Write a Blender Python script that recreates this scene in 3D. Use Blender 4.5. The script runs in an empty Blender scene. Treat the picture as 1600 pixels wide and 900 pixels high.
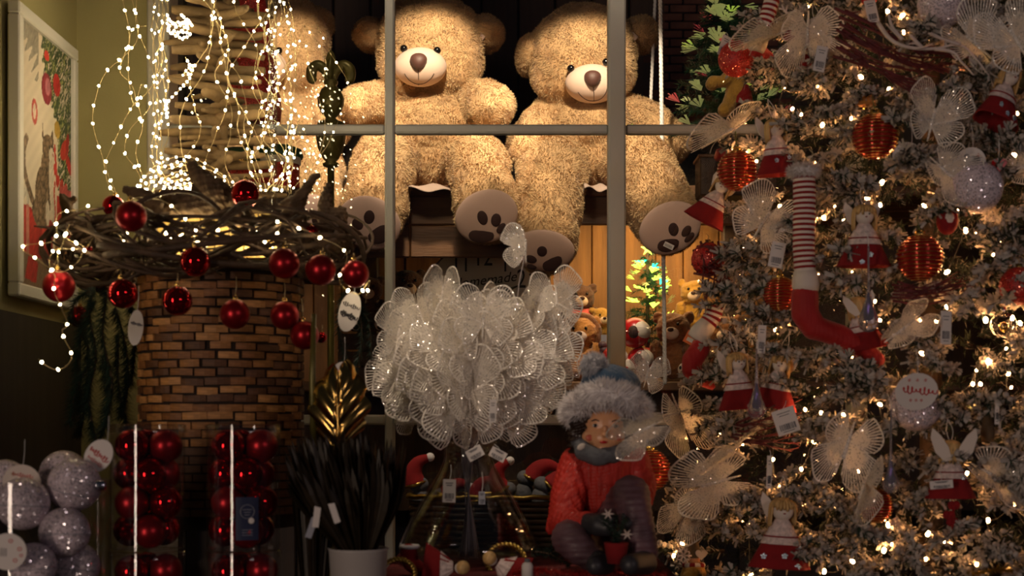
import bpy, math, random
import numpy as np
from mathutils import Vector, Matrix, Euler, noise as mnoise

PI = math.pi
S = bpy.context.scene
COL = S.collection
rnd = random.Random(7)
rng = np.random.default_rng(11)

# ------------------------------------------------------------------ camera
F = 2200.0            # focal length in pixels of the 1600x900 frame
HZ = 660.0            # the camera's eye level falls on this row
H = 1.2               # eye height
cam = bpy.data.cameras.new('camera')
cam.sensor_width = 36.0
cam.lens = F / 1600 * 36.0
cam.shift_y = (HZ - 450) / 1600
cam.clip_start = 0.05
cam.dof.use_dof = True
cam.dof.focus_distance = 3.75
cam.dof.aperture_fstop = 5.6
co = bpy.data.objects.new('camera', cam)
co.location = (0, 0, H)
co.rotation_euler = (PI / 2, 0, 0)
COL.objects.link(co)
S.camera = co

# ------------------------------------------------------------------ world, exposure
w = bpy.data.worlds.new('night')
S.world = w
w.use_nodes = True
w.node_tree.nodes['Background'].inputs[0].default_value = (0.75, 0.8, 1.0, 1)
w.node_tree.nodes['Background'].inputs[1].default_value = 0.010
S.view_settings.view_transform = 'Standard'
S.view_settings.look = 'None'
S.view_settings.gamma = 1.0
S.view_settings.use_curve_mapping = False
S.view_settings.exposure = 0.0
try:
    S.cycles.use_denoising = True
    S.cycles.sample_clamp_indirect = 3.0
    S.cycles.max_bounces = 8
    S.cycles.transparent_max_bounces = 24
    S.cycles.caustics_reflective = False
    S.cycles.caustics_refractive = False
except Exception:
    pass


def P(px, py, d):
    """pixel and distance along the view axis -> world point"""
    return Vector(((px - 800) / F * d, d, H - (py - HZ) / F * d))


def lamp(name, typ, loc, energy, color, aim=None, **kw):
    l = bpy.data.lights.new(name, typ)
    l.energy = energy
    l.color = color
    for k, v in kw.items():
        setattr(l, k, v)
    o = bpy.data.objects.new(name, l)
    o.location = loc
    if aim is not None:
        o.rotation_euler = (Vector(aim) - Vector(loc)).to_track_quat('-Z', 'Y').to_euler()
    COL.objects.link(o)
    return o


# shop spotlights in the ceiling of the display bay, aimed under the window head at the giant bears
WARM = (1.0, 0.80, 0.55)
ZS = 2.82
for (px_, aim_, e_) in ((690, (672, 176), 50), (930, (916, 190), 46), (470, (470, 190), 36)):
    lamp('ceiling_spot', 'SPOT', P(px_, -160, 3.62), e_, WARM, P(aim_[0], aim_[1], 4.2), spot_size=.98, spot_blend=.35, shadow_soft_size=.03)
# wide ceiling spots of the display bay that reach the paws and the clock under the window head
for (px_, aim_, e_) in ((640, (640, 330), 40), (985, (955, 340), 40)):
    lamp('bay_spot', 'SPOT', ((px_ - 800) / F * 4.0, 2.62, ZS), e_, WARM, P(aim_[0], aim_[1], 4.2), spot_size=.60, spot_blend=.9, shadow_soft_size=.14)
# ceiling spot over the butterfly bouquet and the figurine
lamp('bay_spot', 'SPOT', (-.15, 2.05, ZS), 50, (1.0, .78, .56), P(750, 500, 2.62), spot_size=.46, spot_blend=.8, shadow_soft_size=.04)
# lamp under the bench that lights the little plush animals
lamp('shelf_lamp', 'AREA', P(1000, 352, 4.62), 5.6, (1.0, 0.66, 0.30), P(985, 560, 4.75), size=0.5)
# the street lamp and lit shop front across the street, behind the photographer
lamp('street_light', 'AREA', (-3.3, -4.2, 1.3), 84, (1.0, 0.76, 0.60), (-0.2, 2.6, 1.2), shape='RECTANGLE', size=0.7, size_y=2.4)
lamp('street_light', 'AREA', (3.4, -3.0, 2.3), 20, (1.0, 0.76, 0.72), (0.5, 2.6, 1.2), shape='RECTANGLE', size=1.6, size_y=0.5)


# ------------------------------------------------------------------ materials
def mat(name, col=(.5, .5, .5), rough=.6, metal=0., var=0., vscale=8., bump=0., bscale=60., spec=None, emit=None, estr=0.,
        trans=0., sub=0., sheen=0., coat=0., col2=None, attr=None, vstretch=None, ior=None, alpha=None, contrast=None):
    m = bpy.data.materials.new(name)
    m.use_nodes = True
    nt = m.node_tree
    b = nt.nodes['Principled BSDF']
    b.inputs['Roughness'].default_value = rough
    b.inputs['Metallic'].default_value = metal
    if spec is not None: b.inputs['Specular IOR Level'].default_value = spec
    if ior is not None: b.inputs['IOR'].default_value = ior
    if trans: b.inputs['Transmission Weight'].default_value = trans
    if sub:
        b.inputs['Subsurface Weight'].default_value = sub
        b.inputs['Subsurface Radius'].default_value = (.02, .012, .008)
    if sheen:
        b.inputs['Sheen Weight'].default_value = sheen
        b.inputs['Sheen Roughness'].default_value = .5
    if coat:
        b.inputs['Coat Weight'].default_value = coat
        b.inputs['Coat Roughness'].default_value = .08
    if emit is not None:
        b.inputs['Emission Color'].default_value = (*emit, 1)
        b.inputs['Emission Strength'].default_value = estr
    if alpha is not None: b.inputs['Alpha'].default_value = alpha
    c1 = (*col, 1)
    b.inputs['Base Color'].default_value = c1
    tc = None
    if var or bump or col2 is not None:
        tc = nt.nodes.new('ShaderNodeTexCoord')
        mp = nt.nodes.new('ShaderNodeMapping')
        if vstretch: mp.inputs['Scale'].default_value = vstretch
        nt.links.new(tc.outputs['Object'], mp.inputs['Vector'])
    if attr:
        an = nt.nodes.new('ShaderNodeAttribute')
        an.attribute_name = attr
        src = an.outputs['Color']
    else:
        src = None
    if var or col2 is not None:
        n = nt.nodes.new('ShaderNodeTexNoise')
        n.inputs['Scale'].default_value = vscale
        n.inputs['Detail'].default_value = 4
        nt.links.new(mp.outputs[0], n.inputs['Vector'])
        r = nt.nodes.new('ShaderNodeValToRGB')
        lo, hi = contrast or (.3, .7)
        r.color_ramp.elements[0].position = lo
        r.color_ramp.elements[1].position = hi
        if col2 is not None:
            r.color_ramp.elements[0].color = c1
            r.color_ramp.elements[1].color = (*col2, 1)
        else:
            r.color_ramp.elements[0].color = (*[max(0, x * (1 - var)) for x in col], 1)
            r.color_ramp.elements[1].color = (*[min(1, x * (1 + var)) for x in col], 1)
        nt.links.new(n.outputs['Fac'], r.inputs['Fac'])
        if src is None:
            src = r.outputs['Color']
        else:
            mx = nt.nodes.new('ShaderNodeMix')
            mx.data_type = 'RGBA'
            mx.blend_type = 'MULTIPLY'
            mx.inputs[0].default_value = 1
            nt.links.new(src, mx.inputs[6])
            r.color_ramp.elements[0].color = (1 - var, 1 - var, 1 - var, 1)
            r.color_ramp.elements[1].color = (1, 1, 1, 1)
            nt.links.new(r.outputs['Color'], mx.inputs[7])
            src = mx.outputs[2]
    if src is not None:
        nt.links.new(src, b.inputs['Base Color'])
    if bump:
        n2 = nt.nodes.new('ShaderNodeTexNoise')
        n2.inputs['Scale'].default_value = bscale
        n2.inputs['Detail'].default_value = 5
        nt.links.new(mp.outputs[0], n2.inputs['Vector'])
        bp = nt.nodes.new('ShaderNodeBump')
        bp.inputs['Strength'].default_value = bump
        bp.inputs['Distance'].default_value = .01
        nt.links.new(n2.outputs['Fac'], bp.inputs['Height'])
        nt.links.new(bp.outputs[0], b.inputs['Normal'])
    return m


def glass(name, tint=(1, 1, 1), refl=.10, rough=.02, edge=.5):
    """thin clear sheet: mostly see-through, mirror-like towards grazing angles"""
    m = bpy.data.materials.new(name)
    m.use_nodes = True
    nt = m.node_tree
    nt.nodes.clear()
    out = nt.nodes.new('ShaderNodeOutputMaterial')
    tr = nt.nodes.new('ShaderNodeBsdfTransparent')
    tr.inputs[0].default_value = (*tint, 1)
    gl = nt.nodes.new('ShaderNodeBsdfGlossy')
    gl.inputs['Roughness'].default_value = rough
    lw = nt.nodes.new('ShaderNodeLayerWeight')
    lw.inputs[0].default_value = .35
    mr = nt.nodes.new('ShaderNodeMapRange')
    mr.inputs[3].default_value = refl
    mr.inputs[4].default_value = edge
    mix = nt.nodes.new('ShaderNodeMixShader')
    nt.links.new(lw.outputs['Facing'], mr.inputs[0])
    nt.links.new(mr.outputs[0], mix.inputs[0])
    nt.links.new(tr.outputs[0], mix.inputs[1])
    nt.links.new(gl.outputs[0], mix.inputs[2])
    nt.links.new(mix.outputs[0], out.inputs[0])
    return m


def glitter(name, col, fleck=(1, 1, 1), scale=700., amount=.35, rough=.55, sub=0., metal_base=0., translucent=0.):
    """matte body sprinkled with tiny mirror flakes, each tipped its own way"""
    m = bpy.data.materials.new(name)
    m.use_nodes = True
    nt = m.node_tree
    b = nt.nodes['Principled BSDF']
    b.inputs['Base Color'].default_value = (*col, 1)
    b.inputs['Roughness'].default_value = rough
    b.inputs['Metallic'].default_value = metal_base
    if sub:
        b.inputs['Subsurface Weight'].default_value = sub
        b.inputs['Subsurface Radius'].default_value = (.02, .015, .012)
    ge = nt.nodes.new('ShaderNodeNewGeometry')
    tc = nt.nodes.new('ShaderNodeTexCoord')
    v = nt.nodes.new('ShaderNodeTexVoronoi')
    v.inputs['Scale'].default_value = scale
    nt.links.new(ge.outputs['Position'], v.inputs['Vector'])
    sub_ = nt.nodes.new('ShaderNodeVectorMath'); sub_.operation = 'SUBTRACT'
    sub_.inputs[1].default_value = (.5, .5, .5)
    nt.links.new(v.outputs['Color'], sub_.inputs[0])
    sc = nt.nodes.new('ShaderNodeVectorMath'); sc.operation = 'SCALE'
    sc.inputs['Scale'].default_value = 1.6
    nt.links.new(sub_.outputs[0], sc.inputs[0])
    ad = nt.nodes.new('ShaderNodeVectorMath'); ad.operation = 'ADD'
    nt.links.new(ge.outputs['Normal'], ad.inputs[0])
    nt.links.new(sc.outputs[0], ad.inputs[1])
    nm = nt.nodes.new('ShaderNodeVectorMath'); nm.operation = 'NORMALIZE'
    nt.links.new(ad.outputs[0], nm.inputs[0])
    gl = nt.nodes.new('ShaderNodeBsdfGlossy')
    gl.inputs['Color'].default_value = (*fleck, 1)
    gl.inputs['Roughness'].default_value = .18
    nt.links.new(nm.outputs[0], gl.inputs['Normal'])
    sepc = nt.nodes.new('ShaderNodeSeparateColor')
    nt.links.new(v.outputs['Color'], sepc.inputs[0])
    lt = nt.nodes.new('ShaderNodeMath'); lt.operation = 'LESS_THAN'
    lt.inputs[1].default_value = amount
    nt.links.new(sepc.outputs[1], lt.inputs[0])
    mix = nt.nodes.new('ShaderNodeMixShader')
    half = nt.nodes.new('ShaderNodeMath'); half.operation = 'MULTIPLY'; half.inputs[1].default_value = .6
    nt.links.new(lt.outputs[0], half.inputs[0])
    nt.links.new(half.outputs[0], mix.inputs[0])
    base = b.outputs[0]
    if translucent:
        tl = nt.nodes.new('ShaderNodeBsdfTranslucent')
        tl.inputs[0].default_value = (*col, 1)
        mt = nt.nodes.new('ShaderNodeMixShader')
        mt.inputs[0].default_value = translucent
        nt.links.new(b.outputs[0], mt.inputs[1]); nt.links.new(tl.outputs[0], mt.inputs[2])
        base = mt.outputs[0]
    nt.links.new(base, mix.inputs[1])
    nt.links.new(gl.outputs[0], mix.inputs[2])
    nt.links.new(mix.outputs[0], nt.nodes['Material Output'].inputs[0])
    return m


def emission(name, col, strength):
    return mat(name, col=col, emit=col, estr=strength, rough=.4)


M = {}
M['olive'] = mat('olive_paint', (.47, .42, .20), .75, var=.08, vscale=3, bump=.05, bscale=200)
M['shade_panel'] = mat('dark_shade_panel', (.030, .022, .018), .55, var=.3, vscale=6, vstretch=(6, 6, .5))  # shade of the lower wall put into a dark panel colour
M['frame_white'] = mat('white_painted_wood', (.74, .71, .66), .4, var=.05, vscale=5)
M['mullion'] = mat('grey_window_paint', (.50, .50, .47), .5, var=.08, vscale=4, bump=.04, bscale=120)
M['dark'] = mat('dark_ceiling', (.02, .017, .014), .8, var=.2)
M['floor'] = mat('dark_floor', (.05, .04, .035), .6, var=.2)
M['plank_lit'] = mat('lit_orange_plank', (.33, .15, .038), .6, var=.35, vscale=6, vstretch=(5, 5, .5), bump=.15, bscale=40)  # lit copy of the planks, warm light put into the colour
M['plank_shade'] = mat('shaded_dark_plank', (.05, .024, .012), .6, var=.35, vscale=6, vstretch=(5, 5, .5), bump=.15, bscale=40)  # shaded copy: upper wall's shade put into the plank colour; also dark fittings
M['bench_wood'] = mat('brown_bench_wood', (.14, .065, .028), .55, var=.45, vscale=5, vstretch=(.6, 5, 6), bump=.15, bscale=40)
M['brick'] = mat('dark_brick', (.12, .045, .03), .85, var=.3, vscale=20, bump=.3, bscale=80)
M['mortar'] = mat('mortar', (.07, .055, .045), .9, var=.2)
M['paper'] = mat('packing_paper', (.45, .34, .28), .7, var=.1, vscale=10)
M['fur'] = mat('tan_plush', (.56, .35, .165), .85, var=.22, vscale=7, sheen=.35)
M['furblade'] = mat('tan_plush_pile', (.64, .42, .205), .8, attr='tint', var=.12, vscale=9, sheen=.25)
M['muzzle'] = mat('cream_velour', (.72, .53, .42), .8, sheen=.15, bump=.03, bscale=300)
M['sole'] = mat('pink_velour', (.66, .45, .37), .75, sheen=.3, bump=.05, bscale=200, var=.06)
M['paw'] = mat('brown_velour', (.045, .014, .010), .7, sheen=.1)
M['nose'] = mat('brown_nose', (.085, .032, .022), .55, sheen=.15)
M['black'] = mat('black_gloss', (.006, .005, .005), .12)
M['thread'] = mat('dark_thread', (.06, .03, .02), .8)
M['tagpaper'] = mat('tag_paper', (.78, .72, .68), .6)
M['tagprint'] = mat('tag_print', (.05, .05, .07), .6)
M['orange_tag'] = mat('orange_tag', (.85, .18, .04), .5)
M['bronze'] = mat('bronze_finial', (.15, .125, .028), .34, metal=.35, var=.2, vscale=20, bump=.05, bscale=60)
M['bark'] = mat('driftwood', (.11, .065, .03), .8, var=.5, vscale=14, bump=.5, bscale=50)
M['twig'] = mat('pale_twig', (.18, .115, .050), .75, var=.4, vscale=25, bump=.3, bscale=90, vstretch=(1, 1, 1))
M['vine'] = mat('dark_vine', (.075, .042, .022), .7, var=.45, vscale=30, bump=.3, bscale=120)
for i, c in enumerate([(.34, .145, .040), (.23, .09, .025), (.11, .042, .014), (.50, .235, .075)]):
    M['chip%d' % i] = mat('woven_chip', c, .55, var=.3, vscale=40, vstretch=(1, 1, 6), bump=.2, bscale=100)
M['chipdark'] = mat('basket_dark', (.022, .011, .006), .8)
M['bauble_shiny'] = mat('red_mirror_bauble', (.40, .006, .010), .06, metal=.9)
M['bauble_matte'] = mat('red_satin_bauble', (.36, .010, .016), .33, metal=.75)
M['gold'] = mat('gold', (.85, .55, .16), .25, metal=1.)
M['goldleaf'] = mat('gold_leaf', (.62, .40, .12), .20, metal=1., bump=.05, bscale=30)
M['tinsel'] = mat('gold_tinsel', (.50, .35, .09), .3, metal=1.)
M['clear'] = glass('clear_plastic', (.96, .96, .96), .05, .03, .40)
M['vase'] = glass('clear_vase_glass', (.96, .97, .97), .05, .02, .55)
M['pane'] = glass('window_glass', (.985, .985, .98), .035, .0, .3)
M['crystal'] = mat('iridescent_crystal', (.92, .88, 1.0), .03, trans=.85, ior=1.45, spec=.8)
M['navy'] = mat('navy_card', (.012, .02, .075), .5)
M['wball'] = glitter('pearl_glitter', (.74, .62, .68), (.95, .92, 1.0), 420, .35)
M['rglit'] = glitter('red_glitter', (.50, .018, .015), (1, .35, .25), 700, .25)
M['wing'] = glitter('white_lace', (.93, .87, .78), (1, .97, .92), 620, .10, .6, translucent=.45)
M['wingrib'] = glitter('white_lace_rib', (.95, .89, .81), (1, .97, .92), 620, .16, .55, translucent=.25)
M['stem'] = mat('clear_stem', (.55, .50, .52), .35, trans=.3)
M['pine'] = mat('dark_pine', (.012, .032, .020), .6, var=.4, vscale=30)
M['core'] = mat('dark_tree_core', (.006, .006, .004), .95)
M['flock'] = mat('flocked_needles', (1, 1, 1), .8, attr='tint', var=.25, vscale=30)
M['bulb_warm'] = emission('warm_bulb', (1.0, .47, .17), 165)
M['bulb_fairy'] = emission('fairy_bulb', (1.0, .79, .44), 54)
M['copper'] = mat('thin_copper_wire', (.78, .62, .33), .35, metal=.8)
M['blackwire'] = mat('black_wire', (.008, .008, .008), .5)
M['rope'] = mat('white_rope', (.85, .82, .80), .8, var=.1, vscale=60)
M['felt'] = mat('red_felt', (.25, .006, .008), .9, var=.12, vscale=60)
M['velvet'] = mat('red_velvet', (.40, .006, .007), .7, sheen=.2, var=.15, vscale=10)
M['lace'] = mat('white_lace_cloth', (.74, .60, .56), .8, var=.25, vscale=160, bump=.3, bscale=200)
M['feltwhite'] = mat('white_felt', (.78, .68, .60), .9, sheen=.2)
M['fluff'] = mat('white_fluff', (.84, .80, .80), .9, sheen=.4, bump=.5, bscale=60)
M['blonde'] = mat('blonde_hair', (.60, .38, .15), .55, var=.35, vscale=50, vstretch=(4, 4, .4))
M['skin'] = mat('painted_skin', (.84, .43, .22), .35, sub=.1)
M['blush'] = mat('painted_blush', (.62, .13, .07), .4)
M['sequin'] = mat('silver_sequin', (.85, .88, 1.0), .15, metal=1.)
M['plushbrown'] = mat('brown_plush', (.23, .085, .022), .85, var=.3, vscale=40, sheen=.3, bump=.5, bscale=150)
M['plushdark'] = mat('dark_plush', (.09, .035, .014), .85, var=.3, vscale=40, sheen=.2, bump=.5, bscale=150)
M['plushorange'] = mat('orange_plush', (.50, .20, .035), .85, var=.2, vscale=40, sheen=.3, bump=.5, bscale=150)
M['plushyellow'] = mat('yellow_plush', (.42, .22, .03), .85, var=.2, vscale=40, sheen=.3, bump=.5, bscale=150)
M['pinkcloth'] = mat('pink_cloth', (.85, .14, .13), .7, var=.1)
M['clockface'] = mat('grey_clock_face', (.62, .60, .58), .7, var=.12, vscale=6)
M['ink'] = mat('black_ink', (.012, .012, .014), .6)
M['redpaint'] = mat('red_paint', (.52, .008, .010), .3)
M['redtwig'] = mat('red_twig', (.12, .014, .016), .6, var=.3, vscale=60)
M['antler'] = mat('frosted_branch', (.72, .60, .54), .6, var=.1, vscale=60)
M['potwhite'] = mat('white_pot', (.46, .42, .40), .5, var=.1)
M['grass_dark'] = mat('dried_dark_leaf', (.022, .014, .006), .45, metal=.2, var=.5, vscale=20)
M['sweater'] = mat('red_knit', (.50, .022, .012), .6, var=.15, vscale=80, bump=.7, bscale=55, vstretch=(1.4, 1.4, .35), coat=.1)
M['greyscarf'] = mat('grey_scarf', (.12, .125, .14), .8, bump=.3, bscale=90)
M['trouser'] = mat('plum_trouser', (.12, .06, .075), .5, var=.5, vscale=16, bump=.25, bscale=40)
M['mitten'] = mat('dark_mitten', (.035, .033, .04), .45)
M['bluehat'] = mat('blue_hat', (.022, .07, .14), .8, sheen=.5, bump=.4, bscale=120)
M['hair'] = mat('brown_hair', (.030, .015, .009), .3, bump=.4, bscale=60)
M['deck'] = mat('red_cloth_deck', (.10, .010, .010), .9, var=.4, vscale=40, bump=.4, bscale=120)
M['wood'] = mat('dark_display_wood', (.06, .03, .018), .6, var=.3, vscale=8)
M['fibre_green'] = mat('fibre_tree_needle', (.010, .055, .022), .5)
M['fibre_tip'] = mat('fibre_optic_tip', (.55, .70, .10), .35, emit=(.62, .85, .10), estr=2.6)
M['fibre_cool'] = mat('fibre_optic_cream', (.62, .66, .34), .35, emit=(.65, .7, .25), estr=.16)
M['fibre_pink'] = mat('fibre_optic_pink', (.75, .16, .18), .35, emit=(.9, .12, .12), estr=.22)
M['fibre_teal'] = mat('fibre_optic_teal', (.05, .6, .4), .35, emit=(.02, .9, .5), estr=2.2)
M['basket2'] = mat('dark_wicker', (.055, .030, .013), .6, var=.4, vscale=30)
M['greylabel'] = mat('grey_plastic', (.35, .36, .42), .35)
M['green'] = mat('dark_green_cloth', (.012, .07, .03), .7)

# ------------------------------------------------------------------ mesh library
TMP = bpy.data.scenes.new('workbench')      # scratch scene, removed at the end


def V(*a):
    return np.array(a, float)


def rot(rx=0, ry=0, rz=0):
    return np.array(Euler((rx, ry, rz)).to_matrix())


def frame_of(t, up=(0, 0, 1)):
    t = t / (np.linalg.norm(t) + 1e-12)
    u = np.array(up, float)
    if abs(np.dot(t, u)) > .95: u = np.array((1., 0, 0))
    a = np.cross(u, t); a /= np.linalg.norm(a) + 1e-12
    b = np.cross(t, a)
    return a, b


class MB:
    """collects shapes; build() links them as one mesh object"""

    def __init__(self):
        self.v = []; self.f = []; self.m = []; self.n = 0; self.c = []

    def add(self, verts, faces, mi=0, col=None):
        verts = np.asarray(verts, float).reshape(-1, 3)
        self.v.append(verts)
        k = self.n
        self.f.extend([tuple(int(i) + k for i in f) for f in faces])
        self.m.extend([mi] * len(faces))
        self.n += len(verts)
        if col is None: col = (1, 1, 1)
        col = np.asarray(col, float)
        if col.ndim == 1: col = np.tile(col, (len(verts), 1))
        self.c.append(col)
        return self

    def box(self, c, size, R=None, mi=0, bev=0.):
        h = np.array(size, float) / 2
        if bev > 0:
            b = min(bev, *(h * .9))
            pts = []
            for sx in (-1, 1):
                for sy in (-1, 1):
                    for sz in (-1, 1):
                        s = np.array((sx, sy, sz))
                        for ax in range(3):
                            p = s * (h - b); p[ax] = s[ax] * h[ax]
                            pts.append(p)
            pts = np.array(pts)
            # corner index: i*3+axis
            def ci(sx, sy, sz, ax): return ((sx * 2 + sy) * 2 + sz) * 3 + ax
            fs = []
            for ax in range(3):
                a1, a2 = (ax + 1) % 3, (ax + 2) % 3
                for s in (0, 1):
                    q = []
                    for (u, v_) in ((0, 0), (1, 0), (1, 1), (0, 1)):
                        k = [0, 0, 0]; k[ax] = s; k[a1] = u; k[a2] = v_
                        q.append(ci(*k, ax))
                    fs.append(q if s else q[::-1])
            for ax in range(3):
                a1, a2 = (ax + 1) % 3, (ax + 2) % 3
                for s1 in (0, 1):
                    for s2 in (0, 1):
                        k0 = [0, 0, 0]; k0[a1] = s1; k0[a2] = s2
                        k1 = list(k0); k1[ax] = 1
                        fs.append([ci(*k0, a1), ci(*k1, a1), ci(*k1, a2), ci(*k0, a2)])
            for i in range(8): fs.append([i * 3, i * 3 + 1, i * 3 + 2])
        else:
            pts = np.array([(x, y, z) for x in (-1, 1) for y in (-1, 1) for z in (-1, 1)]) * h
            fs = [(0, 1, 3, 2), (4, 6, 7, 5), (0, 4, 5, 1), (2, 3, 7, 6), (0, 2, 6, 4), (1, 5, 7, 3)]
        if R is not None: pts = pts @ np.asarray(R).T
        return self.add(pts + np.array(c, float), fs, mi)

    def ball(self, c, r, nu=16, nv=10, R=None, mi=0, col=None):
        r = np.array(r if np.ndim(r) else (r, r, r), float)
        pts = [(0, 0, 1)]
        for j in range(1, nv):
            a = PI * j / nv
            for i in range(nu):
                b = 2 * PI * i / nu
                pts.append((math.sin(a) * math.cos(b), math.sin(a) * math.sin(b), math.cos(a)))
        pts.append((0, 0, -1))
        pts = np.array(pts) * r
        if R is not None: pts = pts @ np.asarray(R).T
        fs = []
        for i in range(nu):
            fs.append((0, 1 + i, 1 + (i + 1) % nu))
        for j in range(nv - 2):
            for i in range(nu):
                a = 1 + j * nu + i; b = 1 + j * nu + (i + 1) % nu
                fs.append((a, a + nu, b + nu, b))
        e = len(pts) - 1
        for i in range(nu):
            a = 1 + (nv - 2) * nu + i; b = 1 + (nv - 2) * nu + (i + 1) % nu
            fs.append((a, e, b))
        return self.add(pts + np.array(c, float), fs, mi, col)

    def tube(self, path, rad, n=6, mi=0, cap=True, up=(0, 0, 1), col=None, closed=False, flat=None):
        path = np.asarray(path, float)
        k = len(path)
        rad = np.full(k, float(rad)) if np.ndim(rad) == 0 else np.asarray(rad, float)
        if closed:
            tang = np.roll(path, -1, 0) - np.roll(path, 1, 0)
        else:
            tang = np.gradient(path, axis=0)
        pts = []
        a = None
        for i in range(k):
            t = tang[i] / (np.linalg.norm(tang[i]) + 1e-12)
            if a is None:
                a, b = frame_of(t, up)
            else:
                a = a - t * np.dot(a, t); a /= np.linalg.norm(a) + 1e-12
                b = np.cross(t, a)
            for j in range(n):
                th = 2 * PI * j / n
                pts.append(path[i] + rad[i] * (math.cos(th) * a + math.sin(th) * b * (flat or 1)))
        fs = []
        for i in range(k if closed else k - 1):
            i2 = (i + 1) % k
            for j in range(n):
                j2 = (j + 1) % n
                fs.append((i * n + j, i * n + j2, i2 * n + j2, i2 * n + j))
        if cap and not closed:
            fs.append(tuple(range(n))[::-1])
            fs.append(tuple((k - 1) * n + j for j in range(n)))
        return self.add(pts, fs, mi, col)

    def lathe(self, prof, n=24, c=(0, 0, 0), R=None, mi=0, sx=1., sy=1., ang=(0, 2 * PI)):
        full = abs(ang[1] - ang[0] - 2 * PI) < 1e-6
        m = n if full else n + 1
        pts = []
        for (r, z) in prof:
            for i in range(m):
                th = ang[0] + (ang[1] - ang[0]) * i / n
                pts.append((r * math.cos(th) * sx, r * math.sin(th) * sy, z))
        fs = []
        for j in range(len(prof) - 1):
            for i in range(n):
                i2 = (i + 1) % m
                fs.append((j * m + i, j * m + i2, (j + 1) * m + i2, (j + 1) * m + i))
        pts = np.array(pts)
        if R is not None: pts = pts @ np.asarray(R).T
        return self.add(pts + np.array(c, float), fs, mi)

    def prism(self, poly, y0, y1, R=None, c=(0, 0, 0), mi=0):
        """outline in x,z (counter-clockwise seen from -y) given depth y0..y1"""
        poly = np.asarray(poly, float)
        k = len(poly)
        pts = np.vstack([np.c_[poly[:, 0], np.full(k, y0), poly[:, 1]], np.c_[poly[:, 0], np.full(k, y1), poly[:, 1]]])
        fs = [tuple(range(k)), tuple(range(2 * k - 1, k - 1, -1))]
        for i in range(k):
            j = (i + 1) % k
            fs.append((i, i + k, j + k, j))
        if R is not None: pts = pts @ np.asarray(R).T
        return self.add(pts + np.array(c, float), fs, mi)

    def mesh(self, name, mats, s=1., smooth=True, tint=False):
        v = np.vstack(self.v) * s
        me = bpy.data.meshes.new(name)
        me.from_pydata(v.tolist(), [], self.f)
        mats = mats if isinstance(mats, (list, tuple)) else [mats]
        for x in mats: me.materials.append(M[x] if isinstance(x, str) else x)
        if len(mats) > 1:
            me.polygons.foreach_set('material_index', np.array(self.m, np.int32))
        if smooth:
            me.polygons.foreach_set('use_smooth', np.ones(len(me.polygons), bool))
        if tint:
            ca = me.color_attributes.new('tint', 'FLOAT_COLOR', 'POINT')
            c = np.vstack(self.c)
            ca.data.foreach_set('color', np.c_[c, np.ones(len(c))].astype(np.float32).ravel())
        me.update()
        return me

    def build(self, name, mats, parent=None, smooth=True, tint=False, s=None):
        if s is None: s = parent.get('_s', 1.) if parent is not None else 1.
        return link(name, self.mesh(name, mats, s, smooth, tint), parent)


def link(name, me, parent=None, loc=None, rot_=None, scale=None):
    o = bpy.data.objects.new(name, me)
    COL.objects.link(o)
    if parent is not None: o.parent = parent
    if loc is not None: o.location = loc
    if rot_ is not None: o.rotation_euler = rot_
    if scale is not None: o.scale = (scale,) * 3 if np.ndim(scale) == 0 else scale
    return o


def tag(o, label, cat, group=None, kind=None):
    o['label'] = label
    o['category'] = cat
    if group: o['group'] = group
    if kind: o['kind'] = kind
    return o


def thing(name, label, cat, px, py, d, group=None, rz=0.):
    """an Empty at the thing's base; its parts are modelled in picture-sized units (1 unit = one pixel at that distance)"""
    o = bpy.data.objects.new(name, None)
    o.empty_display_size = .02
    COL.objects.link(o)
    o.location = P(px, py, d)
    o.rotation_euler = (0, 0, rz)
    o['_s'] = d / F
    o['_a'] = (px, py, d)
    return tag(o, label, cat, group)


def L(o, px, py, dd=0.):
    """point seen at (px, py), dd metres further than the thing's root, in the root's units"""
    a = o['_a']
    w_ = P(px, py, a[2] + dd) - P(*a)
    return np.array(w_) / o['_s']


def struct(name, mb, mats, parent=None, smooth=False):
    o = mb.build(name, mats, parent, smooth)
    if parent is None: o['kind'] = 'structure'
    return o


def copy_tree(o, parent=None):
    c = o.copy()
    COL.objects.link(c)
    c.parent = parent
    for ch in list(o.children):
        copy_tree(ch, c)
    return c


def spline(pts, n=8, closed=False):
    """Catmull-Rom through pts"""
    p = np.asarray(pts, float)
    k = len(p)
    out = []
    rng_ = range(k if closed else k - 1)
    for i in rng_:
        if closed:
            p0, p1, p2, p3 = p[(i - 1) % k], p[i], p[(i + 1) % k], p[(i + 2) % k]
        else:
            p0, p1, p2, p3 = p[max(i - 1, 0)], p[i], p[i + 1], p[min(i + 2, k - 1)]
        for j in range(n):
            t = j / n
            out.append(.5 * ((2 * p1) + (-p0 + p2) * t + (2 * p0 - 5 * p1 + 4 * p2 - p3) * t * t + (-p0 + 3 * p1 - 3 * p2 + p3) * t ** 3))
    if not closed: out.append(p[-1])
    return np.array(out)


def wnoise(p, seed=0, k=3):
    """cheap smooth vector noise, vectorised"""
    r = np.random.default_rng(seed)
    out = np.zeros_like(p)
    for i in range(k):
        for j in range(3):
            d = r.normal(size=3)
            out[:, j] += np.sin(p @ d * (1.6 ** i) + r.uniform(0, 6.28)) / (1.3 ** i)
    return out


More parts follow.
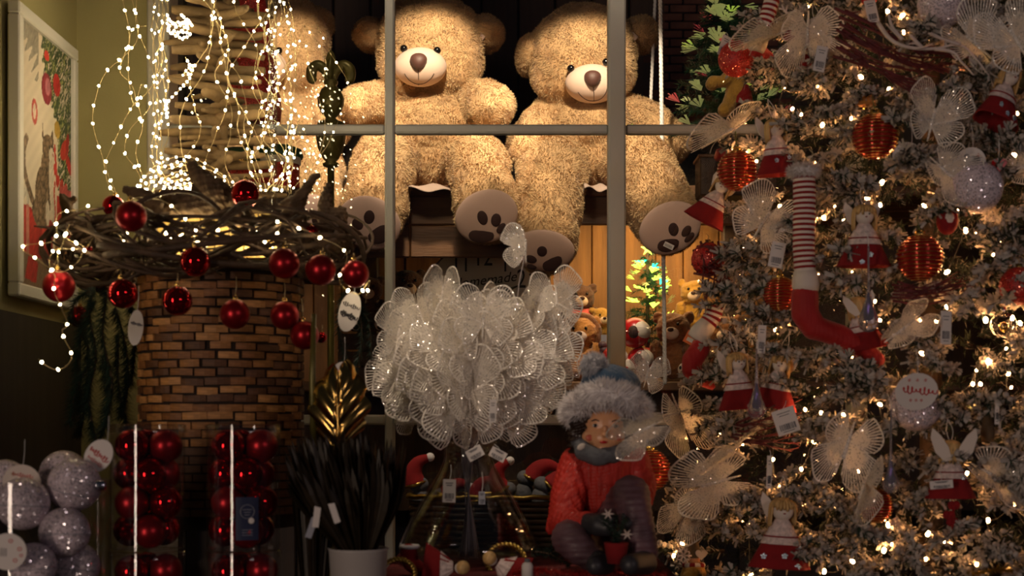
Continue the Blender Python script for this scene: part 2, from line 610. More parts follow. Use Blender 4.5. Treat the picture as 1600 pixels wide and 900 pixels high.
def remesh(mb, voxel, smooth=6, name='body'):
    """fuse overlapping solids into one skin"""
    me = mb.mesh(name, [], 1.)
    o = bpy.data.objects.new(name, me)
    TMP.collection.objects.link(o)
    r = o.modifiers.new('r', 'REMESH'); r.mode = 'VOXEL'; r.voxel_size = voxel
    if smooth:
        s = o.modifiers.new('s', 'SMOOTH'); s.factor = .5; s.iterations = smooth
    TMP.view_layers[0].update()
    dg = TMP.view_layers[0].depsgraph
    ev = o.evaluated_get(dg)
    m2 = bpy.data.meshes.new_from_object(ev, depsgraph=dg)
    bpy.data.objects.remove(o)
    bpy.data.meshes.remove(me)
    m2.name = name
    m2.polygons.foreach_set('use_smooth', np.ones(len(m2.polygons), bool))
    return m2


def mesh_arrays(me):
    me.calc_loop_triangles()
    v = np.empty(len(me.vertices) * 3); me.vertices.foreach_get('co', v); v = v.reshape(-1, 3)
    n = np.empty(len(me.vertices) * 3); me.vertices.foreach_get('normal', n); n = n.reshape(-1, 3)
    t = np.empty(len(me.loop_triangles) * 3, np.int32); me.loop_triangles.foreach_get('vertices', t); t = t.reshape(-1, 3)
    return v, n, t


def set_co(me, v):
    me.vertices.foreach_set('co', np.asarray(v, np.float32).ravel())
    me.update()


def pile(me, count, length, width, seed=1, freq=60., comb=(0, 0, -1), keep=None, lift=.55, swirl=.6, tintv=.3):
    """short pile: little leaning blades over a surface, combed and swirled into locks"""
    r = np.random.default_rng(seed)
    v, n, t = mesh_arrays(me)
    a = np.linalg.norm(np.cross(v[t[:, 1]] - v[t[:, 0]], v[t[:, 2]] - v[t[:, 0]]), axis=1)
    pick = r.choice(len(t), count, p=a / a.sum())
    u1, u2 = r.random(count), r.random(count)
    s = np.sqrt(u1)
    b0, b1, b2 = 1 - s, s * (1 - u2), s * u2
    T = t[pick]
    p = v[T[:, 0]] * b0[:, None] + v[T[:, 1]] * b1[:, None] + v[T[:, 2]] * b2[:, None]
    nn = n[T[:, 0]] * b0[:, None] + n[T[:, 1]] * b1[:, None] + n[T[:, 2]] * b2[:, None]
    nn /= np.linalg.norm(nn, axis=1, keepdims=True) + 1e-9
    if keep is not None:
        k = keep(p, nn)
        p, nn = p[k], nn[k]
    c = len(p)
    sw = wnoise(p * freq, seed + 5)
    d = np.array(comb, float) * (1 - swirl) + sw * swirl * .6
    d -= nn * np.sum(d * nn, 1, keepdims=True)
    d = d + nn * lift + r.normal(size=(c, 3)) * .18
    d /= np.linalg.norm(d, axis=1, keepdims=True) + 1e-9
    side = np.cross(d, nn + r.normal(size=(c, 3)) * .4)
    side /= np.linalg.norm(side, axis=1, keepdims=True) + 1e-9
    ln = (length * r.uniform(.6, 1.25, c))[:, None]
    wd = (width * r.uniform(.7, 1.3, c))[:, None]
    base = p - nn * length * .12
    P0, P1, P2 = base - side * wd / 2, base + side * wd / 2, base + d * ln
    vv = np.stack([P0, P1, P2], 1).reshape(-1, 3)
    m = bpy.data.meshes.new('pile')
    m.vertices.add(3 * c); m.vertices.foreach_set('co', vv.astype(np.float32).ravel())
    m.loops.add(3 * c); m.loops.foreach_set('vertex_index', np.arange(3 * c, dtype=np.int32))
    m.polygons.add(c); m.polygons.foreach_set('loop_start', np.arange(0, 3 * c, 3, dtype=np.int32))
    m.update(calc_edges=True)
    m.validate()
    ca = m.color_attributes.new('tint', 'FLOAT_COLOR', 'POINT')
    g = r.uniform(1 - tintv, 1.0, c)
    cc = np.repeat(np.c_[g, g, g, np.ones(c)], 3, 0)
    return m, ca, cc


def pile_tint(ca, cc, base):
    col = cc.copy(); col[:, :3] *= np.array(base)
    ca.data.foreach_set('color', col.astype(np.float32).ravel())


def wire(o, name, pts, r, mats, n=5, parent=None, **kw):
    m = MB(); m.tube(pts, r, n, **kw)
    return m.build(name, mats, parent if parent is not None else o)


def text_mesh(txt, size, mats, name='lettering', extrude=.0006, font_shear=0., align='CENTER'):
    c = bpy.data.curves.new(name, 'FONT')
    c.body = txt; c.size = size; c.extrude = extrude; c.align_x = align; c.align_y = 'CENTER'; c.shear = font_shear
    c.resolution_u = 3
    o = bpy.data.objects.new(name, c)
    TMP.collection.objects.link(o)
    TMP.view_layers[0].update()
    dg = TMP.view_layers[0].depsgraph
    me = bpy.data.meshes.new_from_object(o.evaluated_get(dg), depsgraph=dg)
    bpy.data.objects.remove(o); bpy.data.curves.remove(c)
    me.name = name
    me.materials.clear(); me.materials.append(M[mats])
    return me

# ------------------------------------------------------------------ the setting
DW = 3.2                                   # distance of the inner shop window
XL = (120 - 800) / F * DW                  # left wall
ZT = 2.9


def pbox(x0, x1, y0, y1, d0, d1):
    """box whose front face fills the pixel rectangle at distance d0, reaching back to d1"""
    a, b = P(x0, y1, d0), P(x1, y0, d0)
    c = ((a.x + b.x) / 2, (d0 + d1) / 2, (a.z + b.z) / 2)
    return c, (b.x - a.x, d1 - d0, b.z - a.z)


m = MB(); m.box((0.5, 2.4, -.03), (6, 7.4, .06)); struct('floor', m, 'floor')
m = MB(); m.box((XL - .05, 2.68, ZT / 2), (.1, 1.2, ZT)); wl = struct('wall_left', m, 'olive')
zw = P(10, 470, 2.72).z
m = MB(); m.box((XL + .008, 2.63, zw / 2 - .02), (.016, 1.10, zw)); struct('shade_panel', m, 'shade_panel', wl)  # added dark panel in place of shade on the lower wall
# narrow back wall between the corner and the window
xr = P(229, 0, DW).x
m = MB(); m.box(((XL + xr) / 2, DW + .05, ZT / 2), (xr - XL, .1, ZT)); wb = struct('wall_back_left', m, 'olive')
# inner window: painted posts, bars and panes
win = bpy.data.objects.new('window_1', None); COL.objects.link(win); win['kind'] = 'structure'
win.location = (0, DW, 0); win['_s'] = 1.


def wpart(name, x0, x1, y0, y1, mm, dep=.05, off=0., bev=.004):
    c, s = pbox(x0, x1, y0, y1, DW + off, DW + off + dep)
    q = MB(); q.box((c[0], c[1] - DW, c[2]), s, bev=bev)
    return q.build(name, mm, win, smooth=False)


wpart('jamb', 229, 264, -372, 1300, 'frame_white', .09)
wpart('mullion', 601, 616, -372, 1300, 'mullion', .035)
wpart('mullion', 951, 978, -372, 1300, 'mullion', .06, -.012)
wpart('mullion', 1330, 1356, -372, 1300, 'mullion', .06, -.012)
for (a, b) in ((264, 601), (616, 951), (978, 1330)):
    wpart('glazing_bar', a, b, 194, 208, 'mullion', .03, .004)
    wpart('glazing_bar', a, b, 648, 664, 'mullion', .05, -.006)
    for (t, u) in ((-372, 194), (208, 648), (664, 1000)):
        c, s = pbox(a, b, t, u, DW + .018, DW + .022)
        q = MB(); q.box((c[0], c[1] - DW, c[2]), s)
        q.build('pane', 'pane', win, smooth=False)
c, s = pbox(229, 1360, -500, -370, DW - .01, DW + .10)
m = MB(); m.box((c[0], c[1] - DW, c[2]), s, bev=.004); m.build('head_rail', 'mullion', win, smooth=False)
# dark ceiling of the room behind and of the display bay
m = MB(); m.box((.4, 4.2, ZT + .03), (4.2, 4.4, .06)); struct('ceiling', m, 'dark')
# room behind: back wall of upright planks, right part brick
DB = 5.15
m = MB(); m.box((.3, DB + .07, ZT / 2), (4.6, .08, ZT)); wbk = struct('wall_back', m, 'dark')
x = P(60, 0, DB).x
xe = P(1000, 0, DB).x
k = 0
shared = {}
while x < xe:
    wd = .135
    key = 'plank_shade'
    if key not in shared:
        q = MB(); q.box((0, 0, 0), (wd - .006, .03, ZT - .02), bev=.004); shared[key] = q.mesh('plank', key, smooth=False)
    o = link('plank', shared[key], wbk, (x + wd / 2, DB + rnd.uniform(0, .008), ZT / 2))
    x += wd
# bricks on the far right part of the back wall
q = MB(); q.box((0, 0, 0), (.094, .03, .026), bev=.003); bme = q.mesh('brick', 'brick', smooth=False)
z0 = P(0, 200, DB).z
for r_ in range(26):
    z = z0 + r_ * .031
    if z > ZT - .03: break
    for c_ in range(5):
        xx = P(1003, 0, DB).x + .05 + c_ * .100 + (.05 if r_ % 2 else 0)
        link('brick', bme, wbk, (xx, DB + rnd.uniform(0, .006), z))
m = MB(); m.box(((P(1000, 0, DB).x + 2.3) / 2 + .1, DB + .015, ZT / 2), (1.3, .02, ZT)); m.build('mortar_bed', 'mortar', wbk, smooth=False)
m = MB(); m.box((P(40, 0, DB).x - .05, 4.2, ZT / 2), (.1, 2.0, ZT)); struct('wall_side', m, 'dark')
m = MB(); m.box((2.05, 4.0, ZT / 2), (.1, 2.6, ZT)); struct('wall_right', m, 'dark')

# low partition of orange planks behind the plush shelf
DP = 4.92
part = bpy.data.objects.new('wall_partition', None); COL.objects.link(part); part['kind'] = 'structure'; part.location = (0, DP, 0)
ztop = P(0, 345, DP).z
zbot = 1.0
x = P(150, 0, DP).x
mes = []
for i in range(3):
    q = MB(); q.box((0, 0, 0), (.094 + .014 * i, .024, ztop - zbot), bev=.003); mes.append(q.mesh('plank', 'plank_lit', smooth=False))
i = 0
while x < P(1190, 0, DP).x:
    j = rnd.randrange(3); wd = .094 + .014 * j
    link('plank', mes[j], part, (x + wd / 2, rnd.uniform(0, .006), (ztop + zbot) / 2))
    x += wd + .003
q = MB(); q.box((.35, .03, (ztop + zbot) / 2), (3.3, .02, ztop - zbot)); q.build('backing_board', 'plank_shade', part, smooth=False)

# long bench carrying the giant bears
zs = P(0, 288, 4.2).z
t = thing('bench', 'brown plank bench carrying the three giant bears', 'bench', 740, 595, 4.3)
t['_s'] = 1.
t.location = (0, 4.2, 0)
for k in range(4):
    q = MB(); q.box((.05, .09 + k * .155, zs - .016), (3.0, .15, .032), bev=.004); q.build('seat_board', 'bench_wood', t, smooth=False)
zf = [P(0, y, 4.24).z for y in (303, 352, 403)]
q = MB(); q.box((P(400, 0, 4.24).x, .05, (zf[0] + zf[1]) / 2), (2.0, .022, zf[0] - zf[1] - .004), bev=.003); 
for (xa, xb, a, b) in ((150, 640, 0, 1), (642, 1180, 0, 1), (150, 640, 1, 2), (642, 830, 1, 2)):
    A, B = P(xa, 0, 4.25).x, P(xb, 0, 4.25).x
    q = MB(); q.box(((A + B) / 2, .05, (zf[a] + zf[b]) / 2), (B - A, .022, zf[a] - zf[b] - .004), bev=.003)
    q.build('front_board', 'bench_wood', t, smooth=False)
for xa in (180, 560, 850, 1170):
    A = P(xa, 0, 4.35).x
    q = MB(); q.box((A, .5, zs / 2 + .5), (.06, .06, zs - 1.0 - .03), bev=.004); q.build('leg', 'plank_shade', t, smooth=False)
# lower shelf for the little plush animals
zl = P(0, 596, 4.28).z
t = thing('plush_shelf', 'long brown shelf board with the little plush animals', 'shelf', 900, 600, 4.28)
t['_s'] = 1.; t.location = (0, 4.28, 0)
q = MB(); q.box((.1, .32, zl - .015), (3.1, .64, .03), bev=.004); q.build('shelf_board', 'bench_wood', t, smooth=False)
q = MB(); q.box((.1, .30, zl - .22), (3.0, .03, .38)); q.build('front_panel', 'plank_shade', t, smooth=False)
for xx in (-1.3, 1.4):
    q = MB(); q.box((xx, .4, zl / 2 - .02), (.06, .4, zl - .04)); q.build('leg', 'plank_shade', t, smooth=False)
# wrinkled packing paper poking out from under the bears
for (xa, xb, lab) in ((628, 706, 'crumpled packing paper poking out under the middle giant bear'), (912, 955, 'white packing paper poking out under the bear beside the thick mullion')):
    n_ = 14
    q = MB(); vs = []; fs = []
    A, B = P(xa, 0, 4.17).x, P(xb, 0, 4.17).x
    for i in range(n_):
        u = i / (n_ - 1)
        for j in range(4):
            vs.append((A + (B - A) * u, 4.13 + j * .03, zs + .002 + (0 if j > 1 else -.012 * (2 - j)) + .006 * math.sin(u * 9 + j) - .010 * u))
    for i in range(n_ - 1):
        for j in range(3):
            fs.append((i * 4 + j, i * 4 + 4 + j, i * 4 + 5 + j, i * 4 + 1 + j))
    q.add(vs, fs)
    q.add(np.array(vs) - V(0, 0, .0015), [f[::-1] for f in fs])
    tag(q.build('packing_paper', 'paper'), lab, 'paper')

# display deck in front of the window, with a cloth-covered step
zd = .76
m = MB(); m.box((.35, 2.45, zd - .03), (2.7, 1.5, .06), bev=.005)
tag(m.build('display_deck', 'wood', smooth=False), 'dark wooden display deck under the tubes, pots and tree', 'deck')
zr = P(0, 893, 2.5).z
xa, xb = P(590, 0, 2.5).x, P(1060, 0, 2.5).x
m = MB(); m.box(((xa + xb) / 2, 2.66, (zr + zd) / 2), (xb - xa, .52, zr - zd), bev=.012)
tag(m.build('display_step', 'deck'), 'red cloth covered step under the glass vase and winter figurine', 'display step')

# ------------------------------------------------------------------ giant teddy bears
def giant_bear(label, px, py, d, blobs, limbs, muzzle=None, eyes=(), nose=None, smile=None, soles=(), extras=None, seed=1, count=60000):
    t = thing('giant_teddy_bear', label, 'teddy bear', px, py, d, 'giant tan teddy bears on the bench')
    s = t['_s']
    mb = MB()

    def K(dd): return (d + dd) / d
    for (x, y, dd, rx, ry, rz, *R) in blobs:
        k = K(dd)
        mb.ball(L(t, x, y, dd), (rx * k, ry * k, rz * k), 28, 18, rot(0, R[0], R[1] if len(R) > 1 else 0) if R else None)
    for chain in limbs:
        for (a, b) in zip(chain[:-1], chain[1:]):
            n = 6
            for i in range(n + 1):
                u = i / n
                x, y, dd, r = [a[j] * (1 - u) + b[j] * u for j in range(4)]
                mb.ball(L(t, x, y, dd), r * K(dd), 20, 12)
    me = remesh(mb, 2.6, 8, 'body')
    v, n, tr = mesh_arrays(me)
    nz = wnoise(v * .055, seed)[:, 0] * 1.1 + wnoise(v * .16, seed + 3)[:, 1] * .55
    v = (v + n * nz[:, None]) * s
    set_co(me, v)
    me.materials.append(M['fur'])
    body = link('body', me, t)
    bald = []
    if muzzle:
        (x, y, dd, rx, ry, rz) = muzzle
        k = K(dd); c = L(t, x, y, dd)
        mb = MB(); mb.ball(c, (rx * k, ry * k, rz * k), 36, 24)
        mb.build('muzzle', 'muzzle', t)
        bald.append((c * s, np.array((rx, ry, rz)) * k * s * 1.03, None))
        front = lambda x_, y_, lift=0.: _on_ellipsoid(t, x_, y_, c, (rx * k, ry * k, rz * k), lift)
        if nose:
            (x2, y2, rx2, ry2) = nose
            cc = front(x2, y2)
            mb = MB()
            pts = []
            # rounded triangular nose: ball flattened towards its lower tip
            q = MB(); q.ball((0, 0, 0), (rx2, rx2 * .62, ry2), 24, 16)
            vv = q.v[0]
            vv[:, 0] *= np.clip(.86 + .20 * (vv[:, 2] / ry2), .5, 1.05)
            mb.add(vv + cc, q.f)
            mb.build('nose', 'nose', t)
        if smile:
            mb = MB()
            for ln in smile:
                mb.tube(spline([front(a, b, .3) for (a, b) in ln], 5), .55, 5)
            mb.build('mouth_stitch', 'thread', t)
    for (x, y, dd, r) in eyes:
        mb = MB(); mb.ball(L(t, x, y, dd), r * K(dd), 16, 12); mb.build('eye', 'black', t)
    for (x, y, dd, rx, ry, roll, nrm, pads) in soles:
        k = K(dd); c = L(t, x, y, dd)
        nv = np.array(nrm, float); nv /= np.linalg.norm(nv)
        vx = np.cross((0, 0, 1), -nv); vx /= np.linalg.norm(vx)     # right
        vx = -vx if vx[0] < 0 else vx
        vz = np.cross(vx, -nv) * -1
        if vz[2] < 0: vz = -vz
        ca, sa = math.cos(roll), math.sin(roll)
        R = np.stack([vx * ca + vz * sa, -nv, -vx * sa + vz * ca], 1)
        mb = MB(); mb.ball(c, (rx * k, 9 * k, ry * k), 32, 16, R); so = mb.build('sole', 'sole', t)
        bald.append((c * s, np.array((rx, 14, ry)) * k * s * 1.0, R))
        eye0 = (np.array((0, 0, H)) - np.array(t.location)) / s
        for pd in pads:
            (a, b, prx, prz, tilt) = pd
            tgt = L(t, a, b, dd)
            ray = tgt - eye0
            pl = c + nv * 6.5 * k
            tt = np.dot(pl - eye0, nv) / np.dot(ray, nv)
            q = eye0 + ray * tt
            # follow the dome of the sole
            loc_ = R.T @ (q - c)
            f = max(0, 1 - (loc_[0] / (rx * k)) ** 2 - (loc_[2] / (ry * k)) ** 2)
            q = c + R @ V(loc_[0], -9 * k * math.sqrt(f), loc_[2])
            R2 = R @ rot(0, tilt, 0)
            mb = MB(); mb.ball(q, (prx * k, 1.6 * k, prz * k), 20, 8, R2); mb.build('paw_pad', 'paw', so, s=s)
    if extras: extras(t)

    def keep(p, nn):
        k = np.ones(len(p), bool)
        for (c, r, R) in bald:
            q = (p - c)
            if R is not None: q = q @ R
            k &= ((q / r) ** 2).sum(1) > 1.0
        k &= nn[:, 1] < .45
        return k
    pm, ca, cc = pile(me, count, .0095, .0024, seed, 34., (0, -.1, -1), keep, .8, .75, .35)
    pile_tint(ca, cc, (.66, .44, .215))
    pm.materials.append(M['furblade'])
    o = link('fur', pm, body); o['kind'] = 'stuff'
    return t


def _on_ellipsoid(t, x, y, c, r, lift=0.):
    s = t['_s']
    e = (np.array((0, 0, H)) - np.array(t.location)) / s
    dvec = L(t, x, y, 0) - e
    dvec /= np.linalg.norm(dvec)
    r = np.array(r) + lift
    o_ = (e - c) / r; dd = dvec / r
    A = dd @ dd; B = 2 * o_ @ dd; C = o_ @ o_ - 1
    D = B * B - 4 * A * C
    if D < 0:
        k = -B / (2 * A)
        q = e + dvec * k - c
        return c + q / np.linalg.norm(q / r)
    return e + dvec * ((-B - math.sqrt(D)) / (2 * A))


def ear_tag(px, py, dd, ang):
    def f(t):
        c = L(t, px, py, dd)
        mb = MB(); mb.prism([(-4, -6), (4, -6), (5, 5), (-3, 7)], -.6, .6, rot(0, ang, 0), c)
        mb.build('ear_tag', 'sole', t)
    return f


giant_bear('giant tan teddy bear between the mullions, facing the street with pale muzzle', 675, 286, 4.4,
    blobs=[(672, 68, -.02, 84, 74, 76), (672, 92, -.05, 83, 55, 72), (640, 100, -.06, 48, 42, 50), (705, 100, -.06, 48, 42, 50),
           (581, 56, .03, 28, 52, 24, .12), (759, 54, .03, 29, 53, 24, -.12),
           (675, 205, 0, 82, 84, 62), (675, 235, -.02, 92, 58, 70), (672, 155, 0, 74, 42, 48)],
    limbs=[[(612, 163, .0, 34), (580, 163, -.10, 33), (556, 165, -.16, 30)],
           [(735, 160, .0, 34), (757, 163, -.12, 37), (768, 168, -.16, 37)],
           [(620, 255, -.02, 52), (600, 256, -.18, 50), (592, 290, -.25, 48), (585, 326, -.28, 52), (582, 338, -.29, 51)],
           [(725, 255, -.02, 52), (746, 256, -.18, 49), (754, 290, -.25, 47), (760, 316, -.28, 51), (762, 330, -.29, 51)]],
    muzzle=(657, 105, -.168, 41, 32, 30), eyes=[(631, 76, -.186, 6), (683, 79, -.188, 6)], nose=(654, 96, 14.5, 12.5),
    smile=[[(654, 107), (654, 120), (654, 133)], [(632, 115), (638, 124), (647, 130), (654, 132)], [(654, 132), (664, 130), (673, 123), (678, 115)]],
    soles=[(577, 348, -.372, 50, 41, -.35, (.05, -1, -.30), [(577, 339, 8.5, 11, -.2), (559, 350, 10, 8, .6), (556, 366, 9, 5.5, .55), (594, 366, 20, 14, -.75)]),
           (760, 338, -.372, 50, 41, .35, (0, -1, -.30), [(754, 340, 8, 11.5, .05), (775, 343.5, 8, 10.5, .5), (783, 356.5, 9.5, 6.5, -.6), (752, 368, 20, 11.5, .35)])],
    extras=ear_tag(751, 57, -.06, -.9), seed=3, count=150000)

giant_bear('giant tan teddy bear with tilted head behind the thick window mullion', 915, 288, 4.4,
    blobs=[(910, 86, -.02, 84, 76, 78, -.15), (912, 108, -.05, 82, 55, 72, -.15), (880, 116, -.05, 50, 44, 50), (945, 106, -.06, 48, 42, 50),
           (825, 88, .03, 19, 54, 30, .1), (1000, 55, .04, 28, 50, 24, .2),
           (915, 205, 0, 80, 80, 60), (915, 240, -.02, 88, 56, 68), (915, 170, 0, 72, 40, 46)],
    limbs=[[(862, 182, 0, 32), (838, 205, -.06, 34), (822, 232, -.10, 32)],
           [(975, 178, 0, 34), (1015, 195, -.02, 35), (1045, 222, -.05, 35)],
           [(880, 262, -.02, 52), (862, 268, -.18, 54), (858, 310, -.24, 52), (852, 365, -.27, 53), (850, 378, -.28, 51)],
           [(965, 258, -.02, 52), (1000, 256, -.18, 52), (1016, 290, -.24, 51), (1036, 330, -.28, 53), (1042, 345, -.29, 51)]],
    muzzle=(926, 131, -.165, 43, 31, 30), eyes=[(892, 107, -.182, 6), (947, 97, -.194, 6)], nose=(926, 123, 14.5, 12.5),
    smile=[[(927, 134), (928, 146), (928, 158)], [(903, 144), (910, 152), (919, 157), (928, 158)], [(928, 158), (938, 155), (945, 148), (949, 138)]],
    soles=[(848, 391, -.362, 50, 33, -.06, (-.05, -1, -.42), [(847, 392, 8, 8.5, 0), (830, 404.5, 9.5, 6.5, .2), (831, 417, 8, 5, .1), (863, 411, 17, 11.5, -.65)]),
           (1047, 356, -.372, 50, 40, .45, (.05, -1, -.30), [(1052, 358, 8, 10.5, .25), (1072, 361, 10, 6.5, -.5), (1077, 371, 10, 5.5, -.35), (1044, 382, 17.5, 11.5, .15)])],
    extras=ear_tag(990, 57, -.06, -.9), seed=8, count=150000)

giant_bear('giant tan teddy bear half hidden behind the sparkling twig tree', 455, 286, 4.4,
    blobs=[(432, 62, -.02, 82, 76, 76), (428, 92, -.05, 80, 55, 72), (502, 36, .05, 19, 47, 20, -.1), (352, 60, .06, 20, 40, 14, .1),
           (445, 205, 0, 82, 84, 62), (445, 235, -.02, 90, 58, 68), (445, 155, 0, 72, 42, 46)],
    limbs=[[(500, 160, 0, 32), (515, 180, -.08, 34), (520, 200, -.12, 30)], [(385, 165, 0, 34), (365, 190, -.1, 34)],
           [(400, 255, -.02, 50), (385, 262, -.18, 48), (375, 320, -.27, 50)],
           [(480, 255, -.02, 50), (490, 262, -.18, 48), (488, 300, -.25, 46), (484, 330, -.28, 48)]],
    muzzle=(408, 105, -.165, 40, 31, 30), eyes=[(385, 80, -.178, 5.4), (436, 79, -.180, 5.4)], nose=(404, 96, 14.5, 12.5),
    soles=[(480, 342, -.362, 46, 38, .3, (0, -1, -.3), [(476, 335, 8, 10, 0), (495, 342, 8, 10, .5), (472, 360, 18, 11, .3)])],
    seed=14, count=70000)

# price sticker on a sole
t = thing('price_sticker', 'small white price sticker on the dark paw pad above the rope', 'sticker', 1045, 384, 4.00)
mb = MB(); mb.prism([(-8, -4), (8, -4), (8, 4), (-8, 4)], -.25, .25, rot(.25, .45, 0)); mb.build('paper', 'tagpaper', t, smooth=False)
mb = MB()
for i in range(8): mb.prism([(-6 + i * 1.5, -2.5), (-5.4 + i * 1.5, -2.5), (-5.4 + i * 1.5, 1.5), (-6 + i * 1.5, 1.5)], -.5, -.25, rot(.25, .45, 0))
o = mb.build('barcode_print', 'tagprint', t, smooth=False)

# ------------------------------------------------------------------ framed kitten picture on the left wall
def paint_picture(W_, H_):
    """colours of the printed picture on a W_ x H_ grid, u to the far edge, v up"""
    u, v = np.meshgrid((np.arange(W_) + .5) / W_, (np.arange(H_) + .5) / H_)
    nz = wnoise(np.c_[u.ravel() * 14, v.ravel() * 22, u.ravel() * 3], 4)[:, 0].reshape(u.shape)
    nf = np.random.default_rng(3).normal(size=u.shape)
    for _ in range(2): nf = (nf + np.roll(nf, 1, 0) + np.roll(np.roll(nf, 1, 0), 1, 1) + np.roll(np.roll(nf, -1, 0), -1, 1)) / 2.1
    nf = nf / nf.std()
    img = np.zeros((H_, W_, 3))
    img[:] = (.66, .57, .46)
    img *= (1 + .06 * nz)[..., None]

    def put(mask, col, jit=.12):
        img[mask] = (np.array(col) * (1 + jit * nf[mask])[:, None])

    def ell(cx, cy, rx, ry, a=0.):
        x = (u - cx) * .64; y = v - cy
        c, s = math.cos(a), math.sin(a)
        return ((x * c + y * s) / (rx * .64)) ** 2 + ((-x * s + y * c) / ry) ** 2 < 1

    def poly(pts):
        inside = np.zeros(u.shape, bool)
        k = len(pts)
        for i in range(k):
            (x0, y0), (x1, y1) = pts[i], pts[(i + 1) % k]
            cond = ((y0 > v) != (y1 > v)) & (u < (x1 - x0) * (v - y0) / (y1 - y0 + 1e-9) + x0)
            inside ^= cond
        return inside
    put(v < .13, (.20, .13, .085))                                    # wooden floor
    put((v < .16) & (nz > .7), (.26, .18, .12))
    put((u < .35) & (v > .80) & (nz > .2), (.30, .27, .22))             # grey twigs
    pine = (v > .50) & (u > .28) & (v > 1.30 - 1.0 * u + .05 * nz) | ((u > .72) & (v > .42) & (nf > -.6))
    put(pine & (nf + .4 * nz > -.9), (.055, .085, .035), .35)
    put(pine & (nf > 1.0), (.26, .27, .10), .2)
    put(ell(.50, .80, .10, .062), (.28, .03, .05)); put(ell(.52, .81, .05, .035), (.50, .16, .20))
    put(ell(.70, .845, .075, .045), (.50, .03, .03)); put(ell(.27, .68, .055, .05), (.55, .09, .08)); put(ell(.27, .68, .03, .03), (.66, .55, .46))
    put(ell(.71, .665, .06, .035), (.48, .30, .06)); put(ell(.50, .93, .05, .02), (.6, .05, .04))
    put(ell(.86, .60, .10, .035, .6), (.58, .04, .03)); put(ell(.95, .55, .09, .025, -.7), (.58, .04, .03)); put(ell(.92, .64, .06, .02, 1.2), (.42, .02, .02))
    for (a, b) in ((.62, .56), (.66, .50), (.72, .46), (.80, .45), (.88, .44)): put(ell(a, b, .045, .022, .8), (.62, .05, .04))
    # presents
    put(poly([(.70, .24), (1.0, .24), (1.0, .40), (.70, .40)]), (.44, .03, .025)); put(poly([(.82, .24), (.87, .24), (.87, .40), (.82, .40)]), (.16, .07, .03))
    for k in range(5): put(ell(.80 + .05 * k, .425, .05, .022, k), (.60, .10, .10))
    put(poly([(.66, .10), (1.0, .07), (1.0, .24), (.66, .25)]), (.32, .16, .05)); put(poly([(.66, .22), (1., .20), (1., .24), (.66, .25)]), (.50, .28, .08))
    put(poly([(.02, .13), (.30, .12), (.30, .30), (.02, .31)]), (.46, .03, .025)); put(poly([(.30, .12), (.62, .12), (.62, .285), (.30, .30)]), (.34, .02, .02))
    put(poly([(.12, .12), (.17, .12), (.17, .31), (.12, .31)]), (.52, .20, .16)); put(poly([(.42, .12), (.47, .12), (.47, .29), (.42, .29)]), (.56, .06, .05))
    for k in range(6): put(ell(.05 + .05 * k, .335 + .02 * (k % 2), .04, .016, k * .8), (.50, .46, .40))
    put(poly([(.10, .03), (.30, .02), (.34, .10), (.16, .12)]), (.42, .03, .03))
    # kitten sitting on the presents: tail, body, chest, head, ears
    tail = np.zeros(u.shape, bool)
    for k in range(40):
        a = k / 39
        tail |= ell(.24 - .17 * math.sin(a * 2.4), .33 + .23 * a, .035, .016)
    fur = tail | ell(.43, .37, .15, .12, -.15) | ell(.50, .47, .11, .09) | ell(.53, .56, .115, .062) | ell(.38, .30, .15, .06) | poly([(.41, .60), (.45, .585), (.42, .66)]) | poly([(.56, .61), (.64, .59), (.62, .655)])
    put(fur, (.20, .135, .085), .35)
    put(fur & (np.sin(v * 150 + u * 20 + 2.2 * nz) + .5 * nf > .75), (.095, .06, .04), .3)
    put(ell(.60, .44, .055, .11, .1) | ell(.60, .545, .055, .035) | ell(.52, .31, .04, .05) | ell(.64, .33, .035, .07), (.62, .54, .45), .1)
    put(ell(.555, .575, .016, .009) | ell(.635, .575, .013, .009), (.03, .03, .02), 0); put(ell(.625, .552, .012, .007), (.45, .15, .12), 0)
    for k in range(5): put(ell(.66 + .01 * k, .58 - .03 * k, .02, .02), (.60, .05, .04))
    for k in range(8): put(ell(.66 - .012 * math.sin(k), .44 - .024 * k, .013, .014), (.56, .05, .04))
    return np.clip(img, 0, 1)


FX = XL + .028
d0, d1 = -FX * F / (800 - 25), -FX * F / (800 - 118)
zt, zb = 2.02, 1.446
pic = bpy.data.objects.new('framed_picture', None); COL.objects.link(pic)
pic.location = (XL + .016, (d0 + d1) / 2, (zt + zb) / 2)
tag(pic, 'white framed print of a tabby kitten among red presents on the left wall', 'picture')
hw, hh = (d1 - d0) / 2, (zt - zb) / 2
fr = .026
for (c, s) in (((.006, 0, hh - fr / 2), (.024, 2 * hw, fr)), ((.006, 0, -hh + fr / 2), (.024, 2 * hw, fr)), ((.006, -hw + fr / 2, 0), (.024, fr, 2 * hh - 2 * fr)), ((.006, hw - fr / 2, 0), (.024, fr, 2 * hh - 2 * fr))):
    q = MB(); q.box((c[0] + .001, c[1], c[2]), s, bev=.003); q.build('frame_rail', 'frame_white', pic, smooth=False, s=1.)
GW, GH = 110, 180
img = paint_picture(GW, GH)
ys = np.linspace(-hw + fr, hw - fr, GW); zs_ = np.linspace(-hh + fr, hh - fr, GH)
YY, ZZ = np.meshgrid(ys, zs_)
q = MB()
idx = np.arange(GW * GH).reshape(GH, GW)
fs = np.stack([idx[:-1, :-1], idx[:-1, 1:], idx[1:, 1:], idx[1:, :-1]], -1).reshape(-1, 4)
q.add(np.c_[np.full(GW * GH, .010), YY.ravel(), ZZ.ravel()], fs.tolist(), 0, img.reshape(-1, 3))
M['print'] = mat('printed_canvas', (1, 1, 1), .55, attr='tint')
q.build('print', 'print', pic, tint=True, s=1.)

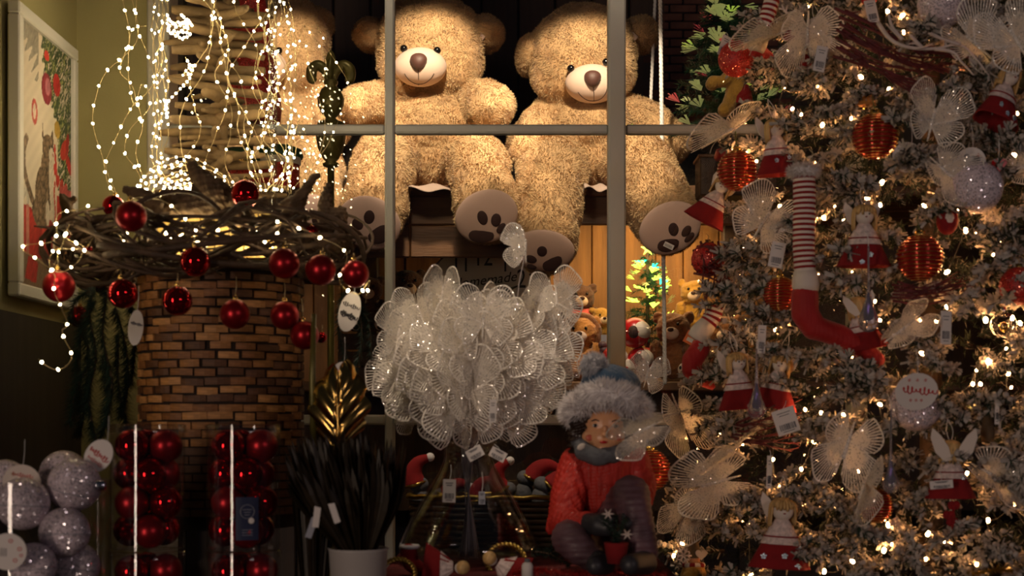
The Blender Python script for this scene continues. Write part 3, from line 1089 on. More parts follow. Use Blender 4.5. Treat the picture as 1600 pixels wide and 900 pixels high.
# ------------------------------------------------------------------ stacked-twig tree
t = thing('twig_tree', 'tall stacked driftwood twig tree wrapped in fairy lights', 'twig tree', 345, 330, 2.98)
q = MB(); q.tube([(0, 0, -40), (3, 0, 150), (-2, 0, 340), (0, 0, 480)], [9, 8, 7, 5], 10); q.build('trunk', 'twig', t)
q = MB(); q.box((0, 0, -44), (90, 70, 10), bev=2); q.build('base', 'twig', t, smooth=False)
r_ = random.Random(5)
yy = -20
k = 0
while yy < 380:
    ang = k * 1.13 + r_.uniform(-.3, .3)
    half = r_.uniform(72, 98) * (1.12 - .25 * (yy + 20) / 400)
    tilt = r_.uniform(-.10, .10)
    dx, dy = math.cos(ang), math.sin(ang) * .8
    if abs(dx) < .35: half *= .75
    off = r_.uniform(-8, 8)
    pts = []
    b1, b2 = r_.uniform(-5, 5), r_.uniform(-6, 6)
    for j in range(6):
        u = j / 5 * 2 - 1
        pts.append((dx * u * half + off, dy * u * half - (10 if k % 2 else -10), yy + u * half * tilt * (1 if dx > 0 else -1) + b1 * (1 - u * u) + r_.uniform(-1.5, 1.5)))
    rad = r_.uniform(5.0, 8.4)
    q = MB(); q.tube(spline(pts, 3), np.interp(np.linspace(0, 1, 16), [0, .1, .5, .9, 1], [rad * .7, rad, rad * 1.05, rad * .8, rad * .5]) * np.array([r_.uniform(.9, 1.1) for _ in range(16)]), 8)
    q.build('branch', 'twig', t)
    yy += r_.uniform(5.6, 8.2)
    k += 1

# clear rod added beside it to imitate a glass edge reflection
t = thing('reflection_rod', 'clear upright rod added for a glass edge reflection, hung with fairy lights', 'rod', 426, 330, 2.95)
q = MB(); q.tube([(0, 0, -60), (0, 0, 420)], 7, 16); q.build('shaft', 'clear', t)
q = MB(); q.lathe([(0, -66), (16, -66), (16, -60), (0, -60)], 20); q.build('foot', 'clear', t)
# red glitter cone and the red gift tin seen behind
t = thing('glitter_cone', 'dark red glitter cone tree behind the stacked twigs', 'cone tree', 388, 190, 3.42)
q = MB(); q.lathe([(0, 330), (40, 120), (52, 20), (50, 0), (0, 0)], 24); q.build('cone', 'rglit', t)
q = MB(); q.lathe([(8, 0), (8, -150), (30, -152), (30, -158), (0, -158)], 16); q.build('stand', 'bronze', t)
for (x, y, sc, lab) in ((438, 292, 1., 'red tin with green lid and cream band behind the clear rod'), (374, 300, 1.05, 'red glittery tin with gold band behind the driftwood')):
    t = thing('gift_tin', lab, 'tin', x, y, 3.40)
    q = MB(); q.lathe([(0, -4), (28 * sc, -4), (30 * sc, 0), (30 * sc, 34 * sc), (0, 34 * sc)], 28); q.build('body', 'rglit', t)
    q = MB(); q.lathe([(31 * sc, 34 * sc), (32 * sc, 36 * sc), (32 * sc, 44 * sc), (31 * sc, 46 * sc)], 28); q.build('band', 'gold' if x < 400 else 'feltwhite', t)
    q = MB(); q.lathe([(34 * sc, 44 * sc), (36 * sc, 48 * sc), (33 * sc, 58 * sc), (18 * sc, 64 * sc), (0, 66 * sc)], 28); q.build('lid', 'green', t)
    q = MB(); q.box((0, 0, -40), (70, 50, 70), bev=3); q.build('box_stand', 'wood', t, smooth=False)

# ------------------------------------------------------------------ bronze finial
t = thing('bronze_finial', 'bronze fleur-de-lis curtain finial on a rod behind the glazing bar', 'finial', 517, 330, 3.36)
q = MB(); zf_ = -P(517, 330, 3.36).z / t['_s']
q.tube([(0, 0, zf_ + 4), (0, 0, 75)], 5.5, 14); q.build('rod', 'bronze', t)
q = MB(); q.lathe([(0, zf_ + 1), (60, zf_ + 1), (60, zf_ + 5), (8, zf_ + 12)], 24); q.build('foot', 'bronze', t)
prof = [(6, 68), (12, 70), (13, 74), (8, 77), (12, 82), (20, 100), (23, 122), (20, 138), (9, 143), (8, 146), (14, 152), (20, 164), (21, 176), (15, 190), (8, 196), (11, 199), (11, 203), (7, 206), (0, 207)]
q = MB(); q.lathe(prof, 32)
vv = q.v[0]
ang = np.arctan2(vv[:, 1], vv[:, 0])
msk = (vv[:, 2] > 80) & (vv[:, 2] < 140)
vv[msk, :2] *= (1 + .05 * np.cos(ang[msk] * 16))[:, None]
q.build('turned_body', 'bronze', t)
q = MB(); q.tube([(0, 0, 200), (-1, 0, 215), (0, 0, 232), (2, 0, 250)], [8, 13, 11, 1.5], 14, flat=.5); q.build('centre_petal', 'bronze', t)
q = MB(); q.ball((0, 0, 225), (9, 5, 26), 16, 12); q.build('petal_ridge', 'bronze', t)
for sgn in (-1, 1):
    pts = [(sgn * 3, 0, 203), (sgn * 8, 0, 218), (sgn * 19, 0, 228), (sgn * 29, 0, 222), (sgn * 30, 0, 208), (sgn * 24, 0, 202)]
    sp = spline(pts, 5)
    q = MB(); q.tube(sp, np.interp(np.linspace(0, 1, len(sp)), [0, .3, .6, .85, 1], [5, 8, 9, 8, 4]), 12, flat=.7, up=(0, 1, 0)); q.build('side_petal', 'bronze', t)

# ------------------------------------------------------------------ woven basket
BD = 2.62
bk = thing('woven_basket', 'tall round basket woven from brown wood chips under the vine wreath', 'basket', 347, 820, BD)
Rb = 128.
zlo, zhi = 20., 392.
q = MB(); q.lathe([(Rb - 6, 0), (Rb - 5, zhi), (Rb - 14, zhi), (Rb - 14, 10), (0, 10), (0, 0), (Rb - 6, 0)], 64); q.build('shell', 'chipdark', bk)
q = MB(); q.tube([(Rb * math.cos(a), Rb * math.sin(a), zhi) for a in np.linspace(0, 2 * PI, 48, endpoint=False)], 5, 8, closed=True); q.build('rim', 'vine', bk)
r_ = random.Random(3)
rowh = 13.0
chips = []
NP = 21
for v_ in range(3):
    for mi in range(4):
        wd = 2 * PI * Rb / NP * (1.0, .92, .80)[v_]
        q = MB()
        vs, fs = [], []
        nseg = 4
        for i in range(nseg + 1):
            u = i / nseg - .5
            a = u * wd / Rb
            bow = 2.6 * math.cos(u * PI)
            for (rr, zz) in ((Rb - 5 + bow - 1, -5.2), (Rb - 3 + bow, -5.4), (Rb - 3 + bow + .4, 5.2), (Rb - 5 + bow - 1, 5.4)):
                vs.append((rr * math.sin(a), -rr * math.cos(a), zz))
        for i in range(nseg):
            for j in range(3):
                fs.append((i * 4 + j, i * 4 + 4 + j, i * 4 + 5 + j, i * 4 + 1 + j))
        fs.append((0, 1, 2, 3)); fs.append((nseg * 4 + 3, nseg * 4 + 2, nseg * 4 + 1, nseg * 4))
        q.add(vs, fs)
        chips.append((v_, mi, q.mesh('chip', 'chip%d' % mi, bk['_s'], smooth=False)))
rest = MB()
for row in range(int((zhi - zlo) / rowh)):
    z = zlo + 6 + row * rowh
    if z > zhi - 6: break
    offs = (row % 2) * .5 + r_.uniform(-.12, .12)
    py = 820 - z
    for i in range(NP):
        a = (i + offs) * 2 * PI / NP
        a = (a + PI) % (2 * PI) - PI
        if abs(a) < 1.42 and py < 700:
            v_, mi, me = chips[r_.randrange(3) * 4 + r_.choices(range(4), (3, 3, 3, 2))[0]]
            o = link('chip', me, bk, (0, 0, (z + r_.uniform(-.8, .8)) * bk['_s']), (r_.uniform(-.01, .01), r_.uniform(-.03, .03), a), 1)
            k_ = 1 + r_.uniform(-.004, .014)
            o.scale = (k_, k_, r_.uniform(.88, 1.05))
        elif row % 1 == 0:
            q = MB(); q.box((0, -Rb + 4, 0), (36, 4, 10.4))
            rest.add(q.v[0] @ rot(0, 0, a).T + V(0, 0, z), q.f)
o = rest.build('rear_chips', 'chip2', bk, smooth=False); o['kind'] = 'stuff'

# ------------------------------------------------------------------ vine wreath lying on the basket
wr = thing('vine_wreath', 'wide tangled vine wreath lying on the basket, hung with red baubles', 'wreath', 325, 388, BD)
r_ = random.Random(21)
nvine = 68
for i in range(nvine):
    a0 = r_.uniform(0, 2 * PI)
    span = r_.uniform(1.6, 3.6)
    Rm = r_.uniform(160, 200)
    ph = r_.uniform(0, 6.28); tw = r_.uniform(-6.5, 6.5)
    rr = r_.uniform(18, 56)
    pts = []
    n_ = int(span * 7)
    for j in range(n_ + 1):
        a = a0 + span * j / n_
        p_ = ph + tw * j / n_ * 2
        r2 = rr * (1 + .25 * math.sin(3 * a + ph))
        pts.append(((Rm + r2 * math.cos(p_)) * math.cos(a) * 1.05, (Rm * .95 + r2 * math.cos(p_)) * math.sin(a), r2 * .95 * math.sin(p_) - 4 + 10 * math.cos(a)))
    q = MB(); rad = r_.uniform(2.6, 5.4)
    q.tube(spline(pts, 2), np.linspace(rad, rad * .55, len(pts) * 2 - 1), 6)
    q.build('vine', 'vine', wr)
# curved loose ends
for k_ in range(16):
    a = r_.uniform(PI * .8, 2.2 * PI)
    b = np.array(((190 + 30) * math.cos(a), 190 * math.sin(a), r_.uniform(-30, 40)))
    e = b + np.array((r_.uniform(-40, 40), r_.uniform(-50, 10), r_.uniform(-26, 30)))
    m_ = (b + e) / 2 + np.array((r_.uniform(-20, 20), 0, r_.uniform(-14, 14)))
    q = MB(); q.tube(spline([b, m_, e], 6), np.linspace(3.2, 1.2, 13), 6); q.build('twig_end', 'vine', wr)
# upright slats added for the yellow glow are built after the lights
# driftwood pieces lying on the wreath
def driftwood(label, px, py, d, chains, seed):
    t = thing('driftwood', label, 'driftwood', px, py, d)
    mb = MB()
    for ch in chains:
        for (a, b) in zip(ch[:-1], ch[1:]):
            for i in range(7):
                u = i / 6
                x, y, dd, r = [a[j] * (1 - u) + b[j] * u for j in range(4)]
                mb.ball(L(t, x, y, dd), (r, r * 1.1, r), 14, 10)
    me = remesh(mb, 2.0, 3, 'wood')
    v, n, tr = mesh_arrays(me)
    nz = wnoise(v * .14, seed)[:, 0] * 1.5 + wnoise(v * .4, seed + 1)[:, 1] * .8
    set_co(me, (v + n * nz[:, None]) * t['_s'])
    me.materials.append(M['bark'])
    link('wood', me, t)
    return t


driftwood('gnarled driftwood root forking upward on top of the wreath', 345, 335, 2.56,
    [[(300, 262, 0, 9), (318, 282, 0, 15), (340, 300, 0, 18), (352, 322, .02, 22)], [(352, 322, .02, 22), (310, 318, .02, 20), (272, 322, .02, 16), (258, 302, .02, 7)], [(352, 322, .02, 20), (375, 335, .02, 18), (388, 348, 0, 10)], [(310, 318, .02, 18), (306, 296, .02, 8)], [(368, 318, 0, 12), (374, 296, 0, 8)]], 3)
driftwood('short stubby driftwood branch near the matte bauble', 235, 322, 2.52, [[(196, 296, 0, 6), (215, 302, 0, 9), (236, 312, 0, 12), (248, 328, 0, 11)]], 4)
driftwood('knotted driftwood stump before the tins, on the wreath', 468, 360, 2.58, [[(492, 276, 0, 6), (478, 296, 0, 8), (462, 318, 0, 13), (452, 345, 0, 17), (470, 372, 0, 18)], [(462, 318, 0, 13), (444, 322, 0, 8)]], 6)
driftwood('twisted driftwood stump standing by the big bear paw', 520, 380, 2.60, [[(513, 292, 0, 7), (508, 318, 0, 12), (512, 350, 0, 16), (528, 380, 0, 18)], [(512, 345, 0, 14), (532, 330, 0, 10), (536, 342, 0, 8)]], 7)
driftwood('thin driftwood snag leaning against the picture frame', 100, 372, 2.66, [[(98, 304, 0, 5), (104, 320, 0, 9), (112, 345, 0, 13), (96, 362, 0, 10), (82, 364, 0, 5)], [(104, 320, 0, 8), (116, 312, 0, 5)], [(112, 345, 0, 12), (126, 362, 0, 14)]], 8)

# ------------------------------------------------------------------ red baubles
bauble_me = {}


def bauble(px, py, r, d, kind, label, group, hang=26, rz=0., cap=True):
    t = thing('red_bauble', label, 'bauble', px, py, d, group)
    s = t['_s']
    if kind not in bauble_me:
        q = MB(); q.ball((0, 0, 0), 1, 32, 20); b = q.mesh('ball', 'bauble_' + kind)
        q = MB(); q.lathe([(.16, .96), (.17, 1.0), (.17, 1.18), (.14, 1.2), (0, 1.2)], 14)
        q.tube([(.07 * math.cos(a), 0, 1.24 + .07 * math.sin(a)) for a in np.linspace(0, 2 * PI, 10, endpoint=False)], .018, 5, closed=True)
        bauble_me[kind] = (b, q.mesh('cap', 'gold'))
    b, c = bauble_me[kind]
    t.rotation_euler = (rnd.uniform(-.1, .1), rnd.uniform(-.15, .15), rz)
    link('ball', b, t, scale=r * s)
    if cap:
        link('cap', c, t, scale=r * s)
        if hang:
            wire(t, 'thread', [(0, 0, r * 1.25), (1, 2, r * 1.25 + hang * .5), (0, 4, r * 1.25 + hang)], .5, 'copper', 4)
    return t


for (x, y, r, d, k, lab, hg) in [
    (92, 447, 25, 2.40, 'matte', 'satin red bauble with fairy lights across it before the picture frame', 14),
    (177, 322, 17, 2.52, 'shiny', 'mirror red bauble lying on the wreath behind a satin one', 0),
    (205, 338, 24, 2.31, 'matte', 'satin red bauble lying on the wreath near the stubby branch', 0),
    (192, 459, 23.5, 2.36, 'shiny', 'mirror red bauble hanging under the wreath above the dark garland', 10),
    (277, 470, 23.5, 2.34, 'shiny', 'mirror red bauble hanging against the basket top edge', 14),
    (305, 409, 23.5, 2.33, 'shiny', 'mirror red bauble hanging in front of the lit wreath centre', 14),
    (367, 491, 23.5, 2.35, 'matte', 'satin red bauble hanging low in the middle of the basket', 30),
    (444, 412, 24, 2.36, 'matte', 'satin red bauble at wreath height, first of the row of three', 6),
    (501, 422, 24, 2.36, 'matte', 'satin red bauble at wreath height, middle of the row of three', 6),
    (555, 428, 21.5, 2.40, 'matte', 'satin red bauble at wreath height nearest the window mullion', 6),
    (445, 493, 22.5, 2.38, 'matte', 'satin red bauble hanging below the row of three on the basket edge', 24),
    (476, 524, 22.5, 2.37, 'matte', 'satin red bauble hanging lowest beside the basket', 30),
    (383, 303, 22, 2.50, 'shiny', 'red bauble wedged behind the driftwood root on the wreath', 0),
    (124, 495, 17, 2.62, 'shiny', 'dark red bauble half hidden in the garland by the wall corner', 10),
    (138, 391, 7, 2.44, 'shiny', 'tiny red bauble inside the wreath vines', 0),
    (487, 362, 10, 2.50, 'shiny', 'small red bauble between the two driftwood stumps', 0),
    (502, 527, 9, 2.44, 'shiny', 'small red sequined bauble behind the lowest satin bauble', 8)]:
    bauble(x, y, r, d, k, lab, 'red baubles on the vine wreath', hg)

# little price card on the wreath
t = thing('price_card', 'small brown price card standing between the driftwood stumps', 'card', 418, 348, 2.5)
q = MB(); q.prism([(-12, -16), (14, -20), (12, 10), (-10, 14)], -.8, .8); q.build('card', 'twig', t, smooth=False)
me = text_mesh('MO', 9 * t['_s'], 'ink', 'print', .0004); link('print', me, t, V(0, -1.3, 4) * t['_s'], (PI / 2, -.1, 0))

# ------------------------------------------------------------------ fairy lights
fairy_b = MB(); fairy_b.ball((0, 0, 0), (1, 1, 1.35), 7, 5)


def fairy(label, strands, d_note='', seed=1, rb=2.1, every=17., rw=.5, jitter=.5):
    """strands: lists of (px, py, d); the wire runs through them, a bulb every few pixels"""
    r = random.Random(seed)
    a = strands[0][0]
    t = thing('fairy_light_string', label, 'string lights', a[0], a[1], a[2], 'fairy light strings')
    for st in strands:
        pts = np.array([L(t, x, y, d - a[2]) for (x, y, d) in st])
        sp = spline(pts, 7)
        seglen = np.r_[0, np.cumsum(np.linalg.norm(np.diff(sp, axis=0), axis=1))]
        n_ = max(8, int(seglen[-1] / 7))
        uu = np.linspace(0, seglen[-1], n_)
        q = np.stack([np.interp(uu, seglen, sp[:, i]) for i in range(3)], 1)
        q += wnoise(q * .09, seed) * jitter
        mb = MB(); mb.tube(q, rw, 4); mb.build('wire', 'copper', t)
        mb = MB()
        pos = r.uniform(0, every)
        while pos < seglen[-1]:
            c = np.array([np.interp(pos, uu, q[:, i]) for i in range(3)])
            k_ = rb * .84 * r.uniform(.8, 1.2)
            mb.ball(c + V(0, -.8, 0), (k_, k_, k_ * r.uniform(1, 1.5)), 7, 5, rot(0, r.uniform(-1, 1), 0))
            pos += every * r.uniform(.75, 1.3)
        if mb.n:
            o = mb.build('bulbs', 'bulb_fairy', t); o['kind'] = 'stuff'
    return t


r_ = random.Random(77)
# strings hanging free before the olive wall
fairy('fairy light string looping far out before the olive wall', [
    [(202, -20, 2.9), (215, 60, 2.9), (163, 118, 2.88), (145, 185, 2.88), (160, 250, 2.87), (168, 285, 2.86), (185, 310, 2.8)],
    [(190, -10, 2.92), (202, 60, 2.92), (186, 110, 2.92), (204, 130, 2.92), (215, 165, 2.92), (222, 200, 2.92), (212, 240, 2.92), (230, 290, 2.9)]], seed=1, every=32, rb=2.2)
fairy('fairy light strings hanging straight beside the window jamb', [
    [(214, -10, 2.93), (212, 40, 2.93), (230, 82, 2.93), (240, 130, 2.93), (212, 160, 2.93), (194, 188, 2.93), (176, 226, 2.93), (165, 258, 2.92), (180, 300, 2.88)],
    [(230, 40, 2.9), (205, 50, 2.9), (201, 120, 2.9), (209, 165, 2.9), (222, 130, 2.9), (234, 165, 2.9), (202, 206, 2.9), (196, 240, 2.9), (212, 262, 2.9), (228, 300, 2.88)]], seed=2, every=32, rb=2.1)
st = []
for i in range(7):
    x = 240 + i * 3 + r_.uniform(-4, 4)
    pts = [(x, -20, 2.9)]
    for j in range(8):
        pts.append((x + r_.uniform(-10, 12), 20 + j * 38, 2.88 + r_.uniform(-.03, .03)))
    st.append(pts)
fairy('dense fairy light strings cascading down the left side of the twig tree', st, seed=3, every=40, rb=1.6)
st = []
for i in range(10):
    x0 = r_.uniform(270, 440)
    pts = []
    x, y = x0, -20
    for j in range(8):
        pts.append((x, y, 2.80 + r_.uniform(-.06, .05)))
        x += r_.uniform(-30, 30); y += 46
        x = min(max(x, 262), 455)
    st.append(pts)
fairy('fairy light strings draped across the twig tree branches', st, seed=4, every=42, rb=1.8)
st = []
for i in range(9):
    x = 415 + i * 4.5
    pts = []
    y = -20
    while y < 330:
        pts.append((x + r_.uniform(-13, 13) * (1 + max(0, y) / 200), y, 2.9 + r_.uniform(-.05, .05)))
        y += 40
    st.append(pts)
fairy('dense fairy light strings hanging over the clear rod', st, seed=5, every=36, rb=1.7)
st = [[(280, 20, 2.82), (300, 40, 2.80), (275, 35, 2.79), (262, 48, 2.8), (288, 60, 2.8), (292, 32, 2.78), (270, 50, 2.78), (300, 52, 2.8), (285, 62, 2.8)],
      [(262, 30, 2.8), (280, 42, 2.78), (298, 30, 2.8), (276, 55, 2.78), (258, 40, 2.78)],
      [(290, 90, 2.8), (300, 112, 2.79), (286, 118, 2.79), (302, 100, 2.8), (295, 124, 2.8), (262, 160, 2.8), (258, 170, 2.8), (262, 182, 2.8)],
      [(262, 155, 2.8), (259, 165, 2.79), (262, 175, 2.8), (260, 185, 2.8)]]
fairy('tight knot of fairy lights glowing at the top of the twig tree', st, seed=6, every=8, rb=1.9)
st = []
for i in range(11):
    pts = []
    for j in range(7):
        a = PI * (.05 + .9 * j / 6)
        rr = 22 + i * 4.2
        pts.append((288 - math.cos(a) * rr * 1.25 + r_.uniform(-4, 4), 322 - math.sin(a) * rr * 1.15 + r_.uniform(-4, 4), 2.62 + .03 * i * .3 + r_.uniform(-.03, .03)))
    st.append(pts)
fairy('bright coil of fairy lights heaped at the foot of the twig tree', st, seed=7, every=21, rb=1.8)
st = [[(60, 562, 2.38), (88, 578, 2.38), (112, 560, 2.39), (96, 518, 2.37), (106, 508, 2.37), (96, 480, 2.36), (88, 465, 2.355), (84, 448, 2.35), (86, 430, 2.355), (70, 412, 2.36), (35, 386, 2.40), (84, 375, 2.38), (90, 335, 2.42), (120, 328, 2.42), (140, 320, 2.43)],
      [(84, 414, 2.36), (108, 352, 2.40), (104, 372, 2.40), (132, 388, 2.38), (84, 391, 2.37), (80, 420, 2.36), (110, 420, 2.37), (150, 366, 2.40)],
      [(178, 364, 2.38), (184, 365, 2.38), (200, 380, 2.42), (196, 318, 2.38), (250, 312, 2.40), (288, 340, 2.40)],
      [(288, 340, 2.40), (330, 380, 2.38), (360, 365, 2.40), (410, 378, 2.40), (425, 374, 2.39), (440, 350, 2.42), (435, 348, 2.42), (478, 360, 2.42), (500, 372, 2.42), (542, 396, 2.42), (530, 440, 2.42), (560, 460, 2.45), (578, 437, 2.43), (570, 474, 2.45)]]
fairy('fairy light string trailing over the vine wreath', st, seed=8, every=34, rb=2.4, rw=.6)
# glowing bed of lights inside the wreath
st = []
for i in range(4):
    pts = []
    for j in range(10):
        pts.append((250 + j * 22 + r_.uniform(-8, 8), 372 + r_.uniform(-16, 14), 2.60 + r_.uniform(-.08, .08)))
    st.append(pts)
fairy('fairy light string lying in the hollow of the wreath', st, seed=9, every=13, rb=2.2)
st = []
for i in range(5):
    pts = []
    x, y = r_.uniform(425, 500), 40
    for j in range(6):
        pts.append((x, y, 2.95 + r_.uniform(-.05, .05)))
        x += r_.uniform(-34, 40); y += r_.uniform(36, 60); x = min(max(x, 420), 545)
    st.append(pts)
fairy('sparse fairy light strings hanging before the finial', st, seed=10, every=40, rb=1.5, rw=.35)
# upright slats added so the wreath hollow shows a yellow glow
M['palewood'] = mat('pale_yellow_wood', (.52, .36, .11), .6, var=.2, vscale=20)
t = thing('glow_tray', 'pale tray slats added upright in the wreath hollow to catch the fairy lights', 'tray', 340, 382, BD)
for k in range(9):
    q = MB(); q.box((-92 + k * 23, 34, 18), (21, 5, 70), bev=1); q.build('slat', 'palewood', t, smooth=False)
q = MB(); q.box((0, 30, -16), (215, 40, 6)); q.build('batten', 'palewood', t, smooth=False)

# ------------------------------------------------------------------ clear tubes of red baubles
def bauble_tube(px, py, d, R, hgt, where, layers, card=False):
    short = {'upper of the stack nearest the glitter balls': 'above', 'upper of the stack with the navy card': 'with card', 'lower of the stack nearest the glitter balls': 'below', 'lower of the stack with the navy card': 'under card'}[where]
    t = thing('bauble_tube', 'clear plastic tube packed with red baubles, ' + where, 'bauble tube', px, py, d, 'clear tubes of red baubles')
    q = MB(); q.lathe([(R, 0), (R, hgt)], 48); q.build('wall', 'clear', t)
    q = MB(); q.lathe([(0, 0), (R * .98, 0), (R, 2), (R * 1.01, 6)], 48); q.build('base', 'clear', t)
    q = MB(); q.lathe([(R * 1.03, hgt - 12), (R * 1.03, hgt), (R * .96, hgt + 1.5), (R * .9, hgt - 1), (0, hgt - 1)], 48); q.build('lid', 'clear', t)
    if card:
        q = MB()
        vs, fs = [], []
        for i in range(7):
            a = -PI / 2 + (-.02 + .64 * i / 6)
            for z in (16, 82):
                vs.append((R * .97 * math.cos(a), R * .97 * math.sin(a), z))
        for i in range(6): fs.append((i * 2, i * 2 + 2, i * 2 + 3, i * 2 + 1))
        q.add(vs, fs); cd = q.build('card', 'navy', t)
        R3 = rot(0, 0, .3)
        q = MB()
        cc = R3 @ V(0, -R * .985, 0)
        ring = [(R3 @ V(10.5 * math.cos(a), 0, 10.5 * math.sin(a))) + cc + V(0, 0, 60) for a in np.linspace(0, 2 * PI, 24, endpoint=False)]
        q.tube(ring, .5, 4, closed=True)
        for k, wd in enumerate((14, 10, 8)):
            q.box(cc + V(0, -.3, 63 - k * 4), (wd, .5, .8), R3)
        for k in range(3): q.box(cc + V(0, -.3, 32 - k * 4), (16, .5, .7), R3)
        q.build('print', 'greylabel', cd, smooth=False, s=t['_s'])
        q = MB(); q.ball(cc + V(6, .8, 46), (4.6, .6, 4.6), 14, 8, R3); q.build('sticker', 'tagpaper', cd, s=t['_s'])
    rb = R * .455
    for j in range(layers):
        for i in range(3):
            a = i * 2 * PI / 3 + (j % 2) * 1.05 - PI / 2 + .35
            rr = R - rb - 1.5
            zc = rb * 1.06 + j * rb * 1.70
            if zc + rb > hgt: break
            k = 'shiny' if (i + j) % 3 else 'matte'
            c = P(px, py, d) + Vector((rr * math.cos(a), rr * math.sin(a), zc)) * (d / F)
            dd = c.y
            bx = 800 + c.x / dd * F; by = HZ - (c.z - H) / dd * F
            dx_ = rr * math.cos(a)
            side = 'toward the glitter balls' if dx_ < -.3 * R else 'toward the dried leaves' if dx_ > .3 * R else 'in the middle'
            side += ' at the front' if math.sin(a) < 0 else ' at the rear'
            bauble(bx, by, rb * d / dd, dd, k, ('mirror' if k == 'shiny' else 'satin') + ' red bauble, ' + ('bottom', 'third', 'second', 'top', 'uppermost')[j] + ' layer, ' + side + ', tube ' + short, 'baubles inside the clear tubes', 0, cap=False)
    return t


bauble_tube(231, 856, 2.25, 57, 192, 'upper of the stack nearest the glitter balls', 4)
bauble_tube(380, 856, 2.25, 57, 192, 'upper of the stack with the navy card', 4, True)
bauble_tube(231, 1050, 2.25, 57, 190, 'lower of the stack nearest the glitter balls', 4)
bauble_tube(380, 1050, 2.25, 57, 190, 'lower of the stack with the navy card', 4)

# ------------------------------------------------------------------ pearl glitter balls with round tags in a clear box
for (x, y, r, d, lab) in [
    (36, 787, 41, 2.14, 'pearl glitter ball with a round tag behind it, large at picture edge'),
    (116, 758, 41, 2.18, 'pearl glitter ball with a seam and silver cap beside the tube'),
    (100, 742, 38, 2.28, 'pearl glitter ball peeking out behind the seamed one'),
    (101, 832, 39, 2.14, 'pearl glitter ball in the middle row below the seamed one'),
    (52, 884, 36, 2.10, 'pearl glitter ball behind the large round tag at the bottom'),
    (120, 884, 36, 2.18, 'shaded pearl glitter ball low beside the tubes'),
    (8, 752, 34, 2.26, 'pearl glitter ball mostly cut off by the picture edge'),
    (20, 958, 40, 2.14, 'pearl glitter ball at the bottom of the heap')]:
    t = thing('glitter_ball', lab, 'glitter ball', x, y, d, 'heap of pearl glitter balls')
    q = MB(); q.ball((0, 0, 0), r, 32, 20)
    q.build('ball', 'wball', t)
    q = MB(); a = np.linspace(0, 2 * PI, 40, endpoint=False)
    q.tube(np.c_[np.cos(a) * r, np.sin(a) * r, np.full(40, -r * .12)], .7, 4, closed=True); q.build('seam', 'greylabel', t)
    t.rotation_euler = (rnd.uniform(-.2, .2), rnd.uniform(-.3, .3), 0)
    if 'silver cap' in lab:
        q = MB(); q.lathe([(8, 0), (8, 12), (5, 14), (0, 14)], 16, (r * .93, -10, 12), rot(0, 1.35, 0)); q.build('cap', 'sequin', t)


def round_tag(name, label, px, py, d, r, R, lines, col='tagpaper', pcol='redpaint', oval=1., group=None):
    t = thing(name, label, 'tag', px, py, d, group)
    a = np.linspace(0, 2 * PI, 28, endpoint=False)
    q = MB(); q.prism(np.c_[np.cos(a) * r * oval, np.sin(a) * r], -.5, .5, R); c = q.build('card', col, t, smooth=False)
    mb = MB(); tp = R @ V(0, 0, r - 1); mb.tube(spline([tp, tp + V(1, 3, 18), tp + V(0, 8, 40)], 4), .45, 4); mb.build('string', 'rope', t)
    for (txt, x, z, sz, cc, sh) in lines:
        if txt == '~':                                  # unreadable handwriting: a looping pen line
            mb = MB(); n_ = 60; u = np.linspace(-1, 1, n_)
            ww = min(sz * 1.25, r * oval * .8)
            mb.tube(np.c_[u * ww + sz * .10 * np.cos(u * 26), -u * sz * .12 + sz * .20 * np.sin(u * 26) * (1 + .6 * np.sin(u * 7 + px)), np.zeros(n_)], sz * .045, 5)
            me = mb.mesh('lettering', cc, t['_s'])
        else:
            me = text_mesh(txt, sz * t['_s'], cc, 'lettering', .00015, sh)
        o = link('lettering', me, c)
        o.matrix_local = Matrix(R.tolist()).to_4x4() @ Matrix.Translation(V(x, -.9, z) * t['_s']) @ Matrix.Rotation(PI / 2, 4, 'X')
    return t


round_tag('round_tag', 'large round paper tag with red dots at the bottom picture corner', 12, 862, 2.04, 29, rot(0, .05, .1),
    [('o', 18, 6, 14, 'redpaint', 0), ('o', 12, -12, 14, 'redpaint', 0), ('o', 4, 18, 14, 'redpaint', 0), ('|||', -6, 0, 14, 'tagprint', 0), ('o', 21, -4, 11, 'redpaint', 0)])
round_tag('round_tag', 'brown round paper tag poking up behind the big glitter ball', 34, 754, 2.20, 29, rot(.2, .1, .2),
    [('~', 0, 12, 12, 'redpaint', 0), ('*', -14, 10, 14, 'plushyellow', 0)], col='feltwhite')
round_tag('oval_tag', 'oval paper tag with red script hanging beside the bauble tube', 154, 712, 2.20, 27, rot(0, .55, 0),
    [('~', 0, 2, 17, 'redpaint', .3), ('~', 0, -10, 11, 'redpaint', 0)], oval=.78)
# clear drum that holds the balls
t = thing('acrylic_drum', 'clear acrylic drum holding the pearl glitter balls', 'drum', 58, 1040, 2.20)
q = MB(); q.lathe([(112, 0), (112, 290)], 56); q.build('wall', 'clear', t)
q = MB(); q.lathe([(0, 0), (112, 0)], 56); q.build('base', 'clear', t)

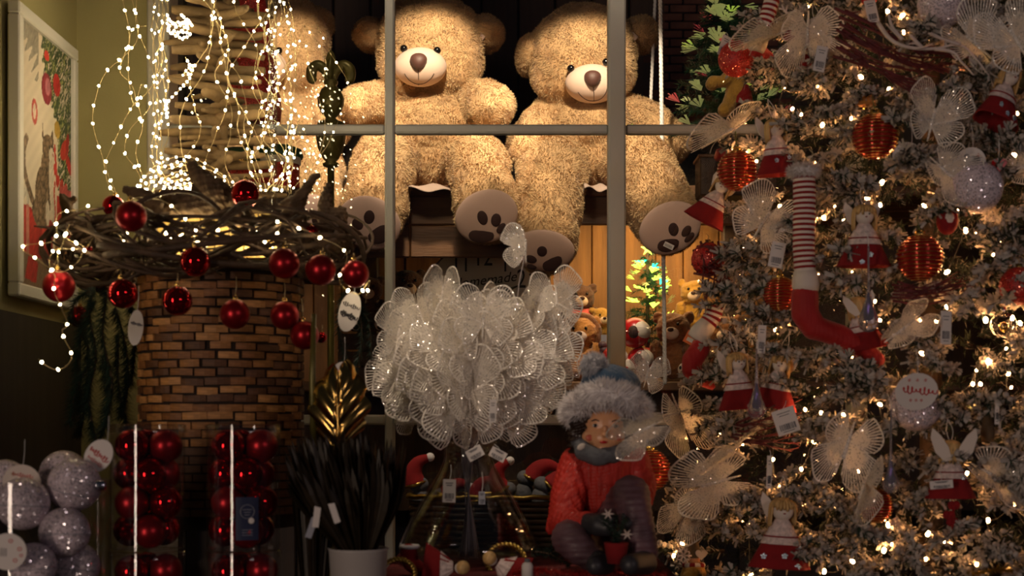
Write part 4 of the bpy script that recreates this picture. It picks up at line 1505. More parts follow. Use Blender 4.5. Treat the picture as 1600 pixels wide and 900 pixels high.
# ------------------------------------------------------------------ evergreen garlands
def needle_strip(mb, path, ln, n, r, wid=1.1, spread=1., col=None):
    """needles bristling around a twig"""
    path = np.asarray(path, float)
    k = len(path)
    for i in range(n):
        u = r.uniform(0, 1) * (k - 1)
        j = min(int(u), k - 2)
        p = path[j] + (path[j + 1] - path[j]) * (u - j)
        tg = path[j + 1] - path[j]; tg /= np.linalg.norm(tg) + 1e-9
        a, b = frame_of(tg)
        th = r.uniform(0, 2 * PI)
        out = math.cos(th) * a + math.sin(th) * b
        d = out * spread + tg * r.uniform(.35, .9)
        d /= np.linalg.norm(d)
        sd = np.cross(d, out + np.array((.3, .2, .1))); sd /= np.linalg.norm(sd) + 1e-9
        l2 = ln * r.uniform(.7, 1.2)
        c = None
        if col is not None: c = np.array([col[0], col[0], col[1]]) * r.uniform(.6, 1.2)
        mb.add([p - sd * wid / 2, p + sd * wid / 2, p + d * l2], [(0, 1, 2)], 0, c)


def garland(label, px, py, d, paths, seed, ln=20, dens=1.0):
    t = thing('pine_garland', label, 'garland', px, py, d)
    r = random.Random(seed)
    for ph in paths:
        pts = spline([L(t, x, y, dd) for (x, y, dd) in ph], 4)
        mb = MB(); mb.tube(pts, 1.6, 5); st_ = mb.build('stem', 'vine', t)
        mb = MB()
        length = np.sum(np.linalg.norm(np.diff(pts, axis=0), axis=1))
        needle_strip(mb, pts, ln, int(length * 4.2 * dens), r, 1.5)
        o = mb.build('needles', 'pine', t, smooth=False); o['kind'] = 'stuff'
    return t


garland('dark pine garland hanging between the wall corner and the basket', 160, 460, 2.56,
    [[(150, 445, 0), (140, 490, 0), (150, 560, 0), (138, 620, 0), (150, 690, 0)], [(170, 450, -.02), (160, 520, -.03), (175, 600, -.02), (165, 665, 0)],
     [(150, 470, 0), (128, 520, .02), (120, 580, .02), (128, 640, .02)], [(180, 480, 0), (196, 540, .02), (200, 600, .03), (190, 650, .03)], [(140, 455, 0), (118, 470, 0), (112, 500, 0)],
     [(145, 560, 0), (118, 610, 0), (112, 660, 0)], [(160, 560, .04), (170, 620, .04), (160, 680, .04)], [(130, 500, .05), (140, 580, .05), (125, 680, .05)], [(185, 520, .05), (185, 600, .05), (200, 670, .05)], [(205, 470, .05), (210, 540, .06), (205, 600, .06)]], 5, 24, 1.3)
garland('dark green pine garland hanging between basket and butterflies', 545, 470, 2.62,
    [[(540, 455, 0), (530, 510, 0), (545, 580, 0), (535, 650, 0)], [(560, 470, 0), (565, 530, -.02), (555, 600, 0), (560, 650, 0)], [(550, 480, 0), (575, 500, 0), (580, 560, 0)], [(540, 560, 0), (520, 600, 0), (516, 640, 0)]], 6, 17)
round_tag('oval_tag', 'torn pale oval tag hanging above the green garland', 546, 487, 2.48, 32, rot(0, .25, .2), [('~', 0, 10, 13, 'ink', .3), ('~', 0, -6, 18, 'ink', 0)], oval=.52)
round_tag('oval_tag', 'narrow pale oval tag hanging between garland and basket', 212, 512, 2.50, 28, rot(0, .1, .5), [('~', 0, 6, 9, 'tagprint', .3)], oval=.42)
round_tag('oval_tag', 'pink and grey oval card tucked in the green garland', 534, 585, 2.50, 20, rot(0, .2, 0), [('~', 0, 2, 14, 'redpaint', .3)], oval=.8)

# ------------------------------------------------------------------ dried dark leaf bunch in a white pot
t = thing('dried_leaf_pot', 'white pot with a dense bunch of dark dried leaves', 'potted plant', 560, 960, 2.28)
q = MB(); q.lathe([(0, 0), (36, 0), (40, 4), (46, 100), (48, 104), (43, 104), (40, 96), (0, 92)], 32); q.build('pot', 'potwhite', t)
r_ = random.Random(31)
q = MB()
for i in range(620):
    a = r_.uniform(0, 2 * PI)
    b = math.sqrt(r_.random())
    base = np.array((math.cos(a) * 26 * b, math.sin(a) * 26 * b, 96))
    top = np.array((math.cos(a) * 98 * b - 22, math.sin(a) * 74 * b, 96 + r_.uniform(120, 196) - 18 * b))
    mid = (base + top) / 2 + np.array((math.cos(a) * 12 * b, math.sin(a) * 12 * b, 10))
    sp = spline([base, mid, top], 3)
    th = r_.uniform(0, PI)
    sd = np.array((math.cos(th), math.sin(th), 0))
    wdt = np.array([1.2, 2.4, 3.6, 4.6, 4.6, 2.8, .3]) * r_.uniform(.8, 1.3)
    vs = []
    for k_, p_ in enumerate(sp): vs += [p_ - sd * wdt[k_], p_ + sd * wdt[k_]]
    q.add(vs, [(2 * k_, 2 * k_ + 1, 2 * k_ + 3, 2 * k_ + 2) for k_ in range(len(sp) - 1)])
o = q.build('leaf_bunch', 'grass_dark', t, smooth=False); o['kind'] = 'stuff'
# second bunch at its side
q = MB()
for i in range(200):
    a = r_.uniform(0, 2 * PI); b = math.sqrt(r_.random())
    base = np.array((-70 + math.cos(a) * 16 * b, 10 + math.sin(a) * 16 * b, 4))
    top = np.array((-70 + math.cos(a) * 40 * b, 10 + math.sin(a) * 40 * b, r_.uniform(200, 275)))
    mid = (base + top) / 2 + np.array((0, 0, 10))
    sp = spline([base, mid, top], 3); th = r_.uniform(0, PI); sd = np.array((math.cos(th), math.sin(th), 0)); vs = []
    for k_, p_ in enumerate(sp): vs += [p_ - sd * wdt[k_], p_ + sd * wdt[k_]]
    q.add(vs, [(2 * k_, 2 * k_ + 1, 2 * k_ + 3, 2 * k_ + 2) for k_ in range(len(sp) - 1)])
o = q.build('side_bunch', 'grass_dark', t, smooth=False); o['kind'] = 'stuff'
for (x, y, R) in ((494, 808, rot(0, .1, .2)), (522, 802, rot(0, -.35, .2)), (486, 825, rot(0, .3, .1))):
    t2 = thing('price_tag', {494: 'upright paper price tag in the dried leaves, between the other two', 522: 'slanting paper price tag in the dried leaves beside the gold leaf stem', 486: 'dim paper price tag lowest in the dried leaves'}[x], 'price tag', x, y, 2.16)
    q = MB(); q.prism([(-5, -16), (5, -16), (6, 15), (-4, 17)], -.4, .4, R); q.build('card', 'tagpaper' if x != 486 else 'greylabel', t2, smooth=False)

# ------------------------------------------------------------------ big gold leaf
t = thing('gold_leaf', 'shiny gold split leaf standing above the dried leaf bunch', 'leaf ornament', 530, 820, 2.34)
lf = MB()
nu, nvv = 25, 41
vs = []
for j in range(nvv):
    v_ = j / (nvv - 1)
    z = 110 + 128 * v_
    half = 58 * (math.sin(PI * min(1, (v_ * .90 + .06))) ** .62) * (1.0 - .30 * v_)
    for i in range(nu):
        u = i / (nu - 1) * 2 - 1
        rib = abs(math.sin((v_ * 3.6 - abs(u) * 1.0) * PI))
        edge = 1 - .20 * (1 - rib) * (abs(u) ** 2)
        x = u * half * edge
        y = -12 * (1 - abs(u)) ** 2 * .3 + 15 * u * u - 10 * rib * (.25 + abs(u)) * (1.2 - abs(u)) - 10 * math.sin(v_ * PI)
        zz = z + abs(u) * 24 - 8 * u * u + (6 if u > 0 else 0)
        if abs(u) < .06: y += 5
        vs.append((x, y, zz))
fs = [(j * nu + i, j * nu + i + 1, (j + 1) * nu + i + 1, (j + 1) * nu + i) for j in range(nvv - 1) for i in range(nu - 1)]
lf.add(vs, fs)
lf.add(np.array(vs) + V(0, 1.2, 0), [f[::-1] for f in fs])
lo = lf.build('leaf_blade', 'goldleaf', t)
q = MB(); q.tube([(0, -10, 236), (0, -18, 180), (0, -8, 120), (-4, 0, 40), (-6, 4, 0)], [1.2, 2, 2.6, 2.8, 2.8], 8); q.build('stem', 'goldleaf', t)
q = MB(); q.tube([(-40, 4, 330), (-43, 6, 230), (-40, 6, 40)], [4, 5, 5], 10); q.build('gold_rod', 'bronze', t)

# ------------------------------------------------------------------ lace butterflies
def wing_mesh(name, th0, th1, ln, n, sgn, lobes):
    """fan of fine ribs with a rim; solid towards the root. lies in x,z; root at the origin"""
    mb = MB()
    th = np.linspace(th0, th1, n)
    u = np.linspace(0, 1, n)
    rr = ln * (.80 + .20 * np.sin(PI * np.clip(u * 1.05, 0, 1)) ** .7) * (1 + .035 * np.cos(u * PI * 2 * lobes))
    rr[0] *= .90; rr[-1] *= .86
    X = np.cos(th) * rr * sgn; Z = np.sin(th) * rr
    cup = lambda r_: -.10 * ln * (r_ / ln) ** 2
    sol = rr * (.60 + .06 * np.cos(np.arange(n) * 2.4))
    # membrane
    vs = [(0, 0, 0)]; fs = []
    for i in range(n): vs.append((np.cos(th[i]) * sol[i] * sgn, cup(sol[i]), np.sin(th[i]) * sol[i]))
    for i in range(n - 1): fs.append((0, 1 + i, 2 + i))
    mb.add(vs, fs, 0)
    # ribs
    for i in range(n):
        d = np.array((math.cos(th[i]) * sgn, 0, math.sin(th[i])))
        sd = np.array((-math.sin(th[i]) * sgn, 0, math.cos(th[i])))
        w0, w1 = .9, .62
        a, b = d * sol[i] * .9, d * rr[i]
        a[1] = cup(sol[i] * .9) - .25; b[1] = cup(rr[i]) - .25
        mb.add([a - sd * w0, a + sd * w0, b + sd * w1, b - sd * w1], [(0, 1, 2, 3)], 1)
    # rim
    pts = [np.array((X[i], cup(rr[i]) - .2, Z[i])) for i in range(n)]
    for i in range(n - 1):
        a, b = pts[i], pts[i + 1]
        k0, k1 = 1 - 2.0 / rr[i], 1 - 2.0 / rr[i + 1]
        a2 = np.array((a[0] * k0, a[1] - .3, a[2] * k0)); b2 = np.array((b[0] * k1, b[1] - .3, b[2] * k1))
        mb.add([a, b, b2, a2], [(0, 1, 2, 3)], 1)
    for e in (0, n - 1):
        b = pts[e]
        sd = np.array((-math.sin(th[e]) * sgn, 0, math.cos(th[e]))) * 1.0
        mb.add([-sd, sd, b + sd, b - sd], [(0, 1, 2, 3)], 1)
    return mb.mesh(name, ['wing', 'wingrib'], 1., smooth=False)


WM = {}
for sg, nm in ((1, 'r'), (-1, 'l')):
    WM['fore' + nm] = wing_mesh('fore_wing', .30, 1.42, 62, 17, sg, 1.5)
    WM['hind' + nm] = wing_mesh('hind_wing', -1.05, .22, 46, 14, sg, 1.5)
q = MB(); q.tube(spline([(0, 0, -24), (0, -1, -4), (0, -1, 12), (0, 0, 18)], 4), np.interp(np.linspace(0, 1, 13), [0, .4, .8, 1], [.8, 2.2, 2.6, 1.6]), 7)
q.ball((0, -1, 20), 2.8, 8, 6)
for sg in (-1, 1): q.tube(spline([(0, -1, 21), (sg * 4, -3, 30), (sg * 9, -4, 36)], 3), .35, 4)
WM['body'] = q.mesh('butterfly_body', 'wingrib')


def butterfly(px, py, d, size, label, group, Rm=None, fold=.5, stem=None, cat='butterfly ornament', hindfold=None):
    """Rm: 3x3 rotation; local -y faces out, +z is the head"""
    t = thing('lace_butterfly', label, cat, px, py, d, group)
    s = t['_s'] * size
    RR = Matrix(np.asarray(Rm).tolist()) if Rm is not None else Matrix.Identity(3)
    for nm, f in (('forer', fold), ('forel', -fold), ('hindr', fold * 1.15), ('hindl', -fold * 1.15)):
        o = link('fore_wing' if 'fore' in nm else 'hind_wing', WM[nm], t)
        o.matrix_local = (RR @ Matrix.Rotation(-f, 3, 'Z')).to_4x4() @ Matrix.Scale(s, 4)
    o = link('butterfly_body', WM['body'], t)
    o.matrix_local = RR.to_4x4() @ Matrix.Scale(s, 4)
    if stem is not None:
        mb = MB(); mb.tube(stem(t), .85, 5); mb.build('stem', 'stem', t)
    return t


def face_dir(nrm, roll=0.):
    """rotation taking local -y to nrm, keeping +z roughly up, rolled about nrm"""
    n = np.array(nrm, float); n /= np.linalg.norm(n)
    y = -n
    up = np.array((0, 0, 1.))
    if abs(n @ up) > .95: up = np.array((0, 1., 0))
    x = np.cross(y, up); x /= np.linalg.norm(x)
    z = np.cross(x, y)
    R = np.stack([x, y, z], 1)
    return R @ rot(0, roll, 0)


# ------------------------------------------------------------------ glass vase and its bouquet of butterflies
VD = 2.62
vz = thing('glass_vase', 'flared clear glass vase holding the white butterfly bouquet', 'vase', 732, 884, VD)
prof = [(0, 0), (70, 0), (98, 8), (108, 24), (104, 44), (88, 78), (64, 118), (46, 148), (38, 168), (38, 182), (44, 192)]
pr = spline([(a, 0, b) for a, b in prof[1:]], 4)
outer = [(0, 0)] + [(p_[0], p_[2]) for p_ in pr]
q = MB(); q.lathe(outer, 64); q.build('outer_wall', 'vase', vz)
q = MB(); q.lathe([(max(r_ - 3, 0), z_ + (3 if k_ < 6 else 0)) for k_, (r_, z_) in enumerate(outer)], 64); q.build('inner_wall', 'vase', vz)
q = MB(); a = np.linspace(0, 2 * PI, 48, endpoint=False); q.tube(np.c_[np.cos(a) * 43, np.sin(a) * 43, np.full(48, 192)], 1.8, 8, closed=True); q.build('lip', 'vase', vz)

r_ = random.Random(12)
N = 52
flock_ = []
gold_ang = PI * (3 - math.sqrt(5))
cen = np.array(P(742, 588, VD)); sV = VD / F
neck = np.array(P(732, 700, VD)); foot = np.array(P(732, 874, VD))
k = 0
for i in range(N * 2):
    z = 1 - 2 * (i + .5) / (N * 2)
    a = i * gold_ang
    rad = math.sqrt(max(0, 1 - z * z))
    dx, dy = rad * math.cos(a), rad * math.sin(a)
    if dy > .12 or z < -.93: continue
    sh = r_.choice((1., 1., .86, .7))
    ex, ey, ez = 110, 92, 82
    if z < -.2: ex *= (1 - .22 * (-z - .2))
    pos = cen + np.array((dx * ex, dy * ey, z * ez)) * sV * sh
    nrm = np.array((dx * 1.0 + r_.uniform(-.3, .3), dy - .45, .30 * z + .15 + r_.uniform(-.25, .25)))
    d = pos[1]
    px, py = 800 + pos[0] / d * F, HZ - (pos[2] - H) / d * F
    roll = dx * .75 + r_.uniform(-.45, .45)
    th_ = r_.uniform(0, 6.28); fr_ = r_.uniform(0, 12)

    def stem(t, pos=pos, th_=th_, fr_=fr_):
        s = t['_s']
        w0 = np.array(pos); off = np.array((math.cos(th_) * fr_, math.sin(th_) * fr_, 0)) * sV
        pts = [w0, w0 * .45 + (neck + off) * .55 + np.array((0, 0, .01)), neck + off, (neck + foot) / 2 - off * .3, foot - off * 1.6 + np.array((0, 0, .004))]
        return (spline(pts, 5) - w0) / s
    flock_.append((px, py, d, r_.uniform(1.08, 1.42), face_dir(nrm, roll), r_.uniform(.15, .75), stem))
bands = ('bottom', 'low', 'middle', 'upper', 'topmost')
tiers = {}
for it in flock_:
    tiers.setdefault(min(4, max(0, int((690 - it[1]) / 46))), []).append(it)
ords = ('first', 'second', 'third', 'fourth', 'fifth', 'sixth', 'seventh', 'eighth', 'ninth', 'tenth', 'eleventh', 'twelfth', 'thirteenth', 'fourteenth', 'fifteenth', 'sixteenth', 'seventeenth', 'eighteenth', 'nineteenth', 'twentieth')
for b_, its in sorted(tiers.items()):
    for k_, it in enumerate(sorted(its, key=lambda e: e[0])):
        butterfly(*it[:4], 'white lace butterfly, ' + ords[k_] + ' from the thin mullion in the ' + bands[b_] + ' bouquet tier', 'lace butterflies in the vase bouquet', it[4], it[5], it[6])
# crown butterflies that stick out above the bouquet
for (x, y, d, sz, roll, fold, lab) in [
    (690, 470, 2.56, .95, .1, .85, 'lace butterfly with raised wings topping the bouquet below the clock'),
    (755, 505, 2.50, 1.1, .05, .25, 'broad lace butterfly at the top centre of the bouquet'),
    (872, 478, 2.60, 1.05, -.25, .55, 'lace butterfly with raised wings at the bouquet top nearest the thick mullion'),
    (622, 530, 2.56, 1.0, .15, .65, 'lace butterfly with upright wings at the bouquet edge by the thin mullion'),
    (862, 545, 2.60, 1.15, -.5, .15, 'wide open lace butterfly spreading from the bouquet above the plush lion'),
    (655, 495, 2.60, .9, -.2, .4, 'ribbed lace butterfly peeking up beside the thin mullion'),
    (830, 492, 2.58, .95, .4, .9, 'half folded lace butterfly below the lone upright bud')]:
    pos = np.array(P(x, y, d))

    def stem(t, pos=pos):
        return (spline([pos, pos * .5 + neck * .5 + np.array((0, 0, .03)), neck, (neck + foot) / 2, foot], 5) - pos) / t['_s']
    butterfly(x, y, d, sz, lab, 'lace butterflies in the vase bouquet', face_dir((r_.uniform(-.2, .2), -1, .1), roll), fold, stem)
# closed bud standing up alone
pos = np.array(P(822, 395, 2.6))
butterfly(822, 392, 2.6, .80, 'closed white lace butterfly standing alone above the bouquet', 'lace butterflies in the vase bouquet', face_dir((-.95, -.25, 0), -.85 + .85), 1.42,
          lambda t: (spline([pos, np.array(P(812, 440, 2.6)), np.array(P(800, 500, 2.6)), neck, foot], 5) - pos) / t['_s'])


# price tags of the bouquet
def price_tag(px, py, d, w_, h_, roll, label, kind='barcode', yaw=0., string=None, mats='tagpaper'):
    t = thing('price_tag', label, 'price tag', px, py, d, 'paper price tags')
    R = rot(0, roll, yaw)
    mb = MB(); mb.prism([(-w_ / 2, -h_ / 2), (w_ / 2, -h_ / 2), (w_ / 2, h_ / 2), (-w_ / 2, h_ / 2)], -.4, .4, R); c = mb.build('card', mats, t, smooth=False)
    mb = MB()
    r = random.Random(int(px * 7 + py))
    x = -w_ * .34
    y0 = -h_ * .22
    while x < w_ * .34:
        bw = r.choice((.5, .9, 1.4)) * w_ / 26
        mb.prism([(x, y0 - h_ * .12), (x + bw, y0 - h_ * .12), (x + bw, y0 + h_ * .12), (x, y0 + h_ * .12)], -.62, -.42, R)
        x += bw + r.choice((.6, 1.0)) * w_ / 24
    for k_ in range(3):
        ww = w_ * (.6, .45, .52)[k_]
        z = h_ * (.34, .24, -.40)[k_]
        mb.prism([(-ww / 2, z - .5), (ww / 2, z - .5), (ww / 2, z + .5), (-ww / 2, z + .5)], -.62, -.42, R)
    mb.build('barcode', 'tagprint', c, smooth=False, s=t['_s'])
    if string is not None:
        mb = MB(); top = R @ V(0, 0, h_ / 2 - 1); mb.tube(spline([top, top * .5 + np.array(string) * .5 + V(1.5, 0, 0), np.array(string)], 4), .4, 4); mb.build('string', 'rope', t)
    return t


price_tag(770, 642, 2.42, 11, 36, .02, 'narrow price tag hanging in front of the butterfly bouquet', string=(3, 8, 50))
price_tag(702, 767, 2.46, 20, 36, .03, 'upright price tag against the vase, seen through the glass', string=(2, 10, 40))
price_tag(778, 710, 2.50, 26, 16, .5, 'tilted barcode tag at the vase neck', string=(-6, 6, 16))
price_tag(742, 708, 2.48, 26, 18, -.5, 'creased price tag with red dot at the vase neck', string=(5, 5, 18))
price_tag(753, 778, 2.47, 10, 20, 0, 'small dim price tag low on the vase stems', string=(0, 5, 40), mats='greylabel')

# ------------------------------------------------------------------ girl figurine
def fuse(t, name, chains, voxel, mats, smooth=5, lump=0., freq=.1, seed=1, parent=None, blobs=()):
    mb = MB()
    d = t['_a'][2]
    for ch in chains:
        for (a, b) in zip(ch[:-1], ch[1:]):
            n = 11
            for i in range(n + 1):
                u = i / n
                x, y, dd, r = [a[j] * (1 - u) + b[j] * u for j in range(4)]
                mb.ball(L(t, x, y, dd), r * (d + dd) / d, 18, 18)
    for (x, y, dd, rx, ry, rz) in blobs:
        mb.ball(L(t, x, y, dd), (rx, rz, ry), 22, 14)
    me = remesh(mb, voxel, smooth, name)
    v, n, tr = mesh_arrays(me)
    if lump:
        v = v + n * (wnoise(v * freq, seed)[:, 0] * lump)[:, None]
    set_co(me, v * t['_s'])
    me.materials.append(M[mats])
    return link(name, me, parent or t)


g = thing('winter_girl_figurine', 'painted girl figurine in red sweater and fur-trimmed blue hat holding a tiny tree', 'figurine', 945, 890, 2.52)
fuse(g, 'head', [], 1.5, 'skin', 5, blobs=[(944, 664, -.02, 34, 36, 34), (943, 684, -.035, 27, 22, 26), (940, 700, 0, 15, 26, 15), (922, 682, -.042, 13, 11, 10), (964, 682, -.042, 13, 11, 10), (945, 679, -.070, 5, 4.5, 4.5), (945, 671, -.064, 3.6, 7, 4), (942, 702, -.05, 11, 6, 8)])
for (x, y) in ((930, 665), (962, 666)):
    q = MB(); q.ball(L(g, x, y, -.056), (4.6, 2, 3.0), 14, 8); q.build('eye_white', 'feltwhite', g)
    q = MB(); q.ball(L(g, x, y, -.0585), (2.7, 1.4, 2.8), 12, 8); q.build('iris', 'black', g)
    q = MB(); q.tube(spline([L(g, x - 6, y - 7, -.056), L(g, x, y - 9.5, -.058), L(g, x + 6, y - 7, -.056)], 4), .8, 5); q.build('eyebrow', 'hair', g)
q = MB(); q.ball(L(g, 943, 691, -.066), (6, 2, 2.2), 14, 8); q.build('mouth', 'redpaint', g)
for (x, y) in ((921, 684), (965, 684)):
    q = MB(); q.ball(L(g, x, y, -.054), (6, 1.6, 5), 14, 8); q.build('cheek_blush', 'blush', g)
q = MB()
r_ = random.Random(9)
hc = []
for i in range(40):
    a = -.15 + (PI + .3) * i / 39
    x = 945 + math.cos(a) * 44; y = 668 - math.sin(a) * 34
    hc.append([(x, y, -.03, 10), (x + r_.uniform(-5, 5), y + r_.uniform(8, 16), -.035, 8)])
for i in range(8):
    hc.append([(901 + r_.uniform(-5, 5), 668 + i * 5, -.02, 9), (906 + r_.uniform(-6, 6), 672 + i * 5, -.03, 8)])
    hc.append([(985 + r_.uniform(-5, 5), 664 + i * 4, -.02, 9), (983 + r_.uniform(-6, 6), 672 + i * 4, -.02, 8)])
fuse(g, 'hair', hc, 1.6, 'hair', 1, 1.6, .35, 4, blobs=[(945, 668, .03, 49, 44, 34)])
hat = fuse(g, 'hat', [], 2.2, 'bluehat', 4, .8, .2, blobs=[(953, 604, 0, 48, 34, 48), (948, 588, 0, 38, 18, 38)])
def brim_pt(a):
    return (947 + math.cos(a) * 50, 620 + 24 * math.cos(a) ** 2 - 4 * max(0, math.sin(a)), -.060 * math.sin(a), 17.5)


br = [[brim_pt(2 * PI * i / 22), brim_pt(2 * PI * (i + 1) / 22)] for i in range(22)]
brim = fuse(g, 'hat_brim', br, 2.4, 'fluff', 6, 1.5, .12, 6)
pm, ca, cc = pile(brim.data, 16000, .016, .0016, 4, 60., (0, -.2, -.5), None, 1.0, .8, .25)
pile_tint(ca, cc, (.95, .90, .90)); M['fluffblade'] = mat('white_fluff_pile', (1, 1, 1), .8, attr='tint'); pm.materials.append(M['fluffblade']); o = link('brim_fur', pm, brim); o['kind'] = 'stuff'
pom = fuse(g, 'pompom', [], 1.6, 'fluff', 3, 1.5, .2, 3, blobs=[(928, 572, -.02, 17, 15, 16)])
pm, ca, cc = pile(pom.data, 3500, .012, .0015, 5, 60., (0, 0, 0), None, 1.2, .8, .25); pile_tint(ca, cc, (.72, .72, .76)); pm.materials.append(M['fluffblade']); o = link('pompom_fur', pm, pom); o['kind'] = 'stuff'
fuse(g, 'scarf', [[(905, 690, -.03, 12), (912, 706, -.05, 14), (934, 714, -.06, 14), (960, 710, -.05, 13), (984, 694, -.02, 12), (985, 680, .02, 12)], [(984, 694, .03, 12), (945, 700, .05, 13), (905, 690, .0, 12)]], 2., 'greyscarf', 4, .6, .3)
q = MB(); q.ball(L(g, 908, 698, -.085), (7, 1.5, 4.5), 14, 8, rot(0, -.6, 0)); q.build('scarf_patch', 'feltwhite', g)
fuse(g, 'sweater', [[(945, 715, 0, 46), (945, 760, .01, 50), (940, 800, .02, 48)], [(905, 728, 0, 32), (888, 775, -.03, 28), (882, 815, -.06, 25), (900, 822, -.09, 21), (918, 818, -.10, 19)],
    [(985, 722, .01, 30), (1000, 760, 0, 26), (995, 790, -.04, 22)], [(872, 812, -.04, 16), (862, 826, -.05, 10)]], 2.4, 'sweater', 4, .9, .25, 5)
fuse(g, 'trousers', [[(960, 830, .0, 42), (975, 800, -.06, 36), (985, 772, -.12, 30), (990, 790, -.14, 27), (1000, 840, -.15, 26), (1005, 862, -.15, 24)],
    [(930, 838, .0, 42), (905, 838, -.06, 34), (890, 842, -.11, 30), (905, 858, -.13, 25), (925, 872, -.13, 22)]], 2.4, 'trouser', 34, 1.0, .1, 7)
for ch in ([(1000, 866, -.15, 22), (1008, 880, -.17, 19), (985, 882, -.22, 17)], [(925, 874, -.13, 20), (945, 882, -.16, 17), (930, 884, -.18, 15)]):
    fuse(g, 'boot', [ch], 2.2, 'mitten', 4)
# mittens: palm with a thumb closing on the little pot
fuse(g, 'mitten', [[(922, 818, -.11, 17), (936, 820, -.13, 18), (948, 824, -.14, 14)], [(934, 810, -.13, 8), (948, 806, -.15, 7), (955, 812, -.16, 6)]], 1.8, 'mitten', 4)
fuse(g, 'mitten', [[(995, 795, -.09, 15), (990, 806, -.13, 15), (982, 818, -.16, 13)], [(986, 800, -.14, 7), (976, 806, -.16, 6)]], 1.8, 'mitten', 4)
q = MB(); c = L(g, 963, 880, -.20); q.lathe([(0, 0), (13, 0), (17, 24), (18, 30), (14, 30), (0, 26)], 20, c); q.build('tiny_pot', 'felt', g)
q = MB()
r_ = random.Random(4)
for i in range(7):
    a = r_.uniform(0, 6.28)
    b = c + V(0, 0, 26); e = b + V(math.cos(a) * 20, -abs(math.sin(a)) * 12, r_.uniform(14, 44))
    needle_strip(q, spline([b, (b + e) / 2 + V(0, 0, 4), e], 3), 9, 60, r_, 1.6)
q.build('tiny_tree', 'pine', g, smooth=False)
for (x, y) in ((950, 803), (980, 835)):
    q = MB()
    cc_ = L(g, x, y, -.235)
    for k_ in range(6):
        a = k_ * PI / 3
        q.tube([cc_, cc_ + V(math.cos(a) * 9, -1, math.sin(a) * 8)], [2, .5], 5)
    q.build('snow_sprig', 'antler', g)

# ------------------------------------------------------------------ wicker tray of hat dolls behind the vase
t = thing('wicker_tray', 'dark wicker tray of red hatted dolls behind the vase', 'basket', 800, 865, 2.86)
for k_ in range(9):
    z = 8 + k_ * 9
    a = np.linspace(0, 2 * PI, 60, endpoint=False)
    q = MB(); q.tube(np.c_[np.cos(a) * (150 + z * .1), np.sin(a) * (48 + z * .05), z + np.sin(a * 30 + k_ * PI) * 1.5], 4.2, 6, closed=True); q.build('weave_ring', 'basket2', t)
q = MB(); a = np.linspace(0, 2 * PI, 60, endpoint=False); q.tube(np.c_[np.cos(a) * 162, np.sin(a) * 54, np.full(60, 90) + np.sin(a * 40) * 1.2], 4.5, 6, closed=True); q.build('gold_rim', 'tinsel', t)
q = MB(); q.lathe([(0, 2), (148, 2), (148, 5), (0, 5)], 40, sy=.32); q.build('bottom', 'basket2', t)
for (x, y, dd, sz, lean, lab) in [(792, 760, 0, 1.0, -.5, 'red hatted doll leaning in the wicker tray, left of three by the sweater'), (822, 742, .03, 1.0, .5, 'red hatted doll in the wicker tray with white pompom'),
                                  (848, 752, .0, 1.1, .8, 'red hatted doll in the wicker tray right behind the sweater'), (655, 752, .0, 1.0, -.3, 'red hatted doll in the wicker tray behind the dried leaves'), (690, 770, .04, .9, .4, 'red hatted doll in the wicker tray seen through the vase'), (750, 778, .0, .9, -.2, 'grey doll with red hat in the wicker tray behind the vase stems')]:
    b = thing('hat_doll', lab, 'doll', x, y + 22, 2.86 + dd, 'dolls in the wicker tray')
    R = rot(0, lean, 0)
    q = MB(); q.ball((0, 0, 16), (15, 13, 13), 16, 10, R); q.ball(R @ V(0, 0, -6), (14, 12, 18), 14, 10); q.build('body', 'greyscarf', b)
    q = MB(); sp = spline([R @ V(0, 0, 18), R @ V(2, 0, 36), R @ V(14, -2, 50), R @ V(34, -2, 52)], 4)
    q.tube(sp * sz, np.interp(np.linspace(0, 1, len(sp)), [0, .5, 1], [17, 12, 5]) * sz, 12); h_ = q.build('hat', 'felt', b)
    q = MB(); q.ball(sp[-1] * sz, 7 * sz, 12, 8); q.build('pompom', 'fluff', h_, s=b['_s'])
    q = MB(); q.tube([R @ V(math.cos(a_) * 16, math.sin(a_) * 14, 18) for a_ in np.linspace(0, 2 * PI, 20, endpoint=False)], 3, 6, closed=True); q.build('hat_trim', 'tinsel', b)

# ------------------------------------------------------------------ dolls and trinkets lying on the step before the vase
def lying_doll(label, px, py, d, flip, roll):
    t = thing('lace_doll', label, 'doll', px, py, d)
    t.rotation_euler = (0, roll, 0)
    q = MB(); q.lathe([(5, 0), (14, -8), (30, -40), (33, -46), (30, -46)], 28, (0, 0, 0), rot(0, flip * 1.45, 0), sy=.55); q.build('skirt', 'felt', t)
    vs = []
    a = np.linspace(0, 2 * PI, 48, endpoint=False)
    q = MB(); fr_ = 1 + .12 * np.sin(a * 12)
    ring1 = np.c_[np.cos(a) * 8, np.sin(a) * 6, np.zeros(48)]; ring2 = np.c_[np.cos(a) * 23 * fr_, np.sin(a) * 13 * fr_, np.full(48, -20.)]
    vv = np.vstack([ring1, ring2]) @ rot(0, flip * 1.35, 0).T
    q.add(vv, [(i, (i + 1) % 48, 48 + (i + 1) % 48, 48 + i) for i in range(48)]); q.build('lace_collar', 'lace', t)
    q = MB(); q.ball((flip * 12, 2, 1), (10, 9, 9), 18, 12); q.build('head', 'feltwhite', t)
    q = MB(); q.ball((flip * 15, 0, 3), (11, 12, 11), 16, 10); q.build('hair', 'blonde', t)
    return t


